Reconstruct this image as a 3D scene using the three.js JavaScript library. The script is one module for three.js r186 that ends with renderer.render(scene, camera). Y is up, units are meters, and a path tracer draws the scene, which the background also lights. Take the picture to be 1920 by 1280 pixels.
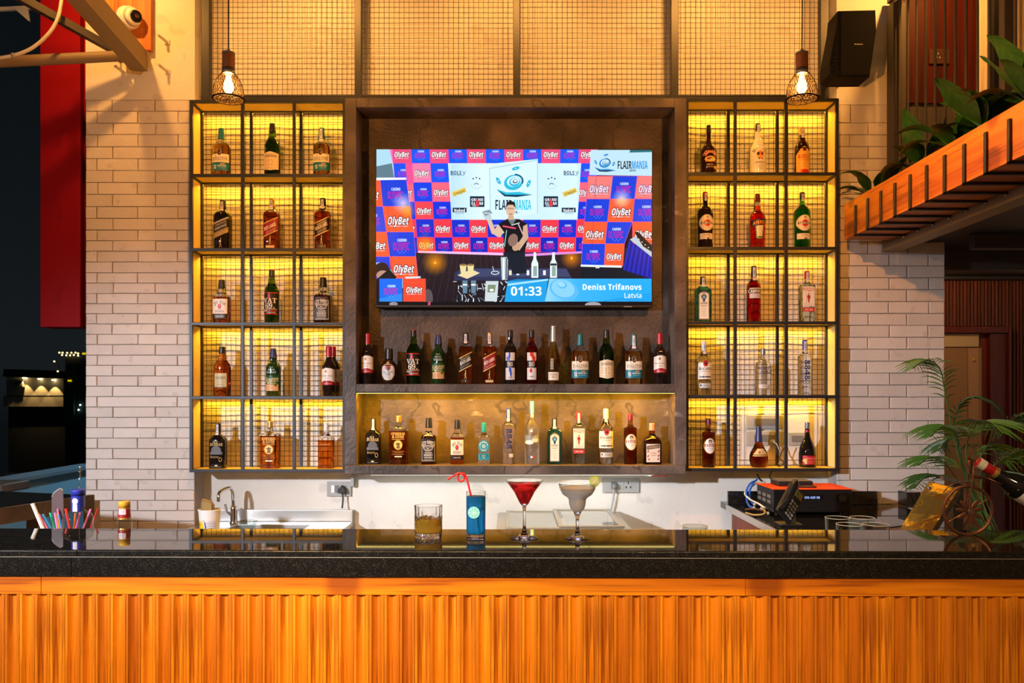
import * as THREE from 'three';
import { mergeGeometries, toCreasedNormals } from 'three/addons/utils/BufferGeometryUtils.js';
import { RoundedBoxGeometry } from 'three/addons/geometries/RoundedBoxGeometry.js';
import { RectAreaLightUniformsLib } from 'three/addons/lights/RectAreaLightUniformsLib.js';

// ---------------------------------------------------------------- camera, sky, large lights, exposure
const scene = new THREE.Scene();
const EYE = 1.508, FOCAL = 1500, PX0 = 960, PY0 = 745;          // photographed frame: 1920 x 1280, lens shifted
const camera = new THREE.PerspectiveCamera(2 * Math.atan(640 / FOCAL) * 180 / Math.PI, 1.5, 0.05, 400);
camera.position.set(0, EYE, 0);
camera.setViewOffset(1920, 1280, 0, -105, 1920, 1280);
scene.add(camera);
const renderer = new THREE.WebGLRenderer({ antialias: true });
renderer.toneMapping = THREE.LinearToneMapping;
renderer.toneMappingExposure = 1.0;
renderer.shadowMap.enabled = true;
RectAreaLightUniformsLib.init();

// night sky with a little city glow near the horizon
{
  const w = 64, h = 64, d = new Float32Array(w * h * 4);
  for (let y = 0; y < h; y++) for (let x = 0; x < w; x++) {
    const e = Math.abs((y + 0.5) / h - 0.5) * 2, g = Math.exp(-e * 5);
    const i = (y * w + x) * 4;
    d[i] = 0.0012 + 0.008 * g; d[i + 1] = 0.0022 + 0.010 * g; d[i + 2] = 0.0028 + 0.011 * g; d[i + 3] = 1;
  }
  const t = new THREE.DataTexture(d, w, h, THREE.RGBAFormat, THREE.FloatType);
  t.mapping = THREE.EquirectangularReflectionMapping; t.magFilter = THREE.LinearFilter; t.needsUpdate = true;
  scene.background = t;
}
const LIGHT = {
  flood: 94, floodColor: new THREE.Color(0.92, 0.97, 1.08),      // white flood lamp on the side wall behind the guests
  pendant: 8.5, pendantColor: new THREE.Color(1.0, 0.385, 0.07),
  room: 1.0, roomColor: new THREE.Color(1.0, 0.55, 0.2),
  led: 430, ledColor: new THREE.Color(1.0, 0.49, 0.018),
  niche: 230, under: 12, bar: 36, wash: 9, washColor: new THREE.Color(1.0, 0.43, 0.085), barColor: new THREE.Color(1.0, 0.7, 0.36),
};

// ---------------------------------------------------------------- helpers
const V = (x, y, z) => new THREE.Vector3(x, y, z);
const X = (px, d) => (px - PX0) / FOCAL * d, Y = (py, d) => EYE - (py - PY0) / FOCAL * d;   // measured position at depth d
const P = (px, py, d) => V(X(px, d), Y(py, d), -d);
let seed = 7;
const rnd = () => { seed = (seed + 0x6d2b79f5) | 0; let t = Math.imul(seed ^ (seed >>> 15), 1 | seed); t = (t + Math.imul(t ^ (t >>> 7), 61 | t)) ^ t; return ((t ^ (t >>> 14)) >>> 0) / 4294967296; };
const rr = (a, b) => a + (b - a) * rnd();
const used = {};
const numbered = (n) => { const k = used[n] = (used[n] ?? -1) + 1; return k ? n + '_' + String(k).padStart(3, '0') : n; };
function tag(o, label, category, group, kind) {
  if (label) o.userData.label = label; if (category) o.userData.category = category;
  if (group) o.userData.group = group; if (kind) o.userData.kind = kind;
  return o;
}
function thing(name, label, category, pos, group) {
  const o = new THREE.Group(); o.name = numbered(name); scene.add(o);
  if (pos) o.position.copy(pos);
  return tag(o, label, category, group);
}
function part(name, geo, mat, parent, label) {           // geometry in the parent's own frame
  const m = new THREE.Mesh(Array.isArray(geo) ? mergeAll(geo) : geo, mat);
  m.name = numbered(name); m.castShadow = m.receiveShadow = true; parent.add(m);
  if (label) m.userData.label = label;
  return m;
}
function wpart(name, geo, mat, parent, label) {          // geometry in world coordinates
  const g = Array.isArray(geo) ? mergeAll(geo) : geo, p = V(0, 0, 0);
  for (let o = parent; o && o !== scene; o = o.parent) p.add(o.position);
  g.translate(-p.x, -p.y, -p.z);
  return part(name, g, mat, parent, label);
}
function struct(name, geo, mat) { const m = part(name, geo, mat, scene); m.userData.kind = 'structure'; return m; }
function plain(g) { let q = g.index ? g.toNonIndexed() : g; for (const k of Object.keys(q.attributes)) if (!['position', 'normal', 'uv'].includes(k)) q.deleteAttribute(k); if (!q.attributes.uv) q.setAttribute('uv', new THREE.BufferAttribute(new Float32Array(q.attributes.position.count * 2), 2)); q.clearGroups?.(); return q; }
function mergeAll(list) { return list.length === 1 ? list[0] : mergeGeometries(list.map(plain)); }
function boxUV(g, ox = 0, oy = 0) {                       // uv in metres by the dominant normal
  const p = g.attributes.position, n = g.attributes.normal, uv = new Float32Array(p.count * 2);
  for (let i = 0; i < p.count; i++) {
    const a = Math.abs(n.getX(i)), b = Math.abs(n.getY(i)), c = Math.abs(n.getZ(i));
    const u = a > b && a > c ? p.getZ(i) : p.getX(i), v = b > a && b > c ? p.getZ(i) : p.getY(i);
    uv[i * 2] = u + ox; uv[i * 2 + 1] = v + oy;
  }
  g.setAttribute('uv', new THREE.BufferAttribute(uv, 2)); return g;
}
function box(x0, x1, y0, y1, z0, z1) { const g = new THREE.BoxGeometry(x1 - x0, y1 - y0, z1 - z0); g.translate((x0 + x1) / 2, (y0 + y1) / 2, (z0 + z1) / 2); return boxUV(g); }
function bev(x0, x1, y0, y1, z0, z1, b = 0.003) {         // box with rounded edges
  const w = x1 - x0, h = y1 - y0, d = z1 - z0, r = Math.min(b, w / 2.2, h / 2.2, d / 2.2);
  const g = new RoundedBoxGeometry(w, h, d, 2, r); g.translate((x0 + x1) / 2, (y0 + y1) / 2, (z0 + z1) / 2); return boxUV(plain(g));
}
function cyl(r0, r1, a, b, seg = 16, open = false) {      // from point a (radius r0) to b (radius r1)
  const d = b.clone().sub(a), g = new THREE.CylinderGeometry(r1, r0, d.length(), seg, 1, open);
  g.applyQuaternion(new THREE.Quaternion().setFromUnitVectors(V(0, 1, 0), d.clone().normalize())); g.translate((a.x + b.x) / 2, (a.y + b.y) / 2, (a.z + b.z) / 2); return g;
}
function bar(a, b, w, h, up = V(0, 1, 0)) {               // square bar between points; w across, h along up
  const d = b.clone().sub(a), L = d.length(), z = d.normalize(), x = V().crossVectors(up, z).normalize(), y = V().crossVectors(z, x);
  const g = new THREE.BoxGeometry(w, h, L); boxUV(g); g.applyMatrix4(new THREE.Matrix4().makeBasis(x, y, z)); g.translate((a.x + b.x) / 2, (a.y + b.y) / 2, (a.z + b.z) / 2); return g;
}
function tube(pts, r, seg = 24, rad = 8, closed = false) { return new THREE.TubeGeometry(new THREE.CatmullRomCurve3(pts, closed), seg, r, rad, closed); }
function lathe(pts, seg = 40) { return new THREE.LatheGeometry(pts.map((p) => new THREE.Vector2(p[0], p[1])), seg); }
function ball(r, x, y, z, s = 12) { const g = new THREE.SphereGeometry(r, s, Math.max(6, s * 0.6 | 0)); g.translate(x, y, z); return g; }
function prism(pts, d, bevel = 0) {                       // outline in x,y extruded along z
  const g = new THREE.ExtrudeGeometry(new THREE.Shape(pts.map((p) => new THREE.Vector2(p[0], p[1]))), { depth: d, bevelEnabled: bevel > 0, bevelSize: bevel, bevelThickness: bevel, bevelSegments: 2, curveSegments: 6 });
  return boxUV(g);
}

// ---------------------------------------------------------------- procedural textures
const PERM = new Float32Array(65536); { let s = 99; for (let i = 0; i < 65536; i++) { s = (Math.imul(s, 1664525) + 1013904223) >>> 0; PERM[i] = s / 4294967296; } }
function vnoise(x, y, fx, fy, sd) {                       // value noise that repeats every fx, fy cells
  const ix = Math.floor(x), iy = Math.floor(y), a = x - ix, b = y - iy, u = a * a * (3 - 2 * a), v = b * b * (3 - 2 * b);
  const h = (i, j) => PERM[((((i % fx) + fx) % fx) * 131 + (((j % fy) + fy) % fy) * 2741 + sd * 7919) & 65535];
  const p = h(ix, iy), q = h(ix + 1, iy), r = h(ix, iy + 1), s = h(ix + 1, iy + 1);
  return p + (q - p) * u + (r + (s - r) * u - p - (q - p) * u) * v;
}
function fbm(u, v, fx, fy, oct, sd) { let s = 0, a = 0.5, t = 0; for (let o = 0; o < oct; o++) { s += a * vnoise(u * fx, v * fy, fx, fy, sd + o); t += a; a *= 0.5; fx *= 2; fy *= 2; } return s / t; }
const clamp = (x) => Math.max(0, Math.min(1, x)), sm = (a, b, x) => { const t = clamp((x - a) / (b - a)); return t * t * (3 - 2 * t); };
function tex(n, fn, srgb = true, rep = 1) {
  const d = new Uint8Array(n * n * 4);
  for (let y = 0; y < n; y++) for (let x = 0; x < n; x++) { const c = fn((x + 0.5) / n, (y + 0.5) / n), i = (y * n + x) * 4; d[i] = clamp(c[0]) * 255; d[i + 1] = clamp(c[1]) * 255; d[i + 2] = clamp(c[2]) * 255; d[i + 3] = 255; }
  const t = new THREE.DataTexture(d, n, n); t.wrapS = t.wrapT = THREE.RepeatWrapping; t.magFilter = THREE.LinearFilter; if (srgb) t.colorSpace = THREE.SRGBColorSpace;
  t.repeat.set(rep, rep); t.needsUpdate = true; return t;
}
const mix = (a, b, t) => [a[0] + (b[0] - a[0]) * t, a[1] + (b[1] - a[1]) * t, a[2] + (b[2] - a[2]) * t];
const teakMap = tex(1024, (u, v) => {
  const w = fbm(u, v, 6, 2, 3, 3) * 1.3, band = fbm(u + 0.02 * w, v, 46, 2, 4, 11), fine = fbm(u, v, 190, 5, 3, 21), big = fbm(u, v, 14, 1, 2, 31);
  const knot = fbm(u, v, 9, 5, 2, 41), k = sm(0.74, 0.86, knot);
  let c = mix([0.72, 0.44, 0.14], [0.95, 0.66, 0.26], sm(0.25, 0.75, band * 0.6 + big * 0.4));
  c = mix(c, [0.40, 0.18, 0.05], sm(0.58, 0.8, fine) * 0.4 + k * 0.5 + sm(0.64, 0.8, band) * 0.3);
  return c;
});
const darkWoodMap = tex(512, (u, v) => mix([0.30, 0.10, 0.04], [0.55, 0.22, 0.09], fbm(u, v, 40, 2, 4, 5) * 0.7 + fbm(u, v, 110, 4, 2, 9) * 0.3));
const stuccoMap = tex(1024, (u, v) => {
  const a = fbm(u, v, 3, 3, 5, 51), b = fbm(u + 0.1 * a, v - 0.12 * a, 6, 6, 5, 61), vein = 1 - Math.abs(fbm(u + 0.2 * b, v, 4, 3, 4, 71) - 0.5) * 2;
  let c = mix([0.20, 0.165, 0.145], [0.43, 0.37, 0.335], sm(0.25, 0.75, a * 0.5 + b * 0.5));
  c = mix(c, [0.14, 0.11, 0.095], sm(0.955, 0.99, vein) * 0.5);
  const sc = fbm(u + 0.05 * b, v, 9, 26, 3, 81);
  return mix(c, [0.62, 0.58, 0.56], sm(0.72, 0.8, sc) * sm(0.5, 0.7, a) * 0.8);
});
const graniteMap = tex(1024, (u, v) => {
  const q = fbm(u, v, 30, 30, 3, 95); let l = 0.05 + 0.04 * q, br = 0;
  for (const [n, k, a] of [[120, 3, 0.5], [190, 5, 0.36]]) {                     // scattered crystals
    const i = Math.floor(u * n), j = Math.floor(v * n), h = PERM[(i * 733 + j * 3571 + k * 977) & 65535], h2 = PERM[(i * 1237 + j * 271 + k * 131) & 65535], h3 = PERM[(i * 59 + j * 9277 + k * 7) & 65535];
    if (h > 0.62) { const d = Math.hypot((u * n - i - 0.3 - 0.4 * h2) * 1.2, v * n - j - 0.3 - 0.4 * h3); l += a * sm(0.34, 0.1, d) * (h - 0.5) * (0.4 + q) * 1.3; if (h3 > 0.8) br += 0.02; }
  }
  return [l + br, l + br * 0.6, l * 0.98];
});
const plasterBump = tex(512, (u, v) => { const h = fbm(u, v, 5, 5, 4, 111) * 0.6 + fbm(u, v, 60, 60, 3, 121) * 0.4; return [h, h, h]; }, false);
const plasterMap = tex(512, (u, v) => { const h = 0.93 + 0.07 * fbm(u, v, 4, 4, 5, 131) - 0.06 * sm(0.7, 0.8, fbm(u, v, 12, 12, 3, 141)); return [h, h * 0.995, h * 0.985]; });
const steelBump = tex(512, (u, v) => { const h = fbm(u, v, 3, 240, 3, 151); return [h, h, h]; }, false);
const leafMap = tex(256, (u, v) => { const r = Math.abs(((u * 2 - 1))), rib = Math.pow(Math.abs(Math.sin((v * 22 + r * 5) * 1.0)), 6); return mix([0.11, 0.32, 0.06], [0.30, 0.52, 0.14], rib * 0.35 + fbm(u, v, 4, 4, 3, 161) * 0.4 + (r < 0.05 ? 0.4 : 0)); });
const paintedReflectionMap = tex(512, (u, v) => {  // gold and olive mottling paints the reflection of the yellow-lit shelves
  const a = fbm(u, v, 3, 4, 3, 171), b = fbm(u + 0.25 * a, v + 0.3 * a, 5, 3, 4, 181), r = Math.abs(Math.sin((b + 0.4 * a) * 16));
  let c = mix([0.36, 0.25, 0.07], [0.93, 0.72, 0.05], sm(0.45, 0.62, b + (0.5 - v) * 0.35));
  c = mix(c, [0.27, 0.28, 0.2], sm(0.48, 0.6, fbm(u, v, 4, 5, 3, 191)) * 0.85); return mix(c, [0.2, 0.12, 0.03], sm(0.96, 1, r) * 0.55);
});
const rep = (t, x, y = x, turn = 0) => { const c = t.clone(); c.repeat.set(x, y); c.rotation = turn; c.needsUpdate = true; return c; };

// ---------------------------------------------------------------- materials
const std = (o) => new THREE.MeshStandardMaterial(o), phy = (o) => new THREE.MeshPhysicalMaterial(o);
const C = (r, g, b) => new THREE.Color(r, g, b);
const M = {
  plaster: std({ color: C(0.74, 0.70, 0.66), map: plasterMap, roughness: 0.85, bumpMap: plasterBump, bumpScale: 0.004 }),
  bricks: [0, 1, 2].map((i) => std({ color: C(0.72 - i * 0.03, 0.665 - i * 0.03, 0.63 - i * 0.03), map: rep(plasterMap, 2), roughness: 0.7, bumpMap: rep(plasterBump, 2), bumpScale: 0.003 })),
  sidePanel: std({ color: C(0.92, 0.74, 0.3), map: plasterMap, roughness: 0.6 }),  // yellow of the LED light is put into the panel colour
  mortar: std({ color: C(0.40, 0.36, 0.34), map: rep(plasterMap, 2), roughness: 0.85, bumpMap: rep(plasterBump, 3), bumpScale: 0.004 }),
  frame: std({ color: C(0.032, 0.032, 0.036), metalness: 0.4, roughness: 0.42 }),
  dark: std({ color: C(0.018, 0.017, 0.017), roughness: 0.5 }),
  darkBeam: std({ color: C(0.05, 0.04, 0.035), roughness: 0.6 }),
  wire: std({ color: C(0.06, 0.055, 0.05), metalness: 0.4, roughness: 0.5 }),
  stucco: std({ color: C(1.35, 1.33, 1.33), map: rep(stuccoMap, 0.8), roughness: 0.55, bumpMap: rep(plasterBump, 1.2), bumpScale: 0.006 }),
  board: std({ color: C(0.95, 0.7, 0.1), map: plasterMap, roughness: 0.6 }),  // shelf boards carry the LED yellow in their own colour
  granite: phy({ color: C(1, 1, 1), map: rep(graniteMap, 2.2), roughness: 0.03, ior: 1.7 }),
  graniteEdge: phy({ color: C(0.95, 1.0, 1.08), map: rep(graniteMap, 2.2), roughness: 0.25 }),
  seam: std({ color: C(0.3, 0.29, 0.28), roughness: 0.6 }),
  teak: [0, 1, 2, 3].map((i) => std({ color: [C(1.05, 0.80, 0.1), C(0.95, 0.7, 0.07), C(1.08, 0.86, 0.12), C(0.86, 0.6, 0.06)][i], map: rep(teakMap, 1), roughness: 0.5, bumpMap: rep(teakMap, 1), bumpScale: 0.0008 })),
  teakRail: std({ color: C(1.1, 0.82, 0.09), map: rep(teakMap, 0.8, 0.8, Math.PI / 2), roughness: 0.45 }),
  plank: std({ color: C(0.75, 0.72, 0.68), map: rep(stuccoMap, 1.6), roughness: 0.6 }),
  socketWood: std({ color: C(0.62, 0.5, 0.3), map: rep(teakMap, 1.3), roughness: 0.5 }), speaker: phy({ color: C(0.006, 0.006, 0.006), roughness: 0.7, specularIntensity: 0.25 }),
  fascia: std({ color: C(0.75, 0.5, 0.18), map: rep(teakMap, 1.3), roughness: 0.55 }),
  darkWood: std({ color: C(1, 1, 1), map: rep(darkWoodMap, 1), roughness: 0.5 }),
  redWood: std({ color: C(0.34, 0.2, 0.14), map: rep(darkWoodMap, 1), roughness: 0.35 }),
  red: phy({ color: C(0.26, 0.002, 0.008), map: rep(plasterMap, 1), roughness: 0.6, specularIntensity: 0.25 }),
  olive: std({ color: C(0.26, 0.19, 0.095), roughness: 0.5, metalness: 0.2 }),
  pipe: std({ color: C(0.20, 0.14, 0.09), roughness: 0.6 }),
  white: std({ color: C(0.78, 0.77, 0.75), roughness: 0.45 }),
  offwhite: std({ color: C(0.62, 0.58, 0.5), roughness: 0.5 }),
  black: std({ color: C(0.010, 0.010, 0.011), roughness: 0.5 }),
  gloss: phy({ color: C(0.01, 0.01, 0.011), roughness: 0.08 }),
  grey: std({ color: C(0.15, 0.15, 0.15), roughness: 0.45 }),
  greyLight: std({ color: C(0.33, 0.33, 0.32), roughness: 0.45 }),
  chrome: std({ color: C(0.8, 0.8, 0.8), metalness: 1, roughness: 0.1 }),
  brushed: std({ color: C(0.62, 0.62, 0.61), metalness: 1, roughness: 0.32, bumpMap: rep(steelBump, 1), bumpScale: 0.0002 }),
  alu: std({ color: C(0.45, 0.44, 0.42), metalness: 0.85, roughness: 0.35 }),
  bronze: std({ color: C(0.20, 0.085, 0.055), metalness: 0.75, roughness: 0.38 }),
  bronzeDark: std({ color: C(0.11, 0.05, 0.035), metalness: 0.7, roughness: 0.42 }),
  gold: std({ color: C(0.75, 0.5, 0.12), metalness: 0.9, roughness: 0.3 }), cage: phy({ color: C(0.0024, 0.0015, 0.0005), roughness: 0.6, specularIntensity: 0.015 }),
  leaf: [C(0.5, 0.55, 0.5), C(0.36, 0.42, 0.38), C(0.75, 0.72, 0.55)].map((c) => phy({ color: c, map: leafMap, roughness: 0.38, transmission: 0.22, thickness: 0 })),
  palm: [C(0.05, 0.17, 0.02), C(0.025, 0.10, 0.015), C(0.10, 0.22, 0.025)].map((c) => phy({ color: c, roughness: 0.42, transmission: 0.25, thickness: 0 })),
  stem: std({ color: C(0.12, 0.2, 0.04), roughness: 0.6 }),
  soil: std({ color: C(0.03, 0.02, 0.015), roughness: 1 }),
  floor: std({ color: C(0.2, 0.17, 0.15), map: plasterMap, roughness: 0.4 }),
  ceiling: std({ color: C(0.1, 0.09, 0.08), roughness: 0.9 }),
  parapet: std({ color: C(0.20, 0.40, 0.56), map: plasterMap, roughness: 0.7 }),  // blue light falling on the wall is painted into its colour
  parapetCap: std({ color: C(0.12, 0.19, 0.25), map: plasterMap, roughness: 0.6 }),
  farWall: std({ color: C(0.55, 0.5, 0.4), roughness: 0.9 }),
  farDark: std({ color: C(0.05, 0.055, 0.06), roughness: 0.9 }),
  curtain: std({ color: C(0.68, 0.56, 0.4), roughness: 0.8 }),
  bulb: std({ color: C(1, 0.8, 0.5), emissive: C(1.0, 0.78, 0.36), emissiveIntensity: 6 }),
  ledGlow: std({ color: C(1, 0.9, 0.5), emissive: C(1, 0.8, 0.2), emissiveIntensity: 3 }),
  whiteGlow: std({ color: C(1, 1, 1), emissive: C(0.95, 1, 0.9), emissiveIntensity: 3 }),
};
const solid = (r, g, b, rough = 0.4, metal = 0) => std({ color: C(r, g, b), roughness: rough, metalness: metal });
const glass = (att, dist, rough = 0.015, ior = 1.48) => phy({ color: C(1, 1, 1), transmission: 1, thickness: 0.05, roughness: rough, ior, attenuationColor: att, attenuationDistance: dist });
const G = {
  clear: glass(C(0.93, 0.97, 0.93), 0.25), tint: glass(C(0.75, 0.85, 0.6), 0.12), amber: glass(C(0.72, 0.22, 0.02), 0.05), honey: glass(C(0.8, 0.42, 0.08), 0.06),
  deep: glass(C(0.35, 0.07, 0.01), 0.05), green: glass(C(0.10, 0.26, 0.02), 0.045), bright: glass(C(0.04, 0.5, 0.04), 0.04), blue: glass(C(0.08, 0.55, 0.75), 0.05),
  redl: glass(C(0.75, 0.02, 0.01), 0.03), orange: glass(C(0.95, 0.09, 0.01), 0.04), straw: glass(C(0.85, 0.65, 0.12), 0.06), frost: glass(C(0.9, 0.93, 0.92), 0.15, 0.38),
  wine: phy({ color: C(0.012, 0.006, 0.005), roughness: 0.06, specularIntensity: 1 }), brown: phy({ color: C(0.022, 0.007, 0.003), roughness: 0.06 }), blackg: phy({ color: C(0.008, 0.006, 0.005), roughness: 0.05 }),
  malibu: phy({ color: C(0.78, 0.74, 0.66), roughness: 0.18 }), darkgreen: phy({ color: C(0.008, 0.03, 0.006), roughness: 0.05 }),
  pure: glass(C(1, 1, 1), 10, 0, 1.5), thin: phy({ color: C(0.86, 0.9, 0.89), transmission: 1, thickness: 0, roughness: 0.02 }), pane: phy({ color: C(0.93, 0.97, 0.95), transmission: 1, thickness: 0, roughness: 0.03 }),
};
// ---------------------------------------------------------------- depths (metres from the camera)
const ZC = 5.0, ZCB = 5.185, ZW = 5.24, ZB = 5.09, ZN = 4.97, ZNB = 5.18;
const XL0 = X(160, ZB), XL1 = X(365, ZB), XR0 = X(1569, ZB), XR1 = X(1772, ZB), TOP = 4.6;

// ---------------------------------------------------------------- the room
struct('floor', [box(-6.5, 4.4, -0.1, 0, -9, 3.2)], M.floor);
struct('ceiling', [box(-4.6, 4.4, TOP, TOP + 0.1, -5.6, 3.2)], M.ceiling);
struct('wall_back', [box(XL0 + 0.02, XR1 - 0.02, 0, TOP, -ZW - 0.15, -ZW)], M.plaster);
struct('wall_front', [box(-4.6, 4.4, 0, TOP, 3.05, 3.2)], M.plaster);
struct('wall_far_side', [box(4.25, 4.4, 0, TOP, -8, 3.05)], M.plaster);
struct('wall_side', [box(-4.6, -4.45, 0, TOP, -3.4, 3.05)], M.plaster);

function brickGeo(w, h, d, b) {                            // painted brick, proud of the joint, worn edges
  const x = w / 2, y = h / 2, j = () => rr(-0.0012, 0.0012), o = [[-x, -y], [x, -y], [x, y], [-x, y]].map((p) => [p[0] + j(), p[1] + j()]), f = o.map((p) => [p[0] - Math.sign(p[0]) * b, p[1] - Math.sign(p[1]) * b]);
  const z = d + rr(-0.0012, 0.0015), v = [], q = (a, b2, c, e) => v.push(...a, ...b2, ...c, ...a, ...c, ...e), L = (p, zz) => [p[0], p[1], zz];
  q(...f.map((p) => L(p, z)));
  for (let i = 0; i < 4; i++) { const k = (i + 1) % 4; q(L(o[i], z - b), L(o[k], z - b), L(f[k], z), L(f[i], z)); q(L(o[i], 0), L(o[k], 0), L(o[k], z - b), L(o[i], z - b)); }
  const g = new THREE.BufferGeometry(); g.setAttribute('position', new THREE.Float32BufferAttribute(v, 3)); g.computeVertexNormals(); return boxUV(g, rnd() * 3, rnd() * 3);
}
function brickPier(name, x0, x1, lines, jointsA, jointsB, gapV) {
  const base = 0.013, pier = struct(name, [box(x0, x1, 0, Y(lines[0], ZB), -ZW - 0.15, -ZB - base)], M.mortar);
  wpart('plaster', [box(x0, x1, Y(lines[0], ZB) + 0.001, TOP, -ZW - 0.15, -ZB - 0.002)], M.plaster, pier);
  lines.slice(0, -1).forEach((py, k) => {
    const yt = Y(py, ZB), yb = Y(lines[k + 1], ZB), xs = [x0, ...(k % 2 ? jointsB : jointsA).map((p) => X(p + rr(-1.2, 1.2), ZB)), x1];
    if (rnd() < 0.05 && xs.length > 3) xs.splice(2, 1);
    for (let i = 0; i + 1 < xs.length; i++) {
      const w = xs[i + 1] - xs[i] - gapV, h = yt - yb - gapV * rr(0.5, 0.75), g = brickGeo(w, h, base, 0.003);
      const m = part('brick', g, M.bricks[rnd() * 3 | 0], pier);
      m.position.set((xs[i] + xs[i + 1]) / 2, (yt + yb) / 2, -ZB - base); m.rotation.z = rr(-0.004, 0.004);
    }
  });
  return pier;
}
const linesL = [187.3, 208.6, 230.9, 252.2, 275.2, 297.5, 319.8, 342.2, 364.5, 387.3, 409.6, 431.2, 451.5, 470.8, 491, 511.4, 530.7, 550, 569.2, 588, 607.2, 626.7, 645.8, 665.7];
while (linesL[linesL.length - 1] < 1030) linesL.push(linesL[linesL.length - 1] + 19.45);
brickPier('wall_left', XL0, XL1, linesL, [211, 291], [181.5, 257.6, 332.5], 0.0055);
const linesR = [195.9, 230]; while (linesR[linesR.length - 1] < 1030) linesR.push(linesR[linesR.length - 1] + 22.35);
brickPier('wall_right', XR0, XR1, linesR, [1594, 1667.5, 1741.5], [1627.2, 1701.5], 0.0065);

// ---------------------------------------------------------------- bar: fluted teak front, granite top
const BS = 1.107, BARTOP = EYE - 0.408 * BS, BZ = 2.132 * BS, BZB = 2.478 * BS, WY = EYE - 0.658 * BS, YAW = -0.0105;
{
  const bx = thing('bar_counter', 'long bar front of vertical fluted orange teak slats under a plain rail', 'bar', V(0, 0, -BZ)); bx.rotation.y = YAW;
  const dy = (py, z = BZ) => Y(py, z), yF = dy(1045.5) - 0.0002, yR = dy(1083), yS = dy(1117.5);
  part('carcass', [box(-1.95, 1.95, 0.06, yR, -0.32, -0.045)], M.darkWood, bx);
  part('kickboard', [box(-1.95, 1.95, 0, 0.06, -0.32, -0.07)], M.black, bx);
  const cuts = [-1.95, -1.404, 0.69, 1.95];                // rail boards
  for (let i = 0; i < 3; i++) part('rail_board', [bev(cuts[i] + 0.0004, cuts[i + 1] - 0.0004, yS, yR - 0.0006, -0.044, -0.010, 0.002)], M.teakRail, bx);
  const pitch = 0.0454, geos = [];
  for (let v = 0; v < 9; v++) {
    const sh = [[-pitch / 2 + 0.0004, 0.03], [-pitch / 2 + 0.0004, 0.0008], [-pitch / 2 + 0.0012, 0]], N = 10, hw = 0.0148 + rr(-0.0004, 0.0004), dep = 0.0128;
    for (let i = 0; i <= N; i++) { const t = i / N * 2 - 1; sh.push([hw * t, dep * (1 - t * t)]); }
    sh.push([pitch / 2 - 0.0012, 0], [pitch / 2 - 0.0004, 0.0008], [pitch / 2 - 0.0004, 0.03]);
    let g = new THREE.ExtrudeGeometry(new THREE.Shape(sh.map((p) => new THREE.Vector2(p[0], p[1]))), { depth: yS - 0.061, bevelEnabled: false });
    g.rotateX(-Math.PI / 2); g = toCreasedNormals(g, 0.6); geos.push(boxUV(g, v * 0.113, v * 0.37));
  }
  for (let i = -42; i <= 42; i++) {
    const m = part('slat', geos[Math.abs((i * 7 + i * i) % 9)], M.teak[Math.abs((i * 5 + (i * i) % 7)) % 4], bx);
    m.position.set(i * pitch + 0.006, 0.0605, -0.0105);
  }
  const tp = thing('bar_countertop', 'polished black granite bar top with speckled front edge, carrying four cocktails', 'countertop', V(0, BARTOP, -BZ)); tp.rotation.y = YAW;
  const th = BARTOP - yF, sx = [-1.95, -1.29, 0.235, 1.95];
  for (let i = 0; i < 3; i++) {                            // slabs with a skewed joint as laid
    const a = sx[i] + 0.0006, b = sx[i + 1] - 0.0006, sk = i === 1 ? -0.012 : 0, sk0 = i === 2 ? -0.012 : 0, e = 0.004;
    const sh = new THREE.Shape([V(a, 0.004), V(b, 0.004), V(b + sk, BZB - BZ), V(a + sk0, BZB - BZ)].map((p) => new THREE.Vector2(p.x, p.y)));
    const g = new THREE.ExtrudeGeometry(sh, { depth: th - 2 * e, bevelEnabled: true, bevelThickness: e, bevelSize: 0.0005, bevelSegments: 2 });
    g.rotateX(-Math.PI / 2); g.translate(0, -th + e, 0); const c = part('slab', boxUV(plain(g)), M.granite, tp);
    part('edge', [bev(a, b, -th + 0.0004, -0.0022, -0.006, 0.0005, 0.0026)], M.graniteEdge, tp);
    part('joint', [box(a, b, -th - 0.0006, -th + 0.0008, -0.01, 0.0002)], M.seam, tp);
  }
  const fx = [-1.95, -1.31, -0.24, 0.821, 1.95];
  for (let i = 0; i < 4; i++) part('fascia_tile', [bev(fx[i] + 0.0007, fx[i + 1] - 0.0007, yR - BARTOP + 0.0006, -th - 0.0006, -0.03, -0.003, 0.0012)], M.graniteEdge, tp);
  // working shelf behind the bar top, below its level
  const ws = thing('work_shelf', 'lower dark work shelf running behind the bar top', 'shelf', V(0, WY, -BZB));
  part('shelf_board', [bev(-1.95, 1.95, -0.03, 0, -0.56, -0.012, 0.003)], M.granite, ws);
  part('support', [box(-1.9, 1.9, -WY, -0.031, -0.05, -0.02)], M.dark, ws);
}

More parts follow.
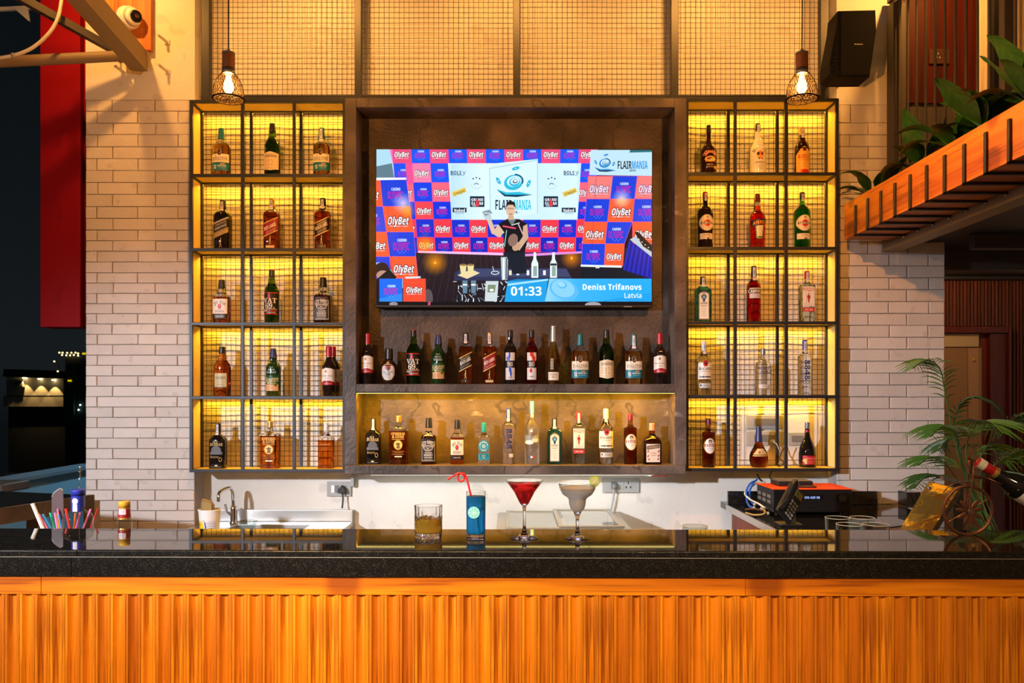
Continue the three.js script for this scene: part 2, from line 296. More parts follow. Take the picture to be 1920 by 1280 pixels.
// ---------------------------------------------------------------- mesh panels above the shelving
function meshGeo(x0, x1, y0, y1, z, pitchX, pitchY, r, holes = []) {
  const list = [], wob = (x, y) => 0.0022 * Math.sin(x * 7 + y * 3) + 0.0012 * Math.sin(x * 19 - y * 5);
  const inHole = (x, y) => holes.some((h) => x > h[0] && x < h[1] && y > h[2] && y < h[3]);
  for (let x = x0 + pitchX / 2, k = 0; x < x1; x += pitchX, k++) {
    let run = []; const flush = () => { if (run.length > 1) list.push(plain(new THREE.TubeGeometry(new THREE.CatmullRomCurve3(run), Math.max(2, run.length - 1), r, 4))); run = []; };
    const n = Math.ceil((y1 - y0) / 0.11), xo = rr(-0.0006, 0.0006);
    for (let i = 0; i <= n; i++) { const y = y0 + (y1 - y0) * i / n; if (inHole(x, y)) { flush(); continue; } run.push(V(x + xo, y, z + wob(x, y))); } flush();
  }
  for (let y = y0 + pitchY / 2; y < y1; y += pitchY) {
    let run = []; const flush = () => { if (run.length > 1) list.push(plain(new THREE.TubeGeometry(new THREE.CatmullRomCurve3(run), Math.max(2, run.length - 1), r, 4))); run = []; };
    const n = Math.ceil((x1 - x0) / 0.08), sag = rr(-0.0012, 0.0012), ph = rr(0, 6);
    for (let i = 0; i <= n; i++) { const x = x0 + (x1 - x0) * i / n; if (inHole(x, y)) { flush(); continue; } run.push(V(x, y + sag * Math.sin(x * 5 + ph), z + wob(x, y) + 0.002)); } flush();
  }
  return mergeGeometries(list);
}
{
  const px = [378, 665, 962, 1258, 1538], pw = [15, 12.5, 13, 14, 15.5], d = 5.12, yb = Y(181, d), yt = TOP;
  const names = ['far-left upper wire mesh panel behind the cord of the left pendant', 'second upper wire mesh panel, above the left half of the screen niche', 'third upper wire mesh panel, above the right half of the screen niche', 'far-right upper wire mesh panel behind the cord of the right pendant'];
  for (let i = 0; i < 4; i++) {
    const x0 = X(px[i] + pw[i] + 0.4, d), x1 = X(px[i + 1] - 0.4, d), t = thing('mesh_panel', names[i], 'mesh panel', V((x0 + x1) / 2, yb, -d), 'wire mesh panels over the bar');
    wpart('wire_mesh', meshGeo(x0, x1, yb, yt, -d - 0.012, 0.0318, 0.0328, 0.00155), M.wire, t);
    const fr = wpart('rail', [box(x0, x1, yb, yb + 0.008, -d - 0.02, -d + 0.005)], M.frame, t); fr.userData.kind = undefined;
  }
  for (let i = 0; i < 5; i++) {
    const x0 = X(px[i], d), x1 = X(px[i] + pw[i], d);
    const t = thing('steel_post', ['dark steel post beside the brick pier under the dome camera', 'dark steel post between the first two mesh panels', 'dark steel post over the middle of the screen niche', 'dark steel post between the last two mesh panels', 'dark steel post next to the wall speaker'][i], 'post', V((x0 + x1) / 2, yb - 0.001, -d), 'posts between the mesh panels');
    wpart('upright', [bev(x0, x1, Y(i === 0 || i === 4 ? 187 : 181, d), yt, -d - 0.045, -d + 0.006, 0.003)], M.frame, t);
    wpart('weld_plate', [box(x0 - 0.001, x1 + 0.001, yb - 0.002, yb + 0.004, -d - 0.046, -d + 0.007)], M.frame, t);
  }
  const t = thing('steel_beam', 'long dark steel beam carrying the mesh panels above the shelving', 'beam', V(0, Y(187, d), -d));
  wpart('channel', [bev(X(393, d), X(1538, d), Y(187.2, d), Y(181, d) - 0.002, -ZW + 0.002, -d + 0.006, 0.002)], M.frame, t);
  wpart('flange', [box(X(393, d), X(1538, d), Y(188.5, d), Y(187.2, d), -ZW + 0.01, -d + 0.012)], M.frame, t);
}

// ---------------------------------------------------------------- shelving cabinets
const SH = { };                                             // shelf heights by cabinet
function cabinet(side, xa, xm1, xm2, xb, rows, label, holes) {
  const T = 0.0187, t = thing('display_cabinet', label, 'cabinet', V((X(xa, ZC) + X(xb, ZC)) / 2, Y(rows[5] + 2.8, ZC), -ZC), 'lit bottle cabinets');
  const x0 = X(xa, ZC), x1 = X(xb, ZC), yT = Y(rows[0] - 2.6, ZC), yB = Y(rows[5] + 2.8, ZC), ys = rows.map((r) => Y(r, ZC));
  const F = (x, y0, y1, z, w = T) => bev(x - w / 2, x + w / 2, y0, y1, z - T, z, 0.0018);
  for (const x of [x0 + T / 2, X(xm1, ZC), X(xm2, ZC), x1 - T / 2]) wpart('front_upright', [F(x, yB, yT, -ZC)], M.frame, t);
  for (const x of [x0 + T / 2, X(xm1, ZC), X(xm2, ZC), x1 - T / 2]) wpart('rear_upright', [F(x, yB, yT, -ZCB + T)], M.frame, t);
  SH[side] = [];
  ys.forEach((y, i) => {
    wpart('front_bar', [bev(x0, x1, y - T / 2, y + T / 2, -ZC - T + 0.0008, -ZC + 0.0008, 0.0018)], M.frame, t);
    wpart('rear_bar', [bev(x0, x1, y - T / 2 - (i ? 0 : 0.0), y + T / 2, -ZCB, -ZCB + T, 0.0018)], M.frame, t);
    for (const x of [x0 + T / 2, x1 - T / 2]) wpart('side_bar', [bev(x - T / 2, x + T / 2, y - T / 2, y + T / 2, -ZCB + T, -ZC - T, 0.0018)], M.frame, t);
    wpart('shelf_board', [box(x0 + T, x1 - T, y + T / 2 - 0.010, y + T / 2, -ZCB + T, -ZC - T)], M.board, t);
    if (i === 5) wpart('led_leak_stop', [box(x0 + T, x1 - T, y, y + 0.006, -ZW + 0.0155, -ZCB - 0.0006)], M.board, t);  // strip added to stop LED light leaking down the wall below
    if (i > 0) SH[side].push(y + T / 2);
    if (i < 5) {                                            // LED strip hidden behind the rear bar, shining down the wall
      const s = wpart('led_strip', [box(x0 + T, x1 - T, y - 0.003, y + 0.003, -ZCB - 0.013, -ZCB - 0.001)], M.frame, t);
      wpart('glow', [box(x0 + T, x1 - T, y - 0.0042, y - 0.0031, -ZCB - 0.0095, -ZCB - 0.0045)], M.ledGlow, s);
      const l = new THREE.RectAreaLight(LIGHT.ledColor, LIGHT.led, x1 - x0 - 2 * T, 0.0035); l.name = 'led_strip_light'; l.position.set((x0 + x1) / 2, y - 0.0055, -ZCB - 0.007); l.lookAt((x0 + x1) / 2, y - 1, -ZCB - 0.007 + 0.12); scene.add(l);
    }
  });
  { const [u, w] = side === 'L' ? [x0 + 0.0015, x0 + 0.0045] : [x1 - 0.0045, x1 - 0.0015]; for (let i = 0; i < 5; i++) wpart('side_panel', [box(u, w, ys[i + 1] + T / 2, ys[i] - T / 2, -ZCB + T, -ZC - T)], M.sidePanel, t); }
  wpart('wire_mesh', meshGeo(x0 + 0.004, x1 - 0.004, yB + 0.004, yT - 0.004, -ZW + 0.012, 0.0318, 0.0328, 0.0017, holes), M.wire, t);
  return t;
}
const ROWL = [189.8, 328.5, 467.7, 606.8, 745.2, 882.5], ROWR = [187, 325.6, 465.3, 605, 743.3, 880.5];
cabinet('L', 355, 454.3, 551, 648, ROWL, 'black steel grid cabinet of yellow-lit bottles beside the brick pier with the red panel');
cabinet('R', 1285.6, 1379, 1474.5, 1573, ROWR, 'black steel grid cabinet of yellow-lit bottles beside the planter balcony', [[X(1398, ZW), X(1528, ZW), Y(858, ZW), Y(768, ZW)]]);

// ---------------------------------------------------------------- stucco niche
const NSH = [Y(719.6, ZN), Y(872, ZN)];
{
  const t = thing('screen_niche', 'dark brown stucco niche framing the television and two bottle shelves', 'wall niche', V(0, Y(888, ZN), -ZN));
  const xo0 = X(648, ZC) + 0.001, xi0 = X(668, ZN), xi1 = X(1265, ZN), xo1 = X(1285.6, ZC) - 0.001, y0 = Y(888, ZN), yt = Y(184, ZN), yti = Y(201, ZN);
  wpart('back_panel', [box(xo0, xo1, y0, yt, -ZW + 0.002, -ZNB)], M.stucco, t);
  wpart('jamb', [bev(xo0, xi0, NSH[1], yt, -ZNB, -ZN, 0.003)], M.stucco, t);
  wpart('jamb', [bev(xi1, xo1, NSH[1], yt, -ZNB, -ZN, 0.003)], M.stucco, t);
  wpart('head', [bev(xi0, xi1, yti, yt, -ZNB, -ZN, 0.003)], M.stucco, t);
  wpart('shelf', [bev(xi0, xi1, Y(735, ZN), NSH[0], -ZNB, -ZN, 0.003)], M.stucco, t, 'upper stucco shelf');
  wpart('shelf', [bev(X(646.5, ZN - 0.02), X(1286, ZN - 0.02), y0, NSH[1], -ZNB, -ZN + 0.02, 0.003)], M.stucco, t, 'bottom stucco shelf');
  const s = wpart('led_strip', [box(xi0, xi1, Y(735, ZN) - 0.006, Y(735, ZN), -ZN - 0.028, -ZN - 0.006)], M.dark, t);
  wpart('glow', [box(xi0, xi1, Y(735, ZN) - 0.0075, Y(735, ZN) - 0.006, -ZN - 0.026, -ZN - 0.008)], M.ledGlow, s);
  const l = new THREE.RectAreaLight(LIGHT.ledColor, LIGHT.niche, xi1 - xi0, 0.014); l.position.set(0, Y(735, ZN) - 0.009, -ZN - 0.017); l.lookAt(0, 0.4, -ZN - 0.27); scene.add(l);
  const u = wpart('under_light', [box(X(690, ZN), X(1230, ZN), y0 - 0.012, y0, -ZN - 0.10, -ZN - 0.05)], M.white, t);
  wpart('glow', [box(X(692, ZN), X(1228, ZN), y0 - 0.0135, y0 - 0.012, -ZN - 0.095, -ZN - 0.055)], M.whiteGlow, u);
  const k = new THREE.RectAreaLight(C(0.95, 1, 0.9), LIGHT.under, X(1228, ZN) - X(692, ZN), 0.03); k.position.set(0, y0 - 0.015, -ZN - 0.075); k.lookAt(0.0001, y0 - 2, -ZN - 0.3); scene.add(k);
}
// ---------------------------------------------------------------- lamps of the room
function pendant(pos, label, group) {
  const t = thing('pendant_lamp', label, 'pendant lamp', pos, group);
  return t;
}
const cage = (() => {                                       // woven wire shade, geometry at its bottom rim
  const prof = (v) => [0.0665 - 0.004 * sm(0, 0.25, 0.25 - v) - 0.042 * Math.pow(v, 2.6), v * 0.118], list = [], N = 30;
  const r = 0.0011;
  for (const s of [-1, 1]) for (let k = 0; k < N; k++) {
    const pts = []; for (let i = 0; i <= 10; i++) { const v = i / 10, [rad, y] = prof(v), a = (k / N + s * v * 0.17) * Math.PI * 2; pts.push(V(rad * Math.cos(a), y, rad * Math.sin(a))); }
    list.push(plain(new THREE.TubeGeometry(new THREE.CatmullRomCurve3(pts), 12, r, 4)));
  }
  for (let q = 1; q < 4; q++) for (const s of [-1, 1]) for (let k = 0; k < 1; k++) list.push(plain(new THREE.TorusGeometry(0.0665 * q / 4, r, 4, 36).rotateX(Math.PI / 2).translate(0, -0.001, 0)));
  for (let k = 0; k < 14; k++) { const a = k / 14 * Math.PI * 2; list.push(plain(cyl(r, r, V(0.003 * Math.cos(a), -0.001, 0.003 * Math.sin(a)), V(0.0655 * Math.cos(a), -0.001, 0.0655 * Math.sin(a)), 4))); }
  return mergeGeometries(list);
})();
const bulbGeo = lathe([[0, 0], [0.012, 0.002], [0.021, 0.014], [0.0225, 0.026], [0.019, 0.044], [0.012, 0.066], [0.0085, 0.08], [0.008, 0.088]], 20);
const woodGeo = boxUV(plain(lathe([[0, 0], [0.0275, 0], [0.0275, 0.062], [0.026, 0.064], [0, 0.064]], 28)));
function makePendant(pos, label, group, inten) {
  const t = pendant(pos, label, group);
  const sh = part('wire_shade', cage, M.cage, t); part('rim', new THREE.TorusGeometry(0.0665, 0.0032, 8, 48).rotateX(Math.PI / 2), M.cage, sh);
  const col = part('collar', lathe([[0.0255, 0.112], [0.028, 0.118], [0.028, 0.135], [0.0, 0.135]], 28), M.alu, t);
  const w = part('wooden_socket', woodGeo, M.socketWood, t); w.position.y = 0.135;
  part('cap', lathe([[0.028, 0.199], [0.028, 0.206], [0.008, 0.211], [0.006, 0.222], [0, 0.222]], 24), M.greyLight, t);
  part('cord', tube([V(0, 0.22, 0), V(0.002, 0.6, 0.001), V(-0.003, 1.0, 0), V(0, TOP - pos.y, 0)], 0.0024, 20, 6), M.black, t);
  const b = part('bulb', bulbGeo, M.bulb, t); b.position.y = 0.028;
  const l = new THREE.PointLight(LIGHT.pendantColor, inten); l.position.set(0, 0.055, 0); l.shadow.radius = 0.7; t.add(l);
  return t;
}
const PZ = 3.55;
makePendant(V(X(428.5, PZ), Y(186, PZ), -PZ), 'pendant lamp with woven wire shade hanging before the left cabinet', 'pendant lamps over the bar', LIGHT.pendant);
makePendant(V(X(1503.5, PZ), Y(186, PZ), -PZ), 'pendant lamp with woven wire shade hanging before the right cabinet', 'pendant lamps over the bar', LIGHT.pendant);
// the guests' side of the room, behind the camera: warm lamps and one white flood
[[-2.2, 3.0, 1.2], [-0.7, 3.1, 1.0], [0.9, 3.1, 1.0], [2.3, 3.0, 1.3]].forEach((p, i) => {
  const t = thing('pendant_lamp', ['first', 'second', 'third', 'fourth'][i] + ' warm globe lamp over the guest tables, counted from the terrace side', 'pendant lamp', V(...p), 'globe lamps over the tables');
  part('globe', ball(0.055, 0, 0, 0, 20), M.bulb, t); part('cap', cyl(0.03, 0.02, V(0, 0.05, 0), V(0, 0.1, 0)), M.black, t); part('cord', cyl(0.003, 0.003, V(0, 0.1, 0), V(0, TOP - p[1], 0), 6), M.black, t);
  const l = new THREE.PointLight(LIGHT.roomColor, LIGHT.room * [1.15, 1.2, 0.9, 0.6][i]); l.shadow.radius = 2.5; t.add(l);
});
[-2.5, -1.25, 0, 1.25, 2.5].forEach((x, i) => {             // unseen washers added to warm the upper wall
  const n = ['first', 'second', 'middle', 'fourth', 'last'][i], t = thing('added_washer', n + ' warm ceiling washer over the mesh panels, counted from the terrace side', 'added ceiling lamp', V(x, 4.42, -4.25), 'added ceiling washers over the mesh panels'), aim = new THREE.Object3D(); aim.position.set(x, 4.42, -4.25); aim.lookAt(x, 3.75, -ZW);
  part('housing', lathe([[0, -0.12], [0.045, -0.12], [0.05, 0], [0.042, 0], [0.04, -0.02], [0, -0.02]], 20).rotateX(Math.PI / 2).applyQuaternion(aim.quaternion), M.black, t); part('lens', cyl(0.038, 0.038, V(0, 0, -0.018), V(0, 0, -0.014), 18).applyQuaternion(aim.quaternion), M.bulb, t); part('stem', cyl(0.01, 0.01, V(0, 0.04, 0.04), V(0, TOP - 4.42, 0.04), 8), M.black, t);
  const l = new THREE.SpotLight(LIGHT.washColor, LIGHT.wash * [0.85, 0.9, 0.75, 0.85, 1.05][i], 0, 0.85, 1, 2), d = V(x, 3.75, -ZW).sub(aim.position).normalize(); l.position.copy(aim.position).addScaledVector(d, 0.01); l.target.position.set(x, 3.75, -ZW); l.shadow.radius = 2; l.name = 'added_washer_light'; scene.add(l, l.target);
});
[-1.15, 0, 1.15].forEach((x, i) => {                        // unseen ceiling spots added to brighten the bar front
  const t = thing('added_spot', ['first', 'middle', 'last'][i] + ' ceiling spot aimed at the bar front, counted from the terrace side', 'added spot lamp', V(x - 0.35, 3.05, 0.35), 'added ceiling spots for the bar front'); t.lookAt(x, 0.85, -BZ);
  part('housing', lathe([[0, -0.14], [0.05, -0.14], [0.055, 0], [0.047, 0], [0.045, -0.03], [0, -0.03]], 24).rotateX(Math.PI / 2), M.black, t); part('lens', cyl(0.043, 0.043, V(0, 0, -0.026), V(0, 0, -0.024), 20), M.bulb, t);
  const r = thing('added_spot_rod', ['first', 'middle', 'last'][i] + ' ceiling rod holding a bar spot, counted from the terrace side', 'rod', V(x - 0.35, 3.165, 0.45), 'added ceiling spots for the bar front'); part('rod', cyl(0.008, 0.008, V(0, 0, 0), V(0, TOP - 3.167, 0), 8), M.black, r); part('rose', cyl(0.03, 0.03, V(0, TOP - 3.187, 0), V(0, TOP - 3.167, 0), 14), M.black, r);
  const l = new THREE.SpotLight(LIGHT.barColor, LIGHT.bar * [1.35, 0.95, 0.5][i], 0, 0.38, 0.6, 2); l.position.set(x - 0.35, 3.05, 0.35).addScaledVector(V(0.35, -2.2, -2.482).normalize(), 0.012); l.target.position.set(x, 0.85, -BZ); l.shadow.radius = 2; scene.add(l, l.target);
});
{
  const t = thing('flood_lamp', 'white flood lamp bracketed on the side wall by the guest tables', 'flood lamp', V(-4.0, 2.6, 0.35));
  t.lookAt(0.0, 0.9, -5.1);
  part('housing', [bev(-0.2, 0.2, -0.3, 0.3, -0.06, 0, 0.01)], M.black, t); part('bracket', cyl(0.015, 0.015, V(0, 0, -0.06), V(-0.3, 0, -0.33), 10), M.black, t);
  part('diffuser', box(-0.18, 0.18, -0.28, 0.28, 0.0, 0.004), std({ color: C(1, 1, 1), emissive: C(0.94, 0.97, 1.0), emissiveIntensity: 25 }), t);
  [[-2.1, 0.85, 0.31], [0.0, 0.85, 0.275], [2.1, 0.85, 0.235]].forEach(([x, y, a], i) => { const l = new THREE.SpotLight(LIGHT.floodColor, LIGHT.flood * [0.8, 0.9, 1.2][i], 0, a, 1, 2), p = V(-4.0, 2.6, 0.35), q = V(x, y, -5.1); p.addScaledVector(q.clone().sub(p).normalize(), 0.13); l.position.copy(p); l.target.position.copy(q); l.shadow.radius = 5; l.name = 'flood_light'; scene.add(l, l.target); });
}
// ---------------------------------------------------------------- printed labels (one atlas of 8 x 5 cells)
const CELL = 256, atlas = document.createElement('canvas'); atlas.width = CELL * 8; atlas.height = CELL * 6;
const A = atlas.getContext('2d');
let AW = 1, AH = 1;                                          // size of the label now drawn, in canvas units 0..1 with physical proportions
function Rr(x, y, w, h, c) { A.fillStyle = c; A.fillRect(x * CELL, y * CELL, w * CELL, h * CELL); }
function El(x, y, rx, ry, c) { A.fillStyle = c; A.beginPath(); A.ellipse(x * CELL, y * CELL, rx * CELL, ry * CELL, 0, 0, 7); A.fill(); }
function Rg(x, y, rx, ry, c, lw = 4) { A.strokeStyle = c; A.lineWidth = lw; A.beginPath(); A.ellipse(x * CELL, y * CELL, rx * CELL, ry * CELL, 0, 0, 7); A.stroke(); }
function Pg(pts, c) { A.fillStyle = c; A.beginPath(); pts.forEach((p, i) => A[i ? 'lineTo' : 'moveTo'](p[0] * CELL, p[1] * CELL)); A.fill(); }
function Tx(s, x, y, w, h, c, f = 'bold', fam = 'sans-serif', rot = 0, skew = 0) {   // text fitted into a w x h box centred on x, y
  A.save(); A.translate(x * CELL, y * CELL); A.rotate(rot); A.transform(1, 0, skew, 1, 0, 0); A.font = f + ' 100px ' + fam; A.textAlign = 'center'; A.textBaseline = 'middle';
  const m = A.measureText(s).width; A.scale(w * CELL / m, h * CELL / 72); A.fillStyle = c; A.fillText(s, 0, 4); A.restore();
}
function Arc(s, x, y, rx, ry, a0, a1, h, c, f = 'bold', fam = 'sans-serif') {        // letters along an upper arc
  const n = s.length; for (let i = 0; i < n; i++) { const a = a0 + (a1 - a0) * (n > 1 ? i / (n - 1) : 0.5); Tx(s[i], x + rx * Math.sin(a), y - ry * Math.cos(a), Math.abs(a1 - a0) * rx / n * 0.92, h, c, f, fam, a * 0.8); }
}
const lines = (x, y, w, n, dy, c, h = 0.012) => { for (let i = 0; i < n; i++) Rr(x + (i % 2) * w * 0.08, y + i * dy, w * (i % 2 ? 0.84 : 1), h, c); };
const walker = (x, y, s, c) => { A.strokeStyle = c; A.lineCap = 'round'; A.lineJoin = 'round'; const l = (w, ...p) => { A.lineWidth = w * s * CELL; A.beginPath(); p.forEach((q, i) => A[i ? 'lineTo' : 'moveTo']((x + q[0] * s) * CELL, (y + q[1] * s) * CELL)); A.stroke(); }; l(0.16, [0.05, -0.35], [0, 0.05]); l(0.1, [0, 0.05], [-0.12, 0.28], [-0.32, 0.5]); l(0.1, [0, 0.05], [0.16, 0.25], [0.34, 0.48]); l(0.07, [0.05, -0.3], [-0.2, -0.1], [-0.3, 0.12]); l(0.07, [0.06, -0.3], [0.25, -0.12]); El(x + 0.09 * s, y - 0.5 * s, 0.1 * s, 0.1 * s, c); Rr(x - 0.05 * s, y - 0.62 * s, 0.24 * s, 0.05 * s, c); };
const slant = (y0, y1, dy, c) => Pg([[0, y0 + dy], [1, y0 - dy], [1, y1 - dy], [0, y1 + dy]], c);
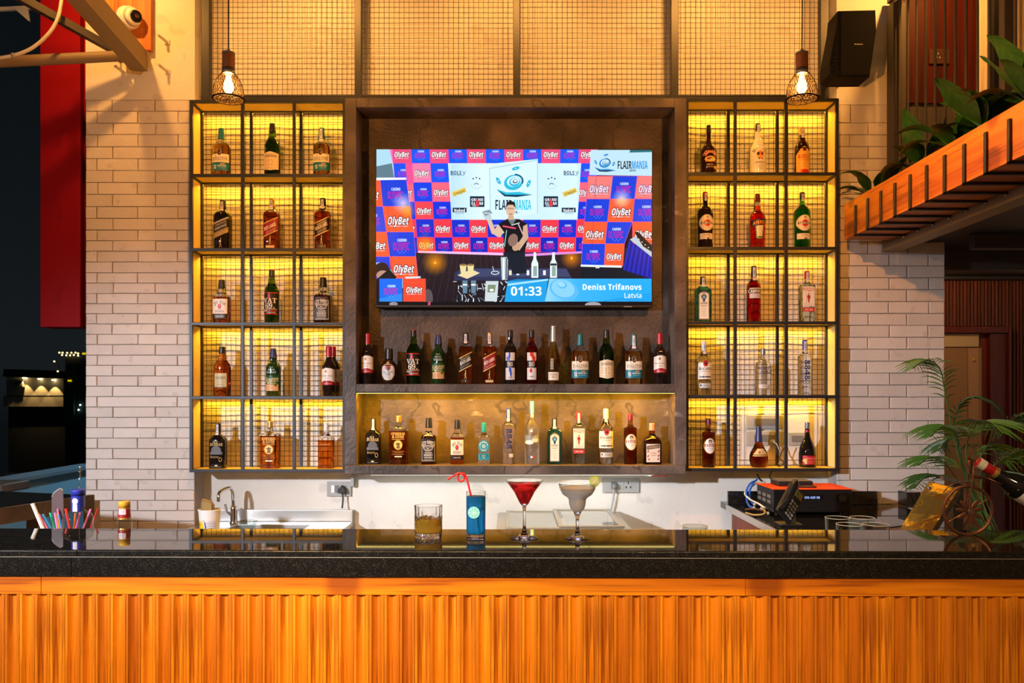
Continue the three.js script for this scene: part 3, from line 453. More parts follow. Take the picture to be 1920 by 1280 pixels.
const LABEL = {
  singleton12: () => { Rr(0, 0.24, 1, 0.42, '#e9dcc4'); Rr(0, 0.62, 1, 0.38, '#0f6f86'); El(0.5, 0.16, 0.13, 0.15, '#c9a46a'); El(0.5, 0.16, 0.115, 0.135, '#12323d'); A.strokeStyle = '#d8663a'; A.lineWidth = 11; A.beginPath(); A.arc(0.5 * CELL, 0.16 * CELL, 14, -1.2, 1.8); A.stroke(); Tx('THE', 0.27, 0.32, 0.1, 0.05, '#5b4a3c'); Tx('SINGLETON', 0.5, 0.45, 0.86, 0.15, '#3d3029', 'bold', 'serif'); lines(0.12, 0.56, 0.76, 1, 0.02, '#8a7763'); Tx('12', 0.22, 0.82, 0.18, 0.17, '#f3e9d8'); Tx('YEARS OLD', 0.62, 0.78, 0.5, 0.07, '#e8e2d4'); lines(0.4, 0.87, 0.45, 1, 0.03, '#9fd0d8'); Rr(0.55, 0.67, 0.25, 0.05, '#d98a5a'); },
  singleton15: () => { LABEL.singleton12(); Rr(0.1, 0.72, 0.25, 0.2, '#0f6f86'); Tx('15', 0.22, 0.82, 0.18, 0.17, '#f3e9d8'); },
  glenfiddich: () => { Pg([[0, 0.12], [0.5, 0.04], [1, 0.12], [1, 0.92], [0.5, 1], [0, 0.92]], '#ddc9a6'); Tx('Glenfiddich', 0.5, 0.24, 0.8, 0.16, '#3a2a20', 'bold', 'serif'); Tx('12', 0.52, 0.58, 0.42, 0.32, '#b58a45', 'normal', 'serif'); lines(0.14, 0.42, 0.2, 5, 0.07, '#8f7a5c'); lines(0.2, 0.84, 0.6, 2, 0.05, '#8f7a5c'); },
  jwdouble: () => { slant(0.24, 0.27, 0.09, '#9aa3c0'); slant(0.27, 0.29, 0.09, '#c9a64e'); slant(0.29, 0.52, 0.09, '#15110e'); slant(0.52, 0.54, 0.09, '#caa64c'); slant(0.55, 0.66, 0.09, '#a8904e'); Tx('JOHNNIE WALKER', 0.5, 0.34, 0.7, 0.05, '#b5a27a', 'bold', 'sans-serif', -0.18); Tx('DOUBLE BLACK', 0.5, 0.43, 0.75, 0.06, '#cfc9c0', 'bold', 'sans-serif', -0.18); walker(0.5, 0.86, 0.22, '#c99f5a'); },
  jwred: () => { slant(0.18, 0.21, 0.1, '#d9b55a'); slant(0.21, 0.56, 0.1, '#8e0a12'); slant(0.56, 0.59, 0.1, '#dcc07a'); Tx('RED LABEL', 0.5, 0.36, 0.84, 0.10, '#f4efe4', 'bold', 'sans-serif', -0.2); lines(0.25, 0.27, 0.0, 0, 0, ''); Tx('John Walker', 0.52, 0.49, 0.6, 0.06, '#e7b9a0', 'italic', 'serif', -0.2); walker(0.5, 0.78, 0.22, '#f0d79a'); Rr(0.2, 0.92, 0.6, 0.07, '#d9c390'); },
  jwblack: () => { slant(0.18, 0.21, 0.1, '#d9b55a'); slant(0.21, 0.56, 0.1, '#15100d'); slant(0.56, 0.59, 0.1, '#dcc07a'); Tx('BLACK LABEL', 0.5, 0.36, 0.84, 0.10, '#f4efe4', 'bold', 'sans-serif', -0.2); Tx('JOHNNIE WALKER', 0.5, 0.27, 0.6, 0.04, '#c9b27a', 'bold', 'sans-serif', -0.2); Tx('aged 12 years', 0.52, 0.48, 0.6, 0.05, '#c9b27a', 'italic', 'serif', -0.2); walker(0.5, 0.77, 0.22, '#f0d79a'); Rr(0.2, 0.9, 0.6, 0.09, '#1a1410'); Tx('12', 0.5, 0.945, 0.1, 0.06, '#e0c690'); },
  jimbeam: () => { Rr(0, 0, 1, 0.75, '#ece4d8'); Rr(0, 0.78, 1, 0.2, '#1b120e'); Arc('JIM BEAM', 0.5, 0.42, 0.42, 0.27, -0.95, 0.95, 0.15, '#1d1714', 'bold', 'serif'); El(0.5, 0.38, 0.13, 0.12, '#c01a22'); El(0.5, 0.36, 0.06, 0.06, '#e0555a'); Pg([[0.42, 0.45], [0.46, 0.55], [0.5, 0.47], [0.54, 0.55], [0.58, 0.45]], '#b01820'); Tx('KENTUCKY STRAIGHT', 0.5, 0.58, 0.6, 0.04, '#4a4038'); Tx('BOURBON', 0.5, 0.65, 0.62, 0.08, '#3a332d', 'bold', 'serif'); Tx('SINCE 1795', 0.5, 0.88, 0.5, 0.06, '#d8cbb8'); },
  vat69: () => { Rr(0, 0, 1, 1, '#100d0c'); Rr(0, 0, 1, 0.04, '#e0201c'); Rr(0, 0.96, 1, 0.04, '#e0201c'); El(0.42, 0.18, 0.1, 0.12, '#c01a1a'); Tx('VAT', 0.5, 0.36, 0.92, 0.22, '#f1e4cc', 'bold', 'serif'); Tx('69.', 0.5, 0.6, 0.72, 0.23, '#f1e4cc', 'bold', 'serif'); Rr(0.03, 0.745, 0.94, 0.035, '#d8b48a'); Rr(0.03, 0.82, 0.3, 0.04, '#e9dcc8'); Rr(0.36, 0.82, 0.58, 0.05, '#a81818'); Rr(0.2, 0.9, 0.7, 0.03, '#c9c0b2'); },
  jd: () => { Rr(0, 0, 1, 1, '#17130f'); A.strokeStyle = '#d8d2c6'; A.lineWidth = 5; A.strokeRect(16, 40, 224, 204); Arc('JACK DANIELS', 0.5, 0.62, 0.5, 0.46, -0.85, 0.85, 0.16, '#f2eee6', 'bold', 'serif'); Rg(0.5, 0.42, 0.3, 0.11, '#e8e2d6', 6); Rg(0.5, 0.42, 0.22, 0.07, '#e8e2d6', 3); Tx('No.7', 0.5, 0.42, 0.22, 0.08, '#f2eee6', 'bold', 'serif'); Tx('Tennessee', 0.5, 0.6, 0.5, 0.09, '#f2eee6', 'italic', 'serif'); Tx('WHISKEY', 0.5, 0.71, 0.6, 0.09, '#f2eee6', 'bold', 'serif'); Tx('SOUR MASH', 0.5, 0.81, 0.55, 0.06, '#e8e2d6'); lines(0.2, 0.88, 0.6, 2, 0.035, '#bdb5a6'); },
  teachers: () => { Rr(0, 0, 1, 0.98, '#cdbf93'); Rr(0, 0.9, 1, 0.08, '#6d6a3c'); Tx("TEACHER'S", 0.5, 0.3, 0.84, 0.16, '#2a2018', 'bold', 'serif'); lines(0.2, 0.46, 0.6, 4, 0.09, '#8b7d55'); Tx('HIGHLAND CREAM', 0.5, 0.78, 0.6, 0.05, '#5a4c30'); },
  signature: () => { Tx('GOLD', 0.5, 0.04, 0.3, 0.05, '#b8b48a'); Tx('RARE AGED', 0.5, 0.13, 0.5, 0.06, '#a9c0c8'); Tx('WHISKY', 0.5, 0.24, 0.7, 0.08, '#b8c4c8', 'bold', 'serif'); Rr(0, 0.36, 1, 0.36, '#0d4a22'); Tx('Signature', 0.5, 0.52, 0.92, 0.2, '#e6cf9a', 'italic bold', 'serif', -0.06); Rr(0.08, 0.72, 0.88, 0.26, '#d9a878'); lines(0.2, 0.8, 0.5, 3, 0.05, '#a87a50'); El(0.8, 0.72, 0.1, 0.09, '#5a6a20'); Rr(0.2, 0.66, 0.6, 0.03, '#dcc890'); },
  redwine: () => { Pg([[0, 0.1], [0.25, 0.03], [0.5, 0], [0.75, 0.03], [1, 0.1], [1, 0.84], [0, 0.84]], '#e2d9cf'); Pg([[0, 0.84], [0.3, 0.74], [0.5, 0.72], [0.75, 0.76], [1, 0.84], [1, 1], [0, 1]], '#9c1030'); El(0.4, 0.2, 0.1, 0.09, '#c9a050'); El(0.4, 0.2, 0.06, 0.05, '#7a5a28'); Tx('JACOBS CREEK', 0.46, 0.46, 0.8, 0.07, '#4c423a', 'bold', 'serif'); Tx('SHIRAZ', 0.46, 0.6, 0.3, 0.05, '#6b5f54'); Rr(0.2, 0.9, 0.6, 0.03, '#d8a060'); },
  durbar: () => { Tx('OLD', 0.45, 0.06, 0.3, 0.07, '#c8ac68', 'bold', 'serif'); Tx('DURBAR', 0.5, 0.15, 0.82, 0.1, '#c8ac68', 'bold', 'serif'); Pg([[0.18, 0.44], [0.2, 0.32], [0.3, 0.24], [0.5, 0.2], [0.7, 0.24], [0.8, 0.32], [0.82, 0.44]], '#55555a'); Rr(0.1, 0.42, 0.8, 0.1, '#44444a'); for (let i = 0; i < 8; i++) Rr(0.14 + i * 0.095, 0.43, 0.03, 0.08, '#8a8a90'); Tx('Reserve', 0.38, 0.6, 0.55, 0.08, '#b99a52', 'italic', 'serif'); Rg(0.76, 0.7, 0.09, 0.07, '#c09a4a', 6); El(0.5, 0.92, 0.1, 0.025, '#d8cfa0'); lines(0.15, 0.96, 0.7, 1, 0.03, '#8f887c'); },
  gurkhas: () => { Tx('GURKHAS', 0.5, 0.06, 0.78, 0.1, '#f0c860', 'bold', 'serif'); Tx('& GUNS', 0.5, 0.18, 0.68, 0.1, '#f0c860', 'bold', 'serif'); Rr(0.15, 0.27, 0.7, 0.02, '#d8ac48'); El(0.5, 0.5, 0.25, 0.19, '#d8aa3c'); El(0.5, 0.5, 0.21, 0.16, '#f0cc70'); El(0.5, 0.46, 0.09, 0.05, '#6a4a10'); Rr(0.36, 0.44, 0.28, 0.035, '#5a3c0c'); Pg([[0.44, 0.48], [0.58, 0.48], [0.62, 0.64], [0.4, 0.64]], '#7a5514'); lines(0.15, 0.74, 0.7, 3, 0.06, '#c89a40'); Rr(0.3, 0.93, 0.42, 0.05, '#f2e4c8'); },
  plain: () => { Tx('DURBAR', 0.5, 0.25, 0.7, 0.09, '#c98a40', 'bold', 'serif'); lines(0.2, 0.45, 0.6, 3, 0.09, '#b87830'); },
  baileys: () => { A.strokeStyle = '#8c1d20'; A.lineWidth = 50; A.beginPath(); A.ellipse(128, 118, 96, 78, 0, Math.PI * 1.1, Math.PI * 1.9); A.stroke(); A.strokeStyle = '#e5c47c'; A.lineWidth = 6; A.beginPath(); A.ellipse(128, 118, 122, 104, 0, Math.PI * 1.1, Math.PI * 1.9); A.stroke(); Arc('BAILEYS', 0.5, 0.46, 0.38, 0.31, -0.95, 0.95, 0.12, '#f6e6b8', 'bold', 'serif'); El(0.5, 0.5, 0.36, 0.13, '#e3b45a'); El(0.45, 0.48, 0.2, 0.06, '#7a4a22'); El(0.6, 0.52, 0.12, 0.05, '#b9d0a0'); A.strokeStyle = '#d2a14e'; A.lineWidth = 7; A.beginPath(); A.ellipse(128, 170, 90, 24, 0, Math.PI * 1.15, Math.PI * 1.85); A.stroke(); Tx('ORIGINAL', 0.5, 0.74, 0.5, 0.06, '#d9b468', 'bold', 'serif'); Tx('IRISH CREAM', 0.5, 0.84, 0.5, 0.05, '#c9a458'); El(0.85, 0.86, 0.09, 0.07, '#d9b030'); },
  malibu: () => { Arc('MALIBU', 0.5, 0.42, 0.44, 0.4, -1.05, 1.05, 0.17, '#241c18', 'bold', 'serif'); El(0.5, 0.38, 0.2, 0.16, '#f4a23a'); El(0.38, 0.34, 0.1, 0.06, '#241c18'); El(0.62, 0.33, 0.11, 0.07, '#d8452a'); Pg([[0.6, 0.4], [0.74, 0.38], [0.66, 0.26]], '#3a2418'); El(0.44, 0.52, 0.06, 0.03, '#2a4a30'); El(0.64, 0.52, 0.05, 0.03, '#8a4a20'); Tx('CARIBBEAN RUM', 0.5, 0.66, 0.7, 0.05, '#6a5a50'); lines(0.3, 0.76, 0.4, 3, 0.07, '#9a8878'); },
  kahlua: () => { A.fillStyle = '#efb34e'; A.beginPath(); A.moveTo(0, CELL); A.lineTo(0, 0.32 * CELL); A.quadraticCurveTo(0.5 * CELL, -0.3 * CELL, CELL, 0.32 * CELL); A.lineTo(CELL, CELL); A.fill(); Rr(0.38, 0.05, 0.26, 0.13, '#a83a20'); El(0.51, 0.12, 0.07, 0.05, '#3a1a10'); Tx('KAHLUA', 0.52, 0.36, 0.86, 0.15, '#b3161c', 'bold', 'serif'); Tx('LICOR DE CAFE', 0.56, 0.5, 0.5, 0.05, '#9a3a20'); lines(0.35, 0.6, 0.4, 3, 0.07, '#b8762e'); Rr(0.25, 0.84, 0.6, 0.12, '#c71a1a'); },
  martini: () => { El(0.5, 0.33, 0.5, 0.33, '#e6dcd2'); Rg(0.5, 0.33, 0.47, 0.31, '#b9a48e', 4); El(0.52, 0.34, 0.22, 0.14, '#c81a24'); Rr(0.1, 0.295, 0.82, 0.09, '#15100e'); Tx('MARTINI', 0.51, 0.34, 0.74, 0.075, '#f2ece4'); El(0.52, 0.1, 0.07, 0.04, '#8a7a6a'); lines(0.3, 0.48, 0.4, 3, 0.04, '#a89a8c', 0.008); Rr(0.03, 0.76, 0.94, 0.24, '#e6dcd2'); Tx('ROSSO', 0.5, 0.83, 0.5, 0.05, '#4a3c34'); lines(0.2, 0.9, 0.6, 2, 0.03, '#8d7f74', 0.01); Rr(0.5, 0.95, 0.16, 0.05, '#2a4a90'); },
  aperol: () => { Pg([[0, 0.1], [1, 0], [1, 0.28], [0.94, 0.26], [0, 0.42]], '#131a3c'); Tx('APEROL', 0.5, 0.2, 0.84, 0.16, '#f39a26', 'bold', 'sans-serif', -0.1, -0.2); Pg([[0.2, 0.38], [0.8, 0.34], [0.72, 0.97], [0.5, 1], [0.28, 0.97]], '#6f9a3c'); Pg([[0.27, 0.38], [0.73, 0.35], [0.66, 0.94], [0.34, 0.94]], '#eadfcf'); lines(0.38, 0.46, 0.28, 4, 0.08, '#8f8274'); El(0.52, 0.8, 0.05, 0.05, '#e88a20'); Rr(0.36, 0.88, 0.3, 0.05, '#131a3c'); },
  bombay: () => { A.fillStyle = '#8d7f6c'; A.beginPath(); A.moveTo(0.05 * CELL, CELL); A.lineTo(0.05 * CELL, 0.15 * CELL); A.quadraticCurveTo(0.5 * CELL, -0.12 * CELL, 0.95 * CELL, 0.15 * CELL); A.lineTo(0.95 * CELL, CELL); A.fill(); A.fillStyle = '#e8e4da'; A.beginPath(); A.moveTo(0.12 * CELL, 0.97 * CELL); A.lineTo(0.12 * CELL, 0.17 * CELL); A.quadraticCurveTo(0.5 * CELL, -0.06 * CELL, 0.88 * CELL, 0.17 * CELL); A.lineTo(0.88 * CELL, 0.97 * CELL); A.fill(); Arc('BOMBAY', 0.5, 0.34, 0.3, 0.2, -0.9, 0.9, 0.09, '#161c2c', 'bold', 'serif'); El(0.5, 0.25, 0.2, 0.085, '#16305c'); El(0.5, 0.25, 0.12, 0.055, '#69b6e6'); El(0.5, 0.36, 0.1, 0.045, '#142850'); Tx('SAPPHIRE', 0.5, 0.45, 0.64, 0.07, '#161c2c', 'bold', 'serif'); Tx('LONDON DRY GIN', 0.5, 0.54, 0.5, 0.04, '#4a5060'); lines(0.3, 0.62, 0.4, 5, 0.06, '#9a9ca0', 0.01); },
  campari: () => { Rr(0.1, 0, 0.9, 0.1, '#d9d3c8'); Rr(0, 0.1, 1, 0.42, '#1a1c2c'); Tx('CAMPARI', 0.5, 0.31, 0.96, 0.3, '#f3e6d6'); Rr(0.1, 0.54, 0.9, 0.46, '#c9c4cc'); lines(0.2, 0.64, 0.6, 3, 0.1, '#8d8898', 0.03); },
  beefeater: () => { Rr(0, 0, 1, 0.78, '#e9ddcd'); Tx('BEEFEATER', 0.5, 0.1, 0.94, 0.1, '#b8202a', 'bold', 'serif'); Tx('LONDON', 0.55, 0.17, 0.3, 0.03, '#7a3030'); El(0.5, 0.28, 0.05, 0.03, '#8a1a1c'); Pg([[0.38, 0.36], [0.5, 0.31], [0.62, 0.36], [0.64, 0.46], [0.57, 0.45], [0.56, 0.55], [0.53, 0.64], [0.47, 0.64], [0.44, 0.55], [0.43, 0.45], [0.36, 0.44]], '#a51d22'); Rr(0.32, 0.28, 0.025, 0.34, '#7a5030'); lines(0.1, 0.68, 0.8, 2, 0.05, '#a8927c'); Rr(0, 0.83, 1, 0.15, '#c61c22'); Tx('DRY GIN', 0.5, 0.905, 0.7, 0.07, '#f0d0c0'); },
  bacardi: () => { Rr(0, 0.08, 1, 0.56, '#ece2d2'); El(0.5, 0.11, 0.18, 0.11, '#2a1c18'); El(0.5, 0.11, 0.16, 0.1, '#c8202c'); Pg([[0.38, 0.13], [0.44, 0.07], [0.5, 0.1], [0.56, 0.07], [0.62, 0.13], [0.5, 0.15]], '#1a1210'); Tx('BACARDI', 0.5, 0.29, 0.88, 0.085, '#1c1614'); Tx('CARTA BLANCA', 0.5, 0.38, 0.6, 0.035, '#5a5048'); lines(0.2, 0.44, 0.6, 2, 0.04, '#b0a492', 0.008); for (let i = 0; i < 8; i++) El(0.14 + i * 0.103, 0.565, 0.05, 0.02 + (i % 3) * 0.008, '#241c1a'); Rr(0.08, 0.78, 0.86, 0.16, '#b9b6b4'); Tx('SUPERIOR', 0.55, 0.86, 0.5, 0.05, '#77736f'); El(0.18, 0.85, 0.045, 0.035, '#222'); },
  absolut: () => { Tx('ABSOLUT', 0.5, 0.1, 0.9, 0.15, '#132a5c'); Tx('VODKA', 0.5, 0.28, 0.74, 0.15, '#132a5c'); Rr(0.08, 0.82, 0.84, 0.16, '#c9bfb4'); lines(0.3, 0.5, 0.42, 4, 0.07, '#b7b9be', 0.012); Tx('IMPORTED', 0.5, 0.9, 0.5, 0.05, '#8a8078'); },
  digits: () => { A.save(); A.translate(0.56 * CELL, 0.36 * CELL); A.rotate(Math.PI / 2); A.font = 'bold 100px sans-serif'; A.textAlign = 'center'; A.textBaseline = 'middle'; A.scale(0.7 * CELL / A.measureText('8848').width, 0.5 * CELL / 72); A.fillStyle = '#182a6c'; A.fillText('8848', 0, 4); A.font = 'bold 20px sans-serif'; A.fillText('VODKA · THE HIGHEST SPIRIT', 0, 66); A.restore(); for (let i = 0; i < 7; i++) El(0.2 + i * 0.1, 0.8 + (i % 2) * 0.03, 0.035, 0.02, '#3a3c44'); Rr(0.55, 0.86, 0.36, 0.12, '#d4d2d2'); },
  khukri: () => { El(0.5, 0.5, 0.5, 0.5, '#b88a3c'); El(0.5, 0.5, 0.44, 0.46, '#e4dfda'); El(0.52, 0.22, 0.16, 0.12, '#2a1a14'); El(0.52, 0.25, 0.1, 0.08, '#c9a070'); Rr(0.06, 0.38, 0.88, 0.2, '#7c1420'); Tx('Khukri', 0.5, 0.47, 0.84, 0.2, '#efe6dc', 'italic bold', 'serif'); Tx('NEPALESE RUM', 0.5, 0.68, 0.6, 0.06, '#7a706a'); lines(0.28, 0.78, 0.44, 2, 0.06, '#a8a09a'); },
  xo: () => { Pg([[0.2, 0], [0.8, 0], [1, 0.72], [0, 0.72]], '#d8b64a'); Pg([[0.25, 0.05], [0.75, 0.05], [0.9, 0.66], [0.1, 0.66]], '#c9b48a'); El(0.4, 0.45, 0.08, 0.13, '#b83a20'); lines(0.5, 0.2, 0.3, 4, 0.12, '#7c6840', 0.03); Rr(0.0, 0.8, 1, 0.12, '#c8a860'); },
  brandy: () => { Rr(0, 0.15, 1, 0.82, '#b8141c'); El(0.14, 0.6, 0.14, 0.16, '#e2b25a'); El(0.2, 0.8, 0.08, 0.08, '#c2d49a'); Tx('SPARKLING', 0.55, 0.4, 0.7, 0.13, '#f0c8b0', 'italic', 'serif'); lines(0.3, 0.6, 0.5, 3, 0.11, '#e09a80', 0.03); },
  oldmonk: () => { Pg([[0.1, 0.08], [0.5, 0], [0.9, 0.08], [1, 0.3], [1, 0.7], [0.8, 0.94], [0.5, 1], [0.2, 0.94], [0, 0.7], [0, 0.3]], '#c2b193'); Pg([[0.14, 0.12], [0.5, 0.04], [0.86, 0.12], [0.94, 0.32], [0.94, 0.68], [0.76, 0.9], [0.5, 0.95], [0.24, 0.9], [0.06, 0.68], [0.06, 0.32]], '#cfd4d8'); El(0.5, 0.25, 0.22, 0.18, '#c02a28'); El(0.5, 0.29, 0.12, 0.13, '#5a4632'); Tx('OLD MONK', 0.52, 0.52, 0.74, 0.11, '#22242c', 'bold', 'serif'); Tx('RUM', 0.5, 0.65, 0.4, 0.1, '#22242c'); lines(0.25, 0.74, 0.5, 3, 0.06, '#8a8478', 0.02); Rr(0.74, 0.55, 0.14, 0.18, '#e2dcea'); },
  syrupblue: () => { Rr(0, 0, 1, 1, '#dcd9d8'); Rr(0, 0.3, 1, 0.26, '#141218'); Tx('1883', 0.48, 0.42, 0.6, 0.15, '#f0e8dc', 'bold', 'serif'); A.strokeStyle = '#2a5ad0'; A.lineWidth = 52; A.beginPath(); A.moveTo(90, 0); A.bezierCurveTo(150, 40, 60, 60, 40, 74); A.stroke(); A.beginPath(); A.moveTo(90, 150); A.bezierCurveTo(180, 165, 110, 190, 170, 210); A.stroke(); Tx('CURACAO', 0.5, 0.92, 0.5, 0.05, '#4a4a52'); lines(0.3, 0.52, 0.4, 1, 0.1, '#c8bda8'); },
  syrupred: () => { Rr(0, 0, 1, 1, '#dcd9d8'); Rr(0, 0.3, 1, 0.26, '#141218'); Tx('1883', 0.48, 0.42, 0.62, 0.15, '#f0e8dc', 'bold', 'serif'); A.strokeStyle = '#d03020'; A.lineWidth = 58; A.beginPath(); A.moveTo(70, 6); A.bezierCurveTo(180, 0, 130, 44, 220, 76); A.stroke(); El(0.4, 0.66, 0.16, 0.08, '#c8261c'); Tx('GRENADINE', 0.5, 0.88, 0.5, 0.05, '#4a4a52'); lines(0.3, 0.52, 0.4, 1, 0.1, '#c8bda8'); },
  prosecco: () => { for (let i = 0; i < 6; i++) for (let j = 0; j < 2; j++) { const x = 0.3 + j * 0.13, y = 0.05 + i * 0.085; Pg([[x, y - 0.035], [x + 0.055, y], [x, y + 0.035], [x - 0.055, y]], '#e8e6e0'); } Rr(0.08, 0.62, 0.84, 0.36, '#d9cfba'); Tx('Prosecco', 0.5, 0.72, 0.6, 0.1, '#6a5a48', 'italic', 'serif'); Tx('BRUT', 0.5, 0.84, 0.3, 0.06, '#6a5a48'); },
  tequila: () => { El(0.5, 0.3, 0.44, 0.3, '#1a94b8'); Rg(0.5, 0.3, 0.3, 0.2, '#d8ecf0', 5); El(0.5, 0.3, 0.16, 0.11, '#9ad0dc'); Arc('OLMECA', 0.5, 0.32, 0.36, 0.24, -1.1, 1.1, 0.08, '#eaf6f8'); Tx('TEQUILA', 0.5, 0.5, 0.4, 0.06, '#eaf6f8'); Rr(0.06, 0.66, 0.88, 0.32, '#1a94b8'); Rr(0.2, 0.72, 0.6, 0.1, '#0f5a78'); Tx('BLANCO', 0.5, 0.77, 0.4, 0.07, '#bfe4ec'); El(0.5, 0.88, 0.05, 0.04, '#e8c84a'); },
  goose: () => { Pg([[0.3, 0.06], [0.4, 0.14], [0.56, 0.04], [0.52, 0.2], [0.36, 0.2]], '#f3f3f3'); Pg([[0.62, 0.1], [0.7, 0.02], [0.74, 0.1]], '#f3f3f3'); Pg([[0, 0.28], [0.5, 0.34], [1, 0.26], [1, 0.46], [0.5, 0.5], [0, 0.44]], '#7c8894'); El(0.3, 0.5, 0.3, 0.06, '#ecebe6'); El(0.72, 0.44, 0.26, 0.06, '#d8dadc'); El(0.72, 0.35, 0.2, 0.04, '#a8a294'); Tx('GREY GOOSE', 0.5, 0.63, 0.94, 0.09, '#5a4438', 'bold', 'serif'); Tx('VODKA', 0.5, 0.74, 0.4, 0.045, '#7a6a58'); Rr(0.2, 0.9, 0.17, 0.05, '#23408c'); Rr(0.37, 0.9, 0.17, 0.05, '#f2f2f0'); Rr(0.54, 0.9, 0.17, 0.05, '#c8282c'); },
  cointreau: () => { Rr(0.05, 0, 0.9, 1, '#cfc6bc'); Pg([[0.08, 0.12], [0.92, 0.02], [0.92, 0.22], [0.08, 0.32]], '#4a3a30'); Tx('COINTREAU', 0.5, 0.17, 0.72, 0.1, '#d8b49a', 'bold', 'serif', -0.1); Tx('LIQUEUR', 0.5, 0.5, 0.4, 0.06, '#a03a28'); Tx("L'UNIQUE", 0.5, 0.62, 0.4, 0.05, '#a03a28'); for (const [x, y] of [[0.15, 0.42], [0.85, 0.42], [0.15, 0.68], [0.85, 0.66], [0.2, 0.86], [0.82, 0.84]]) { El(x, y, 0.06, 0.04, '#b83020'); El(x + 0.04, y - 0.05, 0.04, 0.02, '#2a2a22'); } },
  // small prints for other things
  tub: () => { Rr(0, 0, 1, 1, '#e6e4ea'); El(0.16, 0.62, 0.26, 0.46, '#e8c22a'); A.strokeStyle = '#20307c'; A.lineWidth = 12; A.beginPath(); A.ellipse(0.16 * CELL, 0.62 * CELL, 0.32 * CELL, 0.52 * CELL, 0, -1.2, 1.2); A.stroke(); Tx('fresh', 0.14, 0.5, 0.24, 0.14, '#c03a28', 'italic bold', 'serif'); Tx('tubs', 0.16, 0.72, 0.24, 0.14, '#c03a28', 'italic bold', 'serif'); lines(0.5, 0.3, 0.36, 6, 0.07, '#70707a', 0.025); Rr(0.16, 0.92, 0.1, 0.08, '#c02a2a'); },
  crystal: () => { Rr(0, 0, 1, 1, '#8a1420'); Rr(0, 0, 1, 0.06, '#d8a83a'); Rr(0, 0.92, 1, 0.08, '#d8a83a'); Rr(0.3, 0.1, 0.42, 0.5, '#d4d0da'); lines(0.36, 0.2, 0.3, 4, 0.09, '#7a6070', 0.03); },
  neckblue: () => { Rr(0, 0, 1, 1, '#1c2aa8'); El(0.5, 0.3, 0.26, 0.2, '#e8d8de'); El(0.5, 0.6, 0.2, 0.22, '#d8cfe6'); Rr(0.3, 0.72, 0.4, 0.28, '#dcd8e8'); },
  seal: () => { Rr(0, 0, 1, 1, '#d8d4d8'); El(0.5, 0.4, 0.26, 0.24, '#8d98b4'); Rr(0.2, 0.72, 0.6, 0.08, '#9a8a90'); },
  speaker: () => { Tx('YAMAHA', 0.55, 0.5, 0.8, 0.5, '#d8c8a8'); El(0.07, 0.5, 0.06, 0.3, '#d8c8a8'); },
  lcd: () => { Rr(0, 0, 1, 1, '#050507'); Tx('ON AIR 98', 0.5, 0.5, 0.7, 0.5, '#bcd0ff'); Rr(0.02, 0.42, 0.04, 0.2, '#e05030'); },
};
const CELLS = {}; Object.keys(LABEL).forEach((k, i) => { CELLS[k] = [i % 8, i / 8 | 0]; });
for (const k of Object.keys(LABEL)) { const [cx, cy] = CELLS[k]; A.save(); A.translate(cx * CELL, cy * CELL); A.beginPath(); A.rect(0, 0, CELL, CELL); A.clip(); LABEL[k](); A.restore(); }
const atlasTex = new THREE.CanvasTexture(atlas); atlasTex.colorSpace = THREE.SRGBColorSpace;
M.label = std({ map: atlasTex, alphaTest: 0.5, roughness: 0.42, side: THREE.DoubleSide });
const cellUV = (k, u, v) => [(CELLS[k][0] + 0.006 + u * 0.988) / 8, 1 - (CELLS[k][1] + 0.006 + (1 - v) * 0.988) / 6];
function decal(k, w, h) { const g = new THREE.PlaneGeometry(w, h), uv = g.attributes.uv; for (let i = 0; i < uv.count; i++) uv.setXY(i, ...cellUV(k, uv.getX(i), uv.getY(i))); return g; }

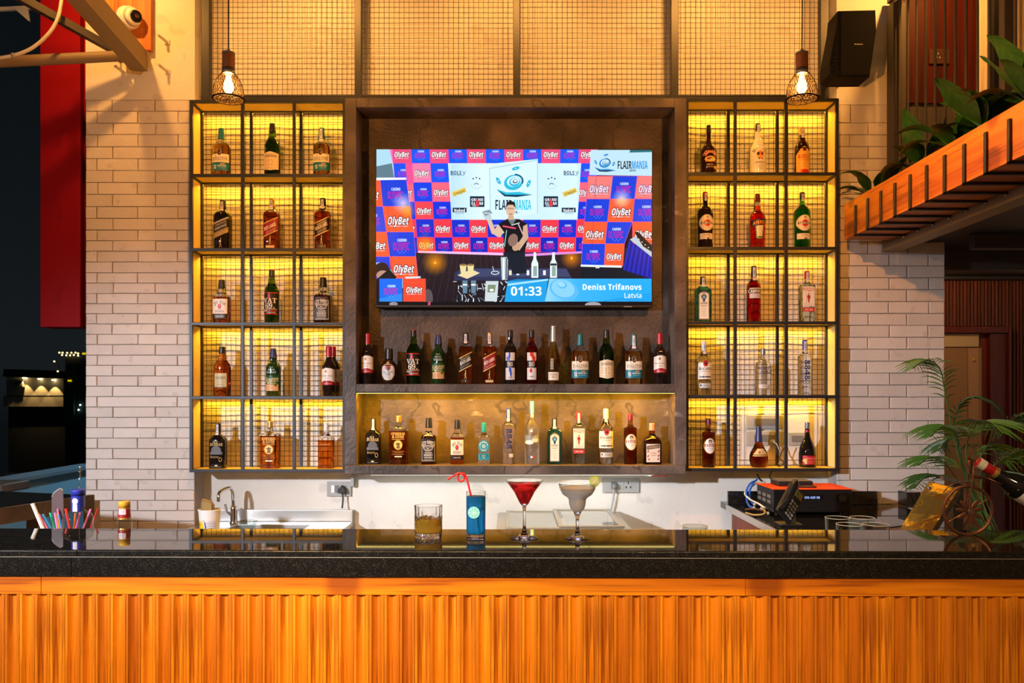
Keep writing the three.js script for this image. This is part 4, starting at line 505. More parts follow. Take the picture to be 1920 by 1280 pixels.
// ---------------------------------------------------------------- bottles
// outlines: [height fraction, half-width fraction, squareness exponent]; depth of the body follows the type
const OUT = {
  wine: [[0, 0.92], [0.012, 1], [0.55, 1], [0.62, 0.95], [0.68, 0.78], [0.73, 0.52], [0.77, 0.42], [0.985, 0.40]],
  scotch: [[0, 0.94], [0.012, 1], [0.58, 1], [0.63, 0.95], [0.68, 0.76], [0.72, 0.55], [0.745, 0.48], [0.77, 0.5], [0.80, 0.48], [0.85, 0.38], [0.985, 0.34]],
  singleton: [[0, 0.94], [0.012, 1], [0.56, 1], [0.62, 0.95], [0.67, 0.82], [0.705, 0.58], [0.73, 0.4], [0.77, 0.34], [0.985, 0.28]],
  square: [[0, 0.88, 5], [0.012, 0.95, 5], [0.4, 0.97, 5], [0.68, 1, 5], [0.72, 0.94, 4], [0.765, 0.7, 3], [0.80, 0.45, 2], [0.84, 0.38, 2], [0.985, 0.34, 2]],
  jack: [[0, 0.95, 6], [0.012, 1, 6], [0.57, 1, 6], [0.6, 0.97, 5], [0.635, 0.8, 4], [0.67, 0.54, 2.5], [0.71, 0.42, 2], [0.76, 0.47, 2], [0.8, 0.42, 2], [0.985, 0.36, 2]],
  beam: [[0, 0.95, 6], [0.012, 1, 6], [0.58, 1, 5], [0.63, 0.92, 4], [0.67, 0.7, 3], [0.71, 0.54, 2], [0.76, 0.5, 2], [0.8, 0.4, 2], [0.985, 0.36, 2]],
  slab: [[0, 0.92, 6], [0.014, 0.96, 6], [0.70, 1, 6], [0.725, 0.96, 6], [0.75, 0.55, 4], [0.775, 0.32, 2], [0.86, 0.28, 2], [0.985, 0.26, 2]],
  durbar: [[0, 0.96, 5], [0.012, 1, 5], [0.62, 1, 5], [0.665, 0.92, 4], [0.72, 0.6, 3], [0.755, 0.38, 2], [0.80, 0.3, 2], [0.985, 0.28, 2]],
  baileys: [[0, 0.9], [0.012, 0.95], [0.45, 1], [0.5, 0.98], [0.56, 0.8], [0.63, 0.48], [0.7, 0.32], [0.76, 0.28], [0.985, 0.26]],
  malibu: [[0, 0.97], [0.012, 1], [0.46, 1], [0.52, 0.96], [0.62, 0.64], [0.72, 0.4], [0.8, 0.34], [0.985, 0.3]],
  kahlua: [[0, 0.92], [0.012, 0.97], [0.55, 1], [0.63, 0.92], [0.70, 0.66], [0.745, 0.46], [0.77, 0.48], [0.79, 0.4], [0.985, 0.36]],
  vermouth: [[0, 1], [0.012, 1.02], [0.06, 0.96], [0.14, 0.9], [0.3, 0.92], [0.62, 1.0], [0.68, 0.92], [0.73, 0.66], [0.765, 0.36], [0.8, 0.31], [0.985, 0.3]],
  aperol: [[0, 0.92], [0.012, 0.97], [0.1, 0.95], [0.57, 1], [0.63, 0.86], [0.67, 0.56], [0.70, 0.42], [0.82, 0.38], [0.985, 0.32]],
  bombay: [[0, 0.94, 8], [0.012, 1, 8], [0.68, 1, 8], [0.72, 0.9, 6], [0.78, 0.5, 4], [0.82, 0.34, 2], [0.985, 0.3, 2]],
  campari: [[0, 0.95], [0.012, 1], [0.62, 1], [0.68, 0.92], [0.73, 0.62], [0.765, 0.42], [0.8, 0.4], [0.985, 0.36]],
  beef: [[0, 0.9, 5], [0.012, 0.94, 5], [0.68, 1, 6], [0.715, 0.97, 6], [0.735, 0.75, 4], [0.765, 0.4, 2.5], [0.80, 0.34, 2], [0.985, 0.3, 2]],
  bacardi: [[0, 0.94], [0.012, 1], [0.62, 1], [0.66, 0.95], [0.70, 0.78], [0.74, 0.5], [0.775, 0.4], [0.79, 0.33], [0.985, 0.32]],
  absolut: [[0, 0.97], [0.012, 1], [0.62, 1], [0.67, 0.94], [0.715, 0.74], [0.745, 0.42], [0.765, 0.3], [0.83, 0.28], [0.985, 0.26]],
  vodka: [[0, 0.97], [0.012, 1], [0.66, 1], [0.70, 0.94], [0.735, 0.7], [0.76, 0.42], [0.79, 0.34], [0.985, 0.33]],
  goose: [[0, 0.97], [0.012, 1], [0.54, 1], [0.6, 0.95], [0.66, 0.7], [0.70, 0.46], [0.74, 0.38], [0.985, 0.33]],
  khukri: [[0, 0.96], [0.012, 1], [0.66, 0.98], [0.70, 1], [0.715, 0.96], [0.735, 0.62], [0.76, 0.44], [0.79, 0.38], [0.985, 0.34]],
  xo: [[0, 0.74], [0.012, 0.8], [0.06, 0.9], [0.16, 1], [0.27, 1], [0.36, 0.9], [0.45, 0.68], [0.55, 0.46], [0.66, 0.32], [0.78, 0.26], [0.985, 0.25]],
  fizz: [[0, 0.96], [0.012, 1], [0.3, 1], [0.42, 0.92], [0.54, 0.66], [0.66, 0.38], [0.75, 0.28], [0.985, 0.26]],
  sparkling: [[0, 0.9], [0.012, 0.95], [0.22, 1.0], [0.38, 0.97], [0.5, 0.82], [0.62, 0.55], [0.70, 0.38], [0.76, 0.32], [0.985, 0.32]],
  monk: [[0, 0.8], [0.015, 0.88], [0.1, 0.98], [0.42, 1], [0.52, 0.96], [0.6, 0.8], [0.655, 0.55], [0.70, 0.48], [0.985, 0.46]],
  syrup: [[0, 0.95], [0.012, 1], [0.64, 1], [0.68, 0.92], [0.735, 0.6], [0.77, 0.44], [0.80, 0.4], [0.985, 0.38]],
  tequila: [[0, 0.95, 5], [0.015, 1, 5], [0.58, 0.98, 5], [0.645, 1, 5], [0.675, 0.92, 4], [0.71, 0.5, 2.5], [0.75, 0.36, 2], [0.985, 0.34, 2]],
  orange: [[0, 0.94, 5], [0.015, 1, 5], [0.5, 1, 5], [0.58, 0.95, 4], [0.645, 0.74, 3], [0.69, 0.42, 2], [0.73, 0.32, 2], [0.985, 0.3, 2]],
};
function sec(o, R, dep, y) {                                // half-width, half-depth, exponent at height fraction y
  let i = 1; while (i < o.length - 1 && o[i][0] < y) i++;
  const a = o[i - 1], b = o[i], t = clamp((y - a[0]) / (b[0] - a[0])), w = (a[1] + (b[1] - a[1]) * t), n = (a[2] ?? 2) + ((b[2] ?? 2) - (a[2] ?? 2)) * t;
  const neck = sm(0.62, 0.42, w), d = dep + (1 - dep) * (1 - neck === 1 ? 0 : neck);
  return [w * R, w * R * d, n];
}
function bottleShell(o, R, H, dep, y0, y1, seg = 28) {
  const ys = [y0]; for (const p of o) if (p[0] > y0 + 1e-4 && p[0] < y1 - 1e-4) ys.push(p[0]); ys.push(y1);
  const fine = []; for (let i = 0; i + 1 < ys.length; i++) { fine.push(ys[i]); if (ys[i + 1] - ys[i] > 0.035) fine.push((ys[i] + ys[i + 1]) / 2); } fine.push(y1);
  const pos = [], idx = [], sp = (c, n) => Math.sign(c) * Math.pow(Math.abs(c), 2 / n);
  for (const y of fine) { const [a, b, n] = sec(o, R, dep, y); for (let j = 0; j < seg; j++) { const th = j / seg * Math.PI * 2; pos.push(a * sp(Math.cos(th), n), y * H, b * sp(Math.sin(th), n)); } }
  for (let i = 0; i + 1 < fine.length; i++) for (let j = 0; j < seg; j++) { const k = (j + 1) % seg, p = i * seg + j, q = i * seg + k; idx.push(p, p + seg, q, q, p + seg, q + seg); }
  const n = pos.length / 3; pos.push(0, y0 * H, 0, 0, y1 * H, 0); const L = (fine.length - 1) * seg;
  for (let j = 0; j < seg; j++) { const k = (j + 1) % seg; idx.push(n, j, k, n + 1, L + k, L + j); }
  let g = new THREE.BufferGeometry(); g.setAttribute('position', new THREE.Float32BufferAttribute(pos, 3)); g.setIndex(idx);
  return boxUV(toCreasedNormals(g, 0.75));
}
function patch(o, R, H, dep, y0, y1, k, sx = 0.93, turn = 0, off = 0.0006) {   // printed label hugging the front
  const nx = 14, ny = 6, pos = [], uv = [], idx = [];
  for (let j = 0; j <= ny; j++) for (let i = 0; i <= nx; i++) {
    const v = j / ny, t = i / nx * 2 - 1, [a, b, n] = sec(o, R, dep, y0 + (y1 - y0) * v), x = t * sx;
    const z = b * Math.pow(Math.max(0, 1 - Math.pow(Math.abs(x), n)), 1 / n);
    pos.push(x * (a + off), (y0 + (y1 - y0) * v) * H, z + off); uv.push(...cellUV(k, i / nx, v));
  }
  for (let j = 0; j < ny; j++) for (let i = 0; i < nx; i++) { const p = j * (nx + 1) + i; idx.push(p, p + 1, p + nx + 1, p + 1, p + nx + 2, p + nx + 1); }
  const g = new THREE.BufferGeometry(); g.setAttribute('position', new THREE.Float32BufferAttribute(pos, 3)); g.setAttribute('uv', new THREE.Float32BufferAttribute(uv, 2)); g.setIndex(idx); g.computeVertexNormals();
  if (turn) g.rotateY(turn); return g;
}
// type: outline, glass, depth, fill level (null: one body), cap colour, cap from, label [y0, y1, half-width], seal
const K = (r, g, b, ro = 0.35, me = 0) => solid(r, g, b, ro, me);
const capBlack = K(0.015, 0.014, 0.014), capRed = K(0.4, 0.01, 0.02), capTeal = K(0.01, 0.16, 0.2), capGold = K(0.6, 0.4, 0.12, 0.3, 0.7), capBlue = K(0.02, 0.03, 0.35), capWhite = K(0.75, 0.72, 0.66), capMaroon = K(0.14, 0.01, 0.02), capGrey = K(0.22, 0.22, 0.24, 0.3, 0.5), capGreen = K(0.01, 0.1, 0.04), capPink = K(0.55, 0.25, 0.15), capSilver = K(0.55, 0.68, 0.75, 0.3, 0.7), capNavy = K(0.02, 0.03, 0.12);
const TYPE = {
  singleton12: ['singleton', 'honey', 0.62, 0.66, capTeal, 0.77, [0.12, 0.56, 0.93], 0], singleton15: ['singleton', 'honey', 0.62, 0.66, capTeal, 0.77, [0.12, 0.56, 0.93], 1],
  glenfiddich: ['scotch', 'green', 1, null, capBlack, 0.84, [0.10, 0.46, 0.93], 2],
  jwdouble: ['square', 'blackg', 0.9, null, capBlack, 0.84, [0.03, 0.76, 0.95], 1], jwred: ['square', 'amber', 0.9, 0.73, capGold, 0.84, [0.03, 0.68, 0.95], 1], jwblack: ['square', 'amber', 0.9, 0.73, capBlack, 0.85, [0.03, 0.68, 0.95], 1],
  jimbeam: ['beam', 'amber', 0.85, 0.6, capBlack, 0.79, [0.10, 0.55, 0.94], 0], vat69: ['scotch', 'green', 1, null, capBlack, 0.86, [0.16, 0.56, 0.93], 3],
  jd: ['jack', 'deep', 0.95, 0.6, capBlack, 0.78, [0.06, 0.56, 0.95], 0], teachers: ['scotch', 'amber', 0.75, null, capBlack, 0.86, [0.16, 0.46, 0.72], 0],
  signature: ['scotch', 'darkgreen', 1, null, capNavy, 0.80, [0.10, 0.62, 0.9], 0], redwine: ['wine', 'wine', 1, null, capRed, 0.79, [0.22, 0.56, 0.96], 4],
  durbar: ['durbar', 'blackg', 0.7, null, capBlack, 0.80, [0.02, 0.62, 0.95], 1], gurkhas: ['slab', 'amber', 0.55, 0.69, capGold, 0.86, [0.14, 0.66, 0.9], 0], plain: ['durbar', 'amber', 0.7, 0.62, capWhite, 0.82, [0.3, 0.6, 0.85], 0],
  baileys: ['baileys', 'brown', 1, null, capBlack, 0.85, [0.08, 0.52, 0.93], 0], malibu: ['malibu', 'malibu', 1, null, capBlack, 0.85, [0.06, 0.56, 0.92], 1], kahlua: ['kahlua', 'brown', 1, null, capGold, 0.84, [0.02, 0.58, 0.94], 1],
  martinirosso: ['vermouth', 'wine', 1, null, capRed, 0.90, [0.16, 0.58, 0.92], 1, 'martini'], martinidry: ['vermouth', 'bright', 1, null, capBlack, 0.90, [0.16, 0.58, 0.92], 1, 'martini'], aperol: ['aperol', 'orange', 1, 0.78, capMaroon, 0.86, [0.17, 0.54, 0.94], 0],
  bombay: ['bombay', 'blue', 0.62, null, capBlack, 0.83, [0.06, 0.7, 0.72], 1], campari: ['campari', 'redl', 1, null, capBlack, 0.80, [0.42, 0.60, 0.95], 1], beefeater: ['beef', 'tint', 0.7, null, capRed, 0.85, [0.20, 0.68, 0.8], 1],
  bacardi: ['bacardi', 'clear', 1, null, capWhite, 0.82, [0.1, 0.64, 0.95], 1], absolut: ['absolut', 'clear', 1, null, capGrey, 0.86, [0.14, 0.62, 0.9], 0], vodka8848: ['vodka', 'clear', 1, null, capBlue, 0.82, [0.12, 0.64, 0.85], 1, 'digits'],
  khukri: ['khukri', 'deep', 1, null, capMaroon, 0.86, [0.28, 0.60, 0.88], 0], xo: ['xo', 'deep', 0.9, null, capNavy, 0.62, [0.26, 0.46, 0.8], 0], brandy: ['fizz', 'blackg', 1, null, capGrey, 0.86, [0.06, 0.3, 0.8], 5],
  oldmonk: ['monk', 'brown', 1, null, capBlack, 0.70, [0.1, 0.58, 0.8], 0], syrupblue: ['syrup', 'blackg', 1, null, capBlack, 0.86, [0.08, 0.58, 0.72], 0], syrupred: ['syrup', 'redl', 1, null, capBlack, 0.86, [0.08, 0.58, 0.72], 0],
  prosecco: ['sparkling', 'straw', 1, null, capSilver, 0.72, [0.06, 0.44, 0.82], 0], tequila: ['tequila', 'clear', 0.8, null, K(0.02, 0.3, 0.42), 0.77, [0.1, 0.58, 0.9], 0], goose: ['goose', 'frost', 1, null, K(0.04, 0.15, 0.5), 0.80, [0.08, 0.62, 0.94], 1], cointreau: ['orange', 'deep', 0.85, null, capPink, 0.82, [0.06, 0.5, 0.8], 0],
};
const built = {};
function bottle(type, px, top, wpx, d, base, label, group = 'spirit bottles on the lit shelves', turn = 0) {
  const [out, gl, dep, fill, cap, c0, lb, extra, cell] = TYPE[type], o = OUT[out], R = wpx / 2 / FOCAL * d, H = Y(top, d) - base;
  const t = thing('bottle', label, 'bottle', V(X(px, d), base, -d), group), key = type + R.toFixed(4) + H.toFixed(3);
  t.rotation.y = turn + rr(-0.02, 0.02);
  const gm = G[gl];
  const g = built[type]?.key === key ? built[type] : (built[type] = { key, body: bottleShell(o, R, H, dep, 0, fill ?? c0 - 0.004), neck: fill ? bottleShell(o, R, H, dep, fill + 0.0008, c0 - 0.003) : null, cap: capGeo(o, R, H, dep, c0), label: patch(o, R, H, dep, lb[0], lb[1], cell ?? type, lb[2]) });
  part(fill ? 'liquid' : 'body', g.body, gm, t); if (g.neck) part('neck', g.neck, G.clear, t);
  part('cap', g.cap, cap, t); part('label', g.label, M.label, t);
  if (extra === 1) part('tax_seal', patch(o, R * 1.06, H, dep, c0 - 0.06, 0.97, 'seal', 0.45, 0, 0.0012), M.label, t);
  if (extra === 2) part('wax_seal', ball(R * 0.12, 0, H * 0.85, R * 0.33, 10), K(0.7, 0.06, 0.02), t);
  if (extra === 3) { const [a] = sec(o, R, dep, 0.98); part('cap_ring', new THREE.CylinderGeometry(a * 1.12, a * 1.12, H * 0.012, 20).translate(0, H * 0.99, 0), K(0.7, 0.03, 0.02), t); }
  if (extra === 4) { const [a] = sec(o, R, dep, 0.79); part('neck_band', new THREE.CylinderGeometry(a * 1.08, a * 1.1, H * 0.03, 20).translate(0, H * 0.80, 0), capGold, t); }
  if (extra === 5) { const [a] = sec(o, R, dep, 0.82); part('neck_band', new THREE.CylinderGeometry(a * 1.1, a * 1.14, H * 0.05, 20).translate(0, H * 0.80, 0), capRed, t); }
  return t;
}
function capGeo(o, R, H, dep, c0) {
  const [a] = sec(o, R, dep, c0), [b] = sec(o, R, dep, 0.985), e = 1.1, y = (f) => f * H;
  return boxUV(plain(lathe([[0, y(c0)], [a * e, y(c0)], [a * e, y(c0 + 0.01)], [(a * 0.5 + b * 0.5) * e, y((c0 + 0.985) / 2)], [b * e, y(0.97)], [b * e, y(0.992)], [b * e * 0.9, y(1)], [0, y(1)]], 22)));
}
// left cabinet
const L = SH.L, Rc = SH.R, ZS = 5.09;
[['singleton12', 415, 241, 33.5, 0, 'green-capped whisky bottle with a cream and teal twelve-year label, top row of the left cabinet'],
 ['glenfiddich', 510.6, 232, 29, 0, 'green glass malt bottle with a cream label, top row of the left cabinet'],
 ['singleton15', 603.3, 240, 32, 0, 'green-capped whisky bottle with a cream and teal fifteen-year label, top row of the left cabinet'],
 ['jwdouble', 418, 376, 30, 1, 'black square whisky bottle with slanted dark and gold label, left cabinet second row'],
 ['jwred', 510, 373.5, 29, 1, 'square amber whisky bottle with slanted red label, left cabinet second row'],
 ['jwblack', 605.4, 371.8, 29, 1, 'square amber whisky bottle with slanted black label, left cabinet second row'],
 ['jimbeam', 416, 524.5, 28.5, 2, 'bourbon bottle with white label and red seal, left cabinet third row'],
 ['vat69', 509.4, 505, 27, 2, 'tall green bottle with a black label bordered red, left cabinet third row'],
 ['jd', 606, 520, 30.5, 2, 'square whiskey bottle with black and white label, left cabinet third row'],
 ['teachers', 416.7, 649.7, 31, 3, 'amber whisky bottle with a plain beige label, left cabinet fourth row'],
 ['signature', 512.5, 653, 27.5, 3, 'dark green whisky bottle with a green and peach label, left cabinet fourth row'],
 ['redwine', 616.7, 649, 25.5, 3, 'front red wine bottle with white and crimson label, left cabinet fourth row'],
 ['durbar', 409, 793, 30.5, 4, 'black whisky bottle with a grey building print, bottom row of the left cabinet'],
 ['gurkhas', 506.8, 789, 37, 4, 'broad-shouldered amber whisky bottle with a gold medallion, bottom row of the left cabinet'],
 ['plain', 611.6, 792, 29, 4, 'amber bottle with pale cap and faint print, bottom row of the left cabinet'],
].forEach(([k, px, top, w, row, lab]) => bottle(k, px, top, w, k === 'redwine' ? 5.06 : ZS, L[row] + 0.0004, lab));
bottle('redwine', 624.5, 649.5, 25.5, 5.148, L[3] + 0.0004, 'rear red wine bottle half hidden behind its twin, left cabinet fourth row');
// right cabinet
[['baileys', 1328.7, 235, 29.5, 0, 'dark cream liqueur bottle with red and gold arched label, right cabinet top row'],
 ['malibu', 1421, 232, 29, 0, 'opaque white coconut rum bottle with a palm sunset print, right cabinet top row'],
 ['kahlua', 1503.7, 240, 27, 0, 'dark coffee liqueur bottle with a yellow arched label, right cabinet top row'],
 ['martinirosso', 1322.3, 360, 29.5, 1, 'dark red vermouth bottle with round white label, right cabinet second row'],
 ['aperol', 1420.3, 363.7, 28.5, 1, 'orange-red aperitif bottle with slanted navy label, right cabinet second row'],
 ['martinidry', 1504, 361, 30.5, 1, 'bright green vermouth bottle with round white label, right cabinet second row'],
 ['bombay', 1317.7, 518.4, 30, 2, 'blue-green glass gin bottle with arched label, right cabinet third row'],
 ['campari', 1413.2, 498.7, 26, 2, 'deep red bitter bottle with black band label, right cabinet third row'],
 ['beefeater', 1513, 508, 28, 2, 'clear gin bottle with red cap and small red guard, right cabinet third row'],
 ['bacardi', 1320, 639, 27, 3, 'clear white rum bottle with red round emblem, right cabinet fourth row'],
 ['absolut', 1430.5, 653, 29, 3, 'short-necked clear vodka bottle with blue lettering, right cabinet fourth row'],
 ['vodka8848', 1508.8, 637, 24.5, 3, 'clear vodka bottle with upright blue digits 8848, right cabinet fourth row'],
 ['khukri', 1328.5, 784, 24, 4, 'dark rum bottle with white oval label, bottom row of the right cabinet'],
 ['xo', 1422.5, 799, 34, 4, 'round-bellied brandy decanter with long neck, bottom row of the right cabinet'],
 ['brandy', 1513.7, 791, 31, 4, 'black bottle with square red label and grey cap, bottom row of the right cabinet'],
].forEach(([k, px, top, w, row, lab]) => bottle(k, px, top, w, ZS, Rc[row] + 0.0004, lab));
// niche shelves
const ZU = 5.065;
[['redwine', 689.3, 625, 22.8, 'red wine bottle at the left end of the upper niche shelf'],
 ['oldmonk', 729.3, 653.5, 29.3, 'squat dark rum bottle with silver label on the upper niche shelf'],
 ['vat69', 775.5, 617.6, 27.3, 'tall green bottle with a black label bordered red on the upper niche shelf'],
 ['signature', 822.1, 628, 26.8, 'dark green whisky bottle with a green and peach label on the upper niche shelf'],
 ['jwblack', 873.4, 623.7, 26, 'square amber whisky bottle with slanted black label on the upper niche shelf'],
 ['jwred', 918, 623.5, 25.8, 'square amber whisky bottle with slanted red label on the upper niche shelf'],
 ['syrupblue', 956.8, 618.6, 23.5, 'dark syrup bottle with a blue swirl label on the upper niche shelf'],
 ['syrupred', 996.9, 618.5, 23.6, 'red syrup bottle with a red swirl label on the upper niche shelf'],
 ['prosecco', 1037.4, 610.6, 28.5, 'golden sparkling wine bottle with silver foil neck on the upper niche shelf'],
 ['singleton12', 1087.5, 626.3, 33, 'green-capped whisky bottle with a cream and teal twelve-year label on the upper niche shelf'],
 ['glenfiddich', 1136.8, 617.9, 28.6, 'green glass malt bottle with a cream label on the upper niche shelf'],
 ['singleton15', 1188, 626.5, 32.5, 'green-capped whisky bottle with a cream and teal fifteen-year label on the upper niche shelf'],
 ['redwine', 1237, 624.5, 24.2, 'red wine bottle at the right end of the upper niche shelf'],
].forEach(([k, px, top, w, lab]) => bottle(k, px, top, w, ZU, NSH[0] + 0.0004, lab, 'spirit bottles in the stucco niche'));
[['durbar', 700.3, 783, 28.5, 'black whisky bottle with a grey building print on the bottom niche shelf'],
 ['gurkhas', 747.5, 779, 36, 'broad-shouldered amber whisky bottle with a gold medallion on the bottom niche shelf'],
 ['jd', 804, 782.5, 27.8, 'square whiskey bottle with black and white label on the bottom niche shelf'],
 ['jimbeam', 857.7, 786, 25, 'bourbon bottle with white label and red seal on the bottom niche shelf'],
 ['tequila', 907.3, 792, 24.8, 'clear tequila bottle with turquoise labels on the bottom niche shelf'],
 ['vodka8848', 953.5, 764.4, 25.3, 'clear vodka bottle with upright blue digits 8848 on the bottom niche shelf'],
 ['goose', 997.5, 751.5, 27, 'tall frosted vodka bottle with blue cap on the bottom niche shelf'],
 ['bombay', 1039.5, 783.5, 27.4, 'blue glass gin bottle with arched label on the bottom niche shelf'],
 ['beefeater', 1085, 771.5, 26, 'clear gin bottle with red cap and small red guard on the bottom niche shelf'],
 ['bacardi', 1136, 766, 27, 'clear white rum bottle with red round emblem on the bottom niche shelf'],
 ['khukri', 1182, 775, 24.4, 'dark rum bottle with white oval label on the bottom niche shelf'],
 ['cointreau', 1222.6, 793, 34, 'square brown orange liqueur bottle with peach cap on the bottom niche shelf'],
].forEach(([k, px, top, w, lab]) => bottle(k, px, top, w, ZU, NSH[1] + 0.0004, lab, 'spirit bottles in the stucco niche'));
// ---------------------------------------------------------------- television
const tvc = document.createElement('canvas'); tvc.width = 2048; tvc.height = 1158;
{
  const c = tvc.getContext('2d'), S = 2048 / 517; c.setTransform(S, 0, 0, S, -705.5 * S, -280 * S);   // drawn in the photograph's own units
  const poly = (p, f) => { c.fillStyle = f; c.beginPath(); p.forEach((q, i) => c[i ? 'lineTo' : 'moveTo'](q[0], q[1])); c.fill(); };
  const txt = (s, x, y, w, h, f, font = 'bold', skew = 0, rot = 0, stroke) => { c.save(); c.translate(x, y); c.rotate(rot); c.transform(1, 0, skew, 1, 0, 0); c.font = font + ' 100px ' + (font.includes('serif') ? '' : 'sans-serif'); c.textAlign = 'center'; c.textBaseline = 'middle'; c.scale(w / c.measureText(s).width, h / 74); if (stroke) { c.strokeStyle = stroke; c.lineWidth = 16; c.strokeText(s, 0, 5); } c.fillStyle = f; c.fillText(s, 0, 5); c.restore(); };
  const ell = (x, y, a, b, f, r = 0) => { c.fillStyle = f; c.beginPath(); c.ellipse(x, y, a, b, r, 0, 7); c.fill(); };
  const line = (p, f, w) => { c.strokeStyle = f; c.lineWidth = w; c.lineCap = 'round'; c.beginPath(); p.forEach((q, i) => c[i ? 'lineTo' : 'moveTo'](q[0], q[1])); c.stroke(); };
  const glow = (x, y, r, col, a) => { const g = c.createRadialGradient(x, y, 0, x, y, r); g.addColorStop(0, `rgba(${col},${a})`); g.addColorStop(1, `rgba(${col},0)`); c.fillStyle = g; c.fillRect(x - r, y - r, 2 * r, 2 * r); };
  poly([[700, 270], [1230, 270], [1230, 580], [700, 580]], '#15101a');
  poly([[706, 280], [775, 280], [790, 345], [706, 345]], '#a9d4e6'); poly([[706, 312], [735, 306], [740, 340], [706, 340]], '#5d7a8a'); poly([[732, 280], [772, 280], [780, 306], [738, 308]], '#e9d5ea'); poly([[731, 280], [735, 280], [740, 308], [737, 308]], '#f074b8');
  // floor
  { const g = c.createLinearGradient(0, 470, 0, 575); g.addColorStop(0, '#2c2128'); g.addColorStop(1, '#17121c'); c.fillStyle = g; c.fillRect(760, 465, 460, 112); }
  for (let i = 0; i < 46; i++) line([[775 + i * 5, 472], [720 + i * 7.5, 575]], i % 2 ? '#4a3a44' : '#241a24', 0.5); for (let i = 0; i < 16; i++) line([[770, 482 + i * 6], [860, 482 + i * 6]], '#2a202a', 0.5);
  glow(816, 492, 26, '255,150,20', 0.9); glow(1072, 484, 22, '255,140,20', 0.85); ell(816, 493, 2, 1.5, '#ffd060'); ell(1072, 484, 1.5, 3, '#ffc040');
  // chequered wall of sponsors
  const yr = [262, 306, 342, 378, 411, 445, 473], cx = (i, y) => { const t = clamp((y - 262) / 211); return 945.5 + 2.5 * t + i * (35.2 - 2.4 * t); };
  const casino = (x, y, s, k = 1) => { txt('CASINO', x + s * 0.03, y - s * 0.16, s * 0.36, s * 0.11, '#e8f2ff'); txt('OLYMPIC', x, y + s * 0.06, s * 0.62, s * 0.30, ['#e0208c', '#c81ea0'][k & 1], 'bold serif'.replace('bold serif', 'bold')); for (let i = 0; i < 5; i++) ell(x - s * 0.12 + i * s * 0.07, y + s * (0.27 + (i % 2) * 0.06), s * 0.014, s * 0.014, '#a8c8ff'); };
  const oly = (x, y, s) => { txt('OlyBet', x, y, s * 0.8, s * 0.3, '#ffffff', 'bold', -0.16, 0, '#5a2030'); txt('SPORTS · POKER · CASINO', x, y + s * 0.22, s * 0.74, s * 0.045, '#ffd0d0'); };
  for (let r = 0; r < 6; r++) for (let i = -6; i <= 4; i++) {
    const q = [[cx(i, yr[r]), yr[r]], [cx(i + 1, yr[r]), yr[r]], [cx(i + 1, yr[r + 1]), yr[r + 1]], [cx(i, yr[r + 1]), yr[r + 1]]], red = ((i + r) & 1) === 0, hot = r < 3 ? clamp(1 - r / 3) : 0;
    poly(q, red ? ['#f04a78', '#f07aa4', '#f4647c', '#fb4450', '#fc3a4a', '#fb3846'][r] : ['#1458f0', '#1652f0', '#1240e0', '#1034d8', '#1430c8', '#1228b8'][r]);
    line([q[0], q[1], q[2], q[3], q[0]], '#e238c0', 0.6);
    const mx = (q[0][0] + q[2][0]) / 2, my = r === 0 ? 289 : (q[0][1] + q[2][1]) / 2; if (red) oly(mx, my, 34); else casino(mx, my, 34, r < 2 ? 1 : 0);
  }
  poly([[784, 470], [944, 474], [944, 479], [784, 474]], '#f6b8e8'); poly([[982, 476], [1092, 471], [1092, 475], [982, 481]], '#d88ad8');
  poly([[760, 306], [772, 306], [776, 345], [764, 345]], '#e94f90');
  glow(797, 458, 20, '255,160,20', 0.85);
  // big white banner
  poly([[840, 306], [1090, 306], [1083, 412], [847, 412]], '#c4e4f4'); { const g = c.createLinearGradient(840, 0, 1090, 0); g.addColorStop(0, 'rgba(160,205,230,.6)'); g.addColorStop(0.3, 'rgba(255,255,255,.3)'); g.addColorStop(0.6, 'rgba(200,230,245,.2)'); g.addColorStop(1, 'rgba(230,245,250,.5)'); c.fillStyle = g; c.fillRect(846, 307, 236, 104); }
  poly([[920, 307], [1009, 298], [1008, 400], [985, 404], [920, 412]], '#cfe9f5'); line([[920, 407], [918, 316], [1008, 300], [1008, 400]], '#6fb6d0', 0.9);
  const swirl = (x, y, s, b, d) => { ell(x, y, 17 * s, 13.5 * s, b, -0.25); ell(x + 1 * s, y - 2 * s, 13 * s, 9.5 * s, '#cfe9f5', -0.25); ell(x + 2 * s, y - 1 * s, 10 * s, 8 * s, b, -0.3); ell(x + 2.5 * s, y - 2.6 * s, 8 * s, 5.8 * s, '#cfe9f5', -0.3); ell(x + 3 * s, y - 2 * s, 4.5 * s, 3.4 * s, d, -0.3); ell(x + 3.4 * s, y - 2.6 * s, 3.2 * s, 2.2 * s, '#dff2fa', -0.3); c.strokeStyle = d; c.lineWidth = 2 * s; c.beginPath(); c.ellipse(x, y - 1 * s, 17 * s, 13 * s, -0.25, -1.2, 0.5); c.stroke(); poly([[x - 30 * s, y + 12 * s], [x - 12 * s, y + 18 * s], [x + 10 * s, y + 17 * s], [x + 34 * s, y + 22 * s], [x + 10 * s, y + 25 * s], [x - 14 * s, y + 25 * s]], b); poly([[x - 30 * s, y + 13 * s], [x - 14 * s, y + 22 * s], [x + 8 * s, y + 22 * s], [x + 34 * s, y + 22 * s], [x + 6 * s, y + 26 * s], [x - 16 * s, y + 25 * s]], d); for (const [a, e, r] of [[-27, -3, 0.5], [27, 2, -0.4], [4, -25, -1.3]]) { ell(x + a * s, y + e * s, 3 * s, 7 * s, b, -r); ell(x + a * s, y + e * s, 1 * s, 1 * s, '#fff'); } };
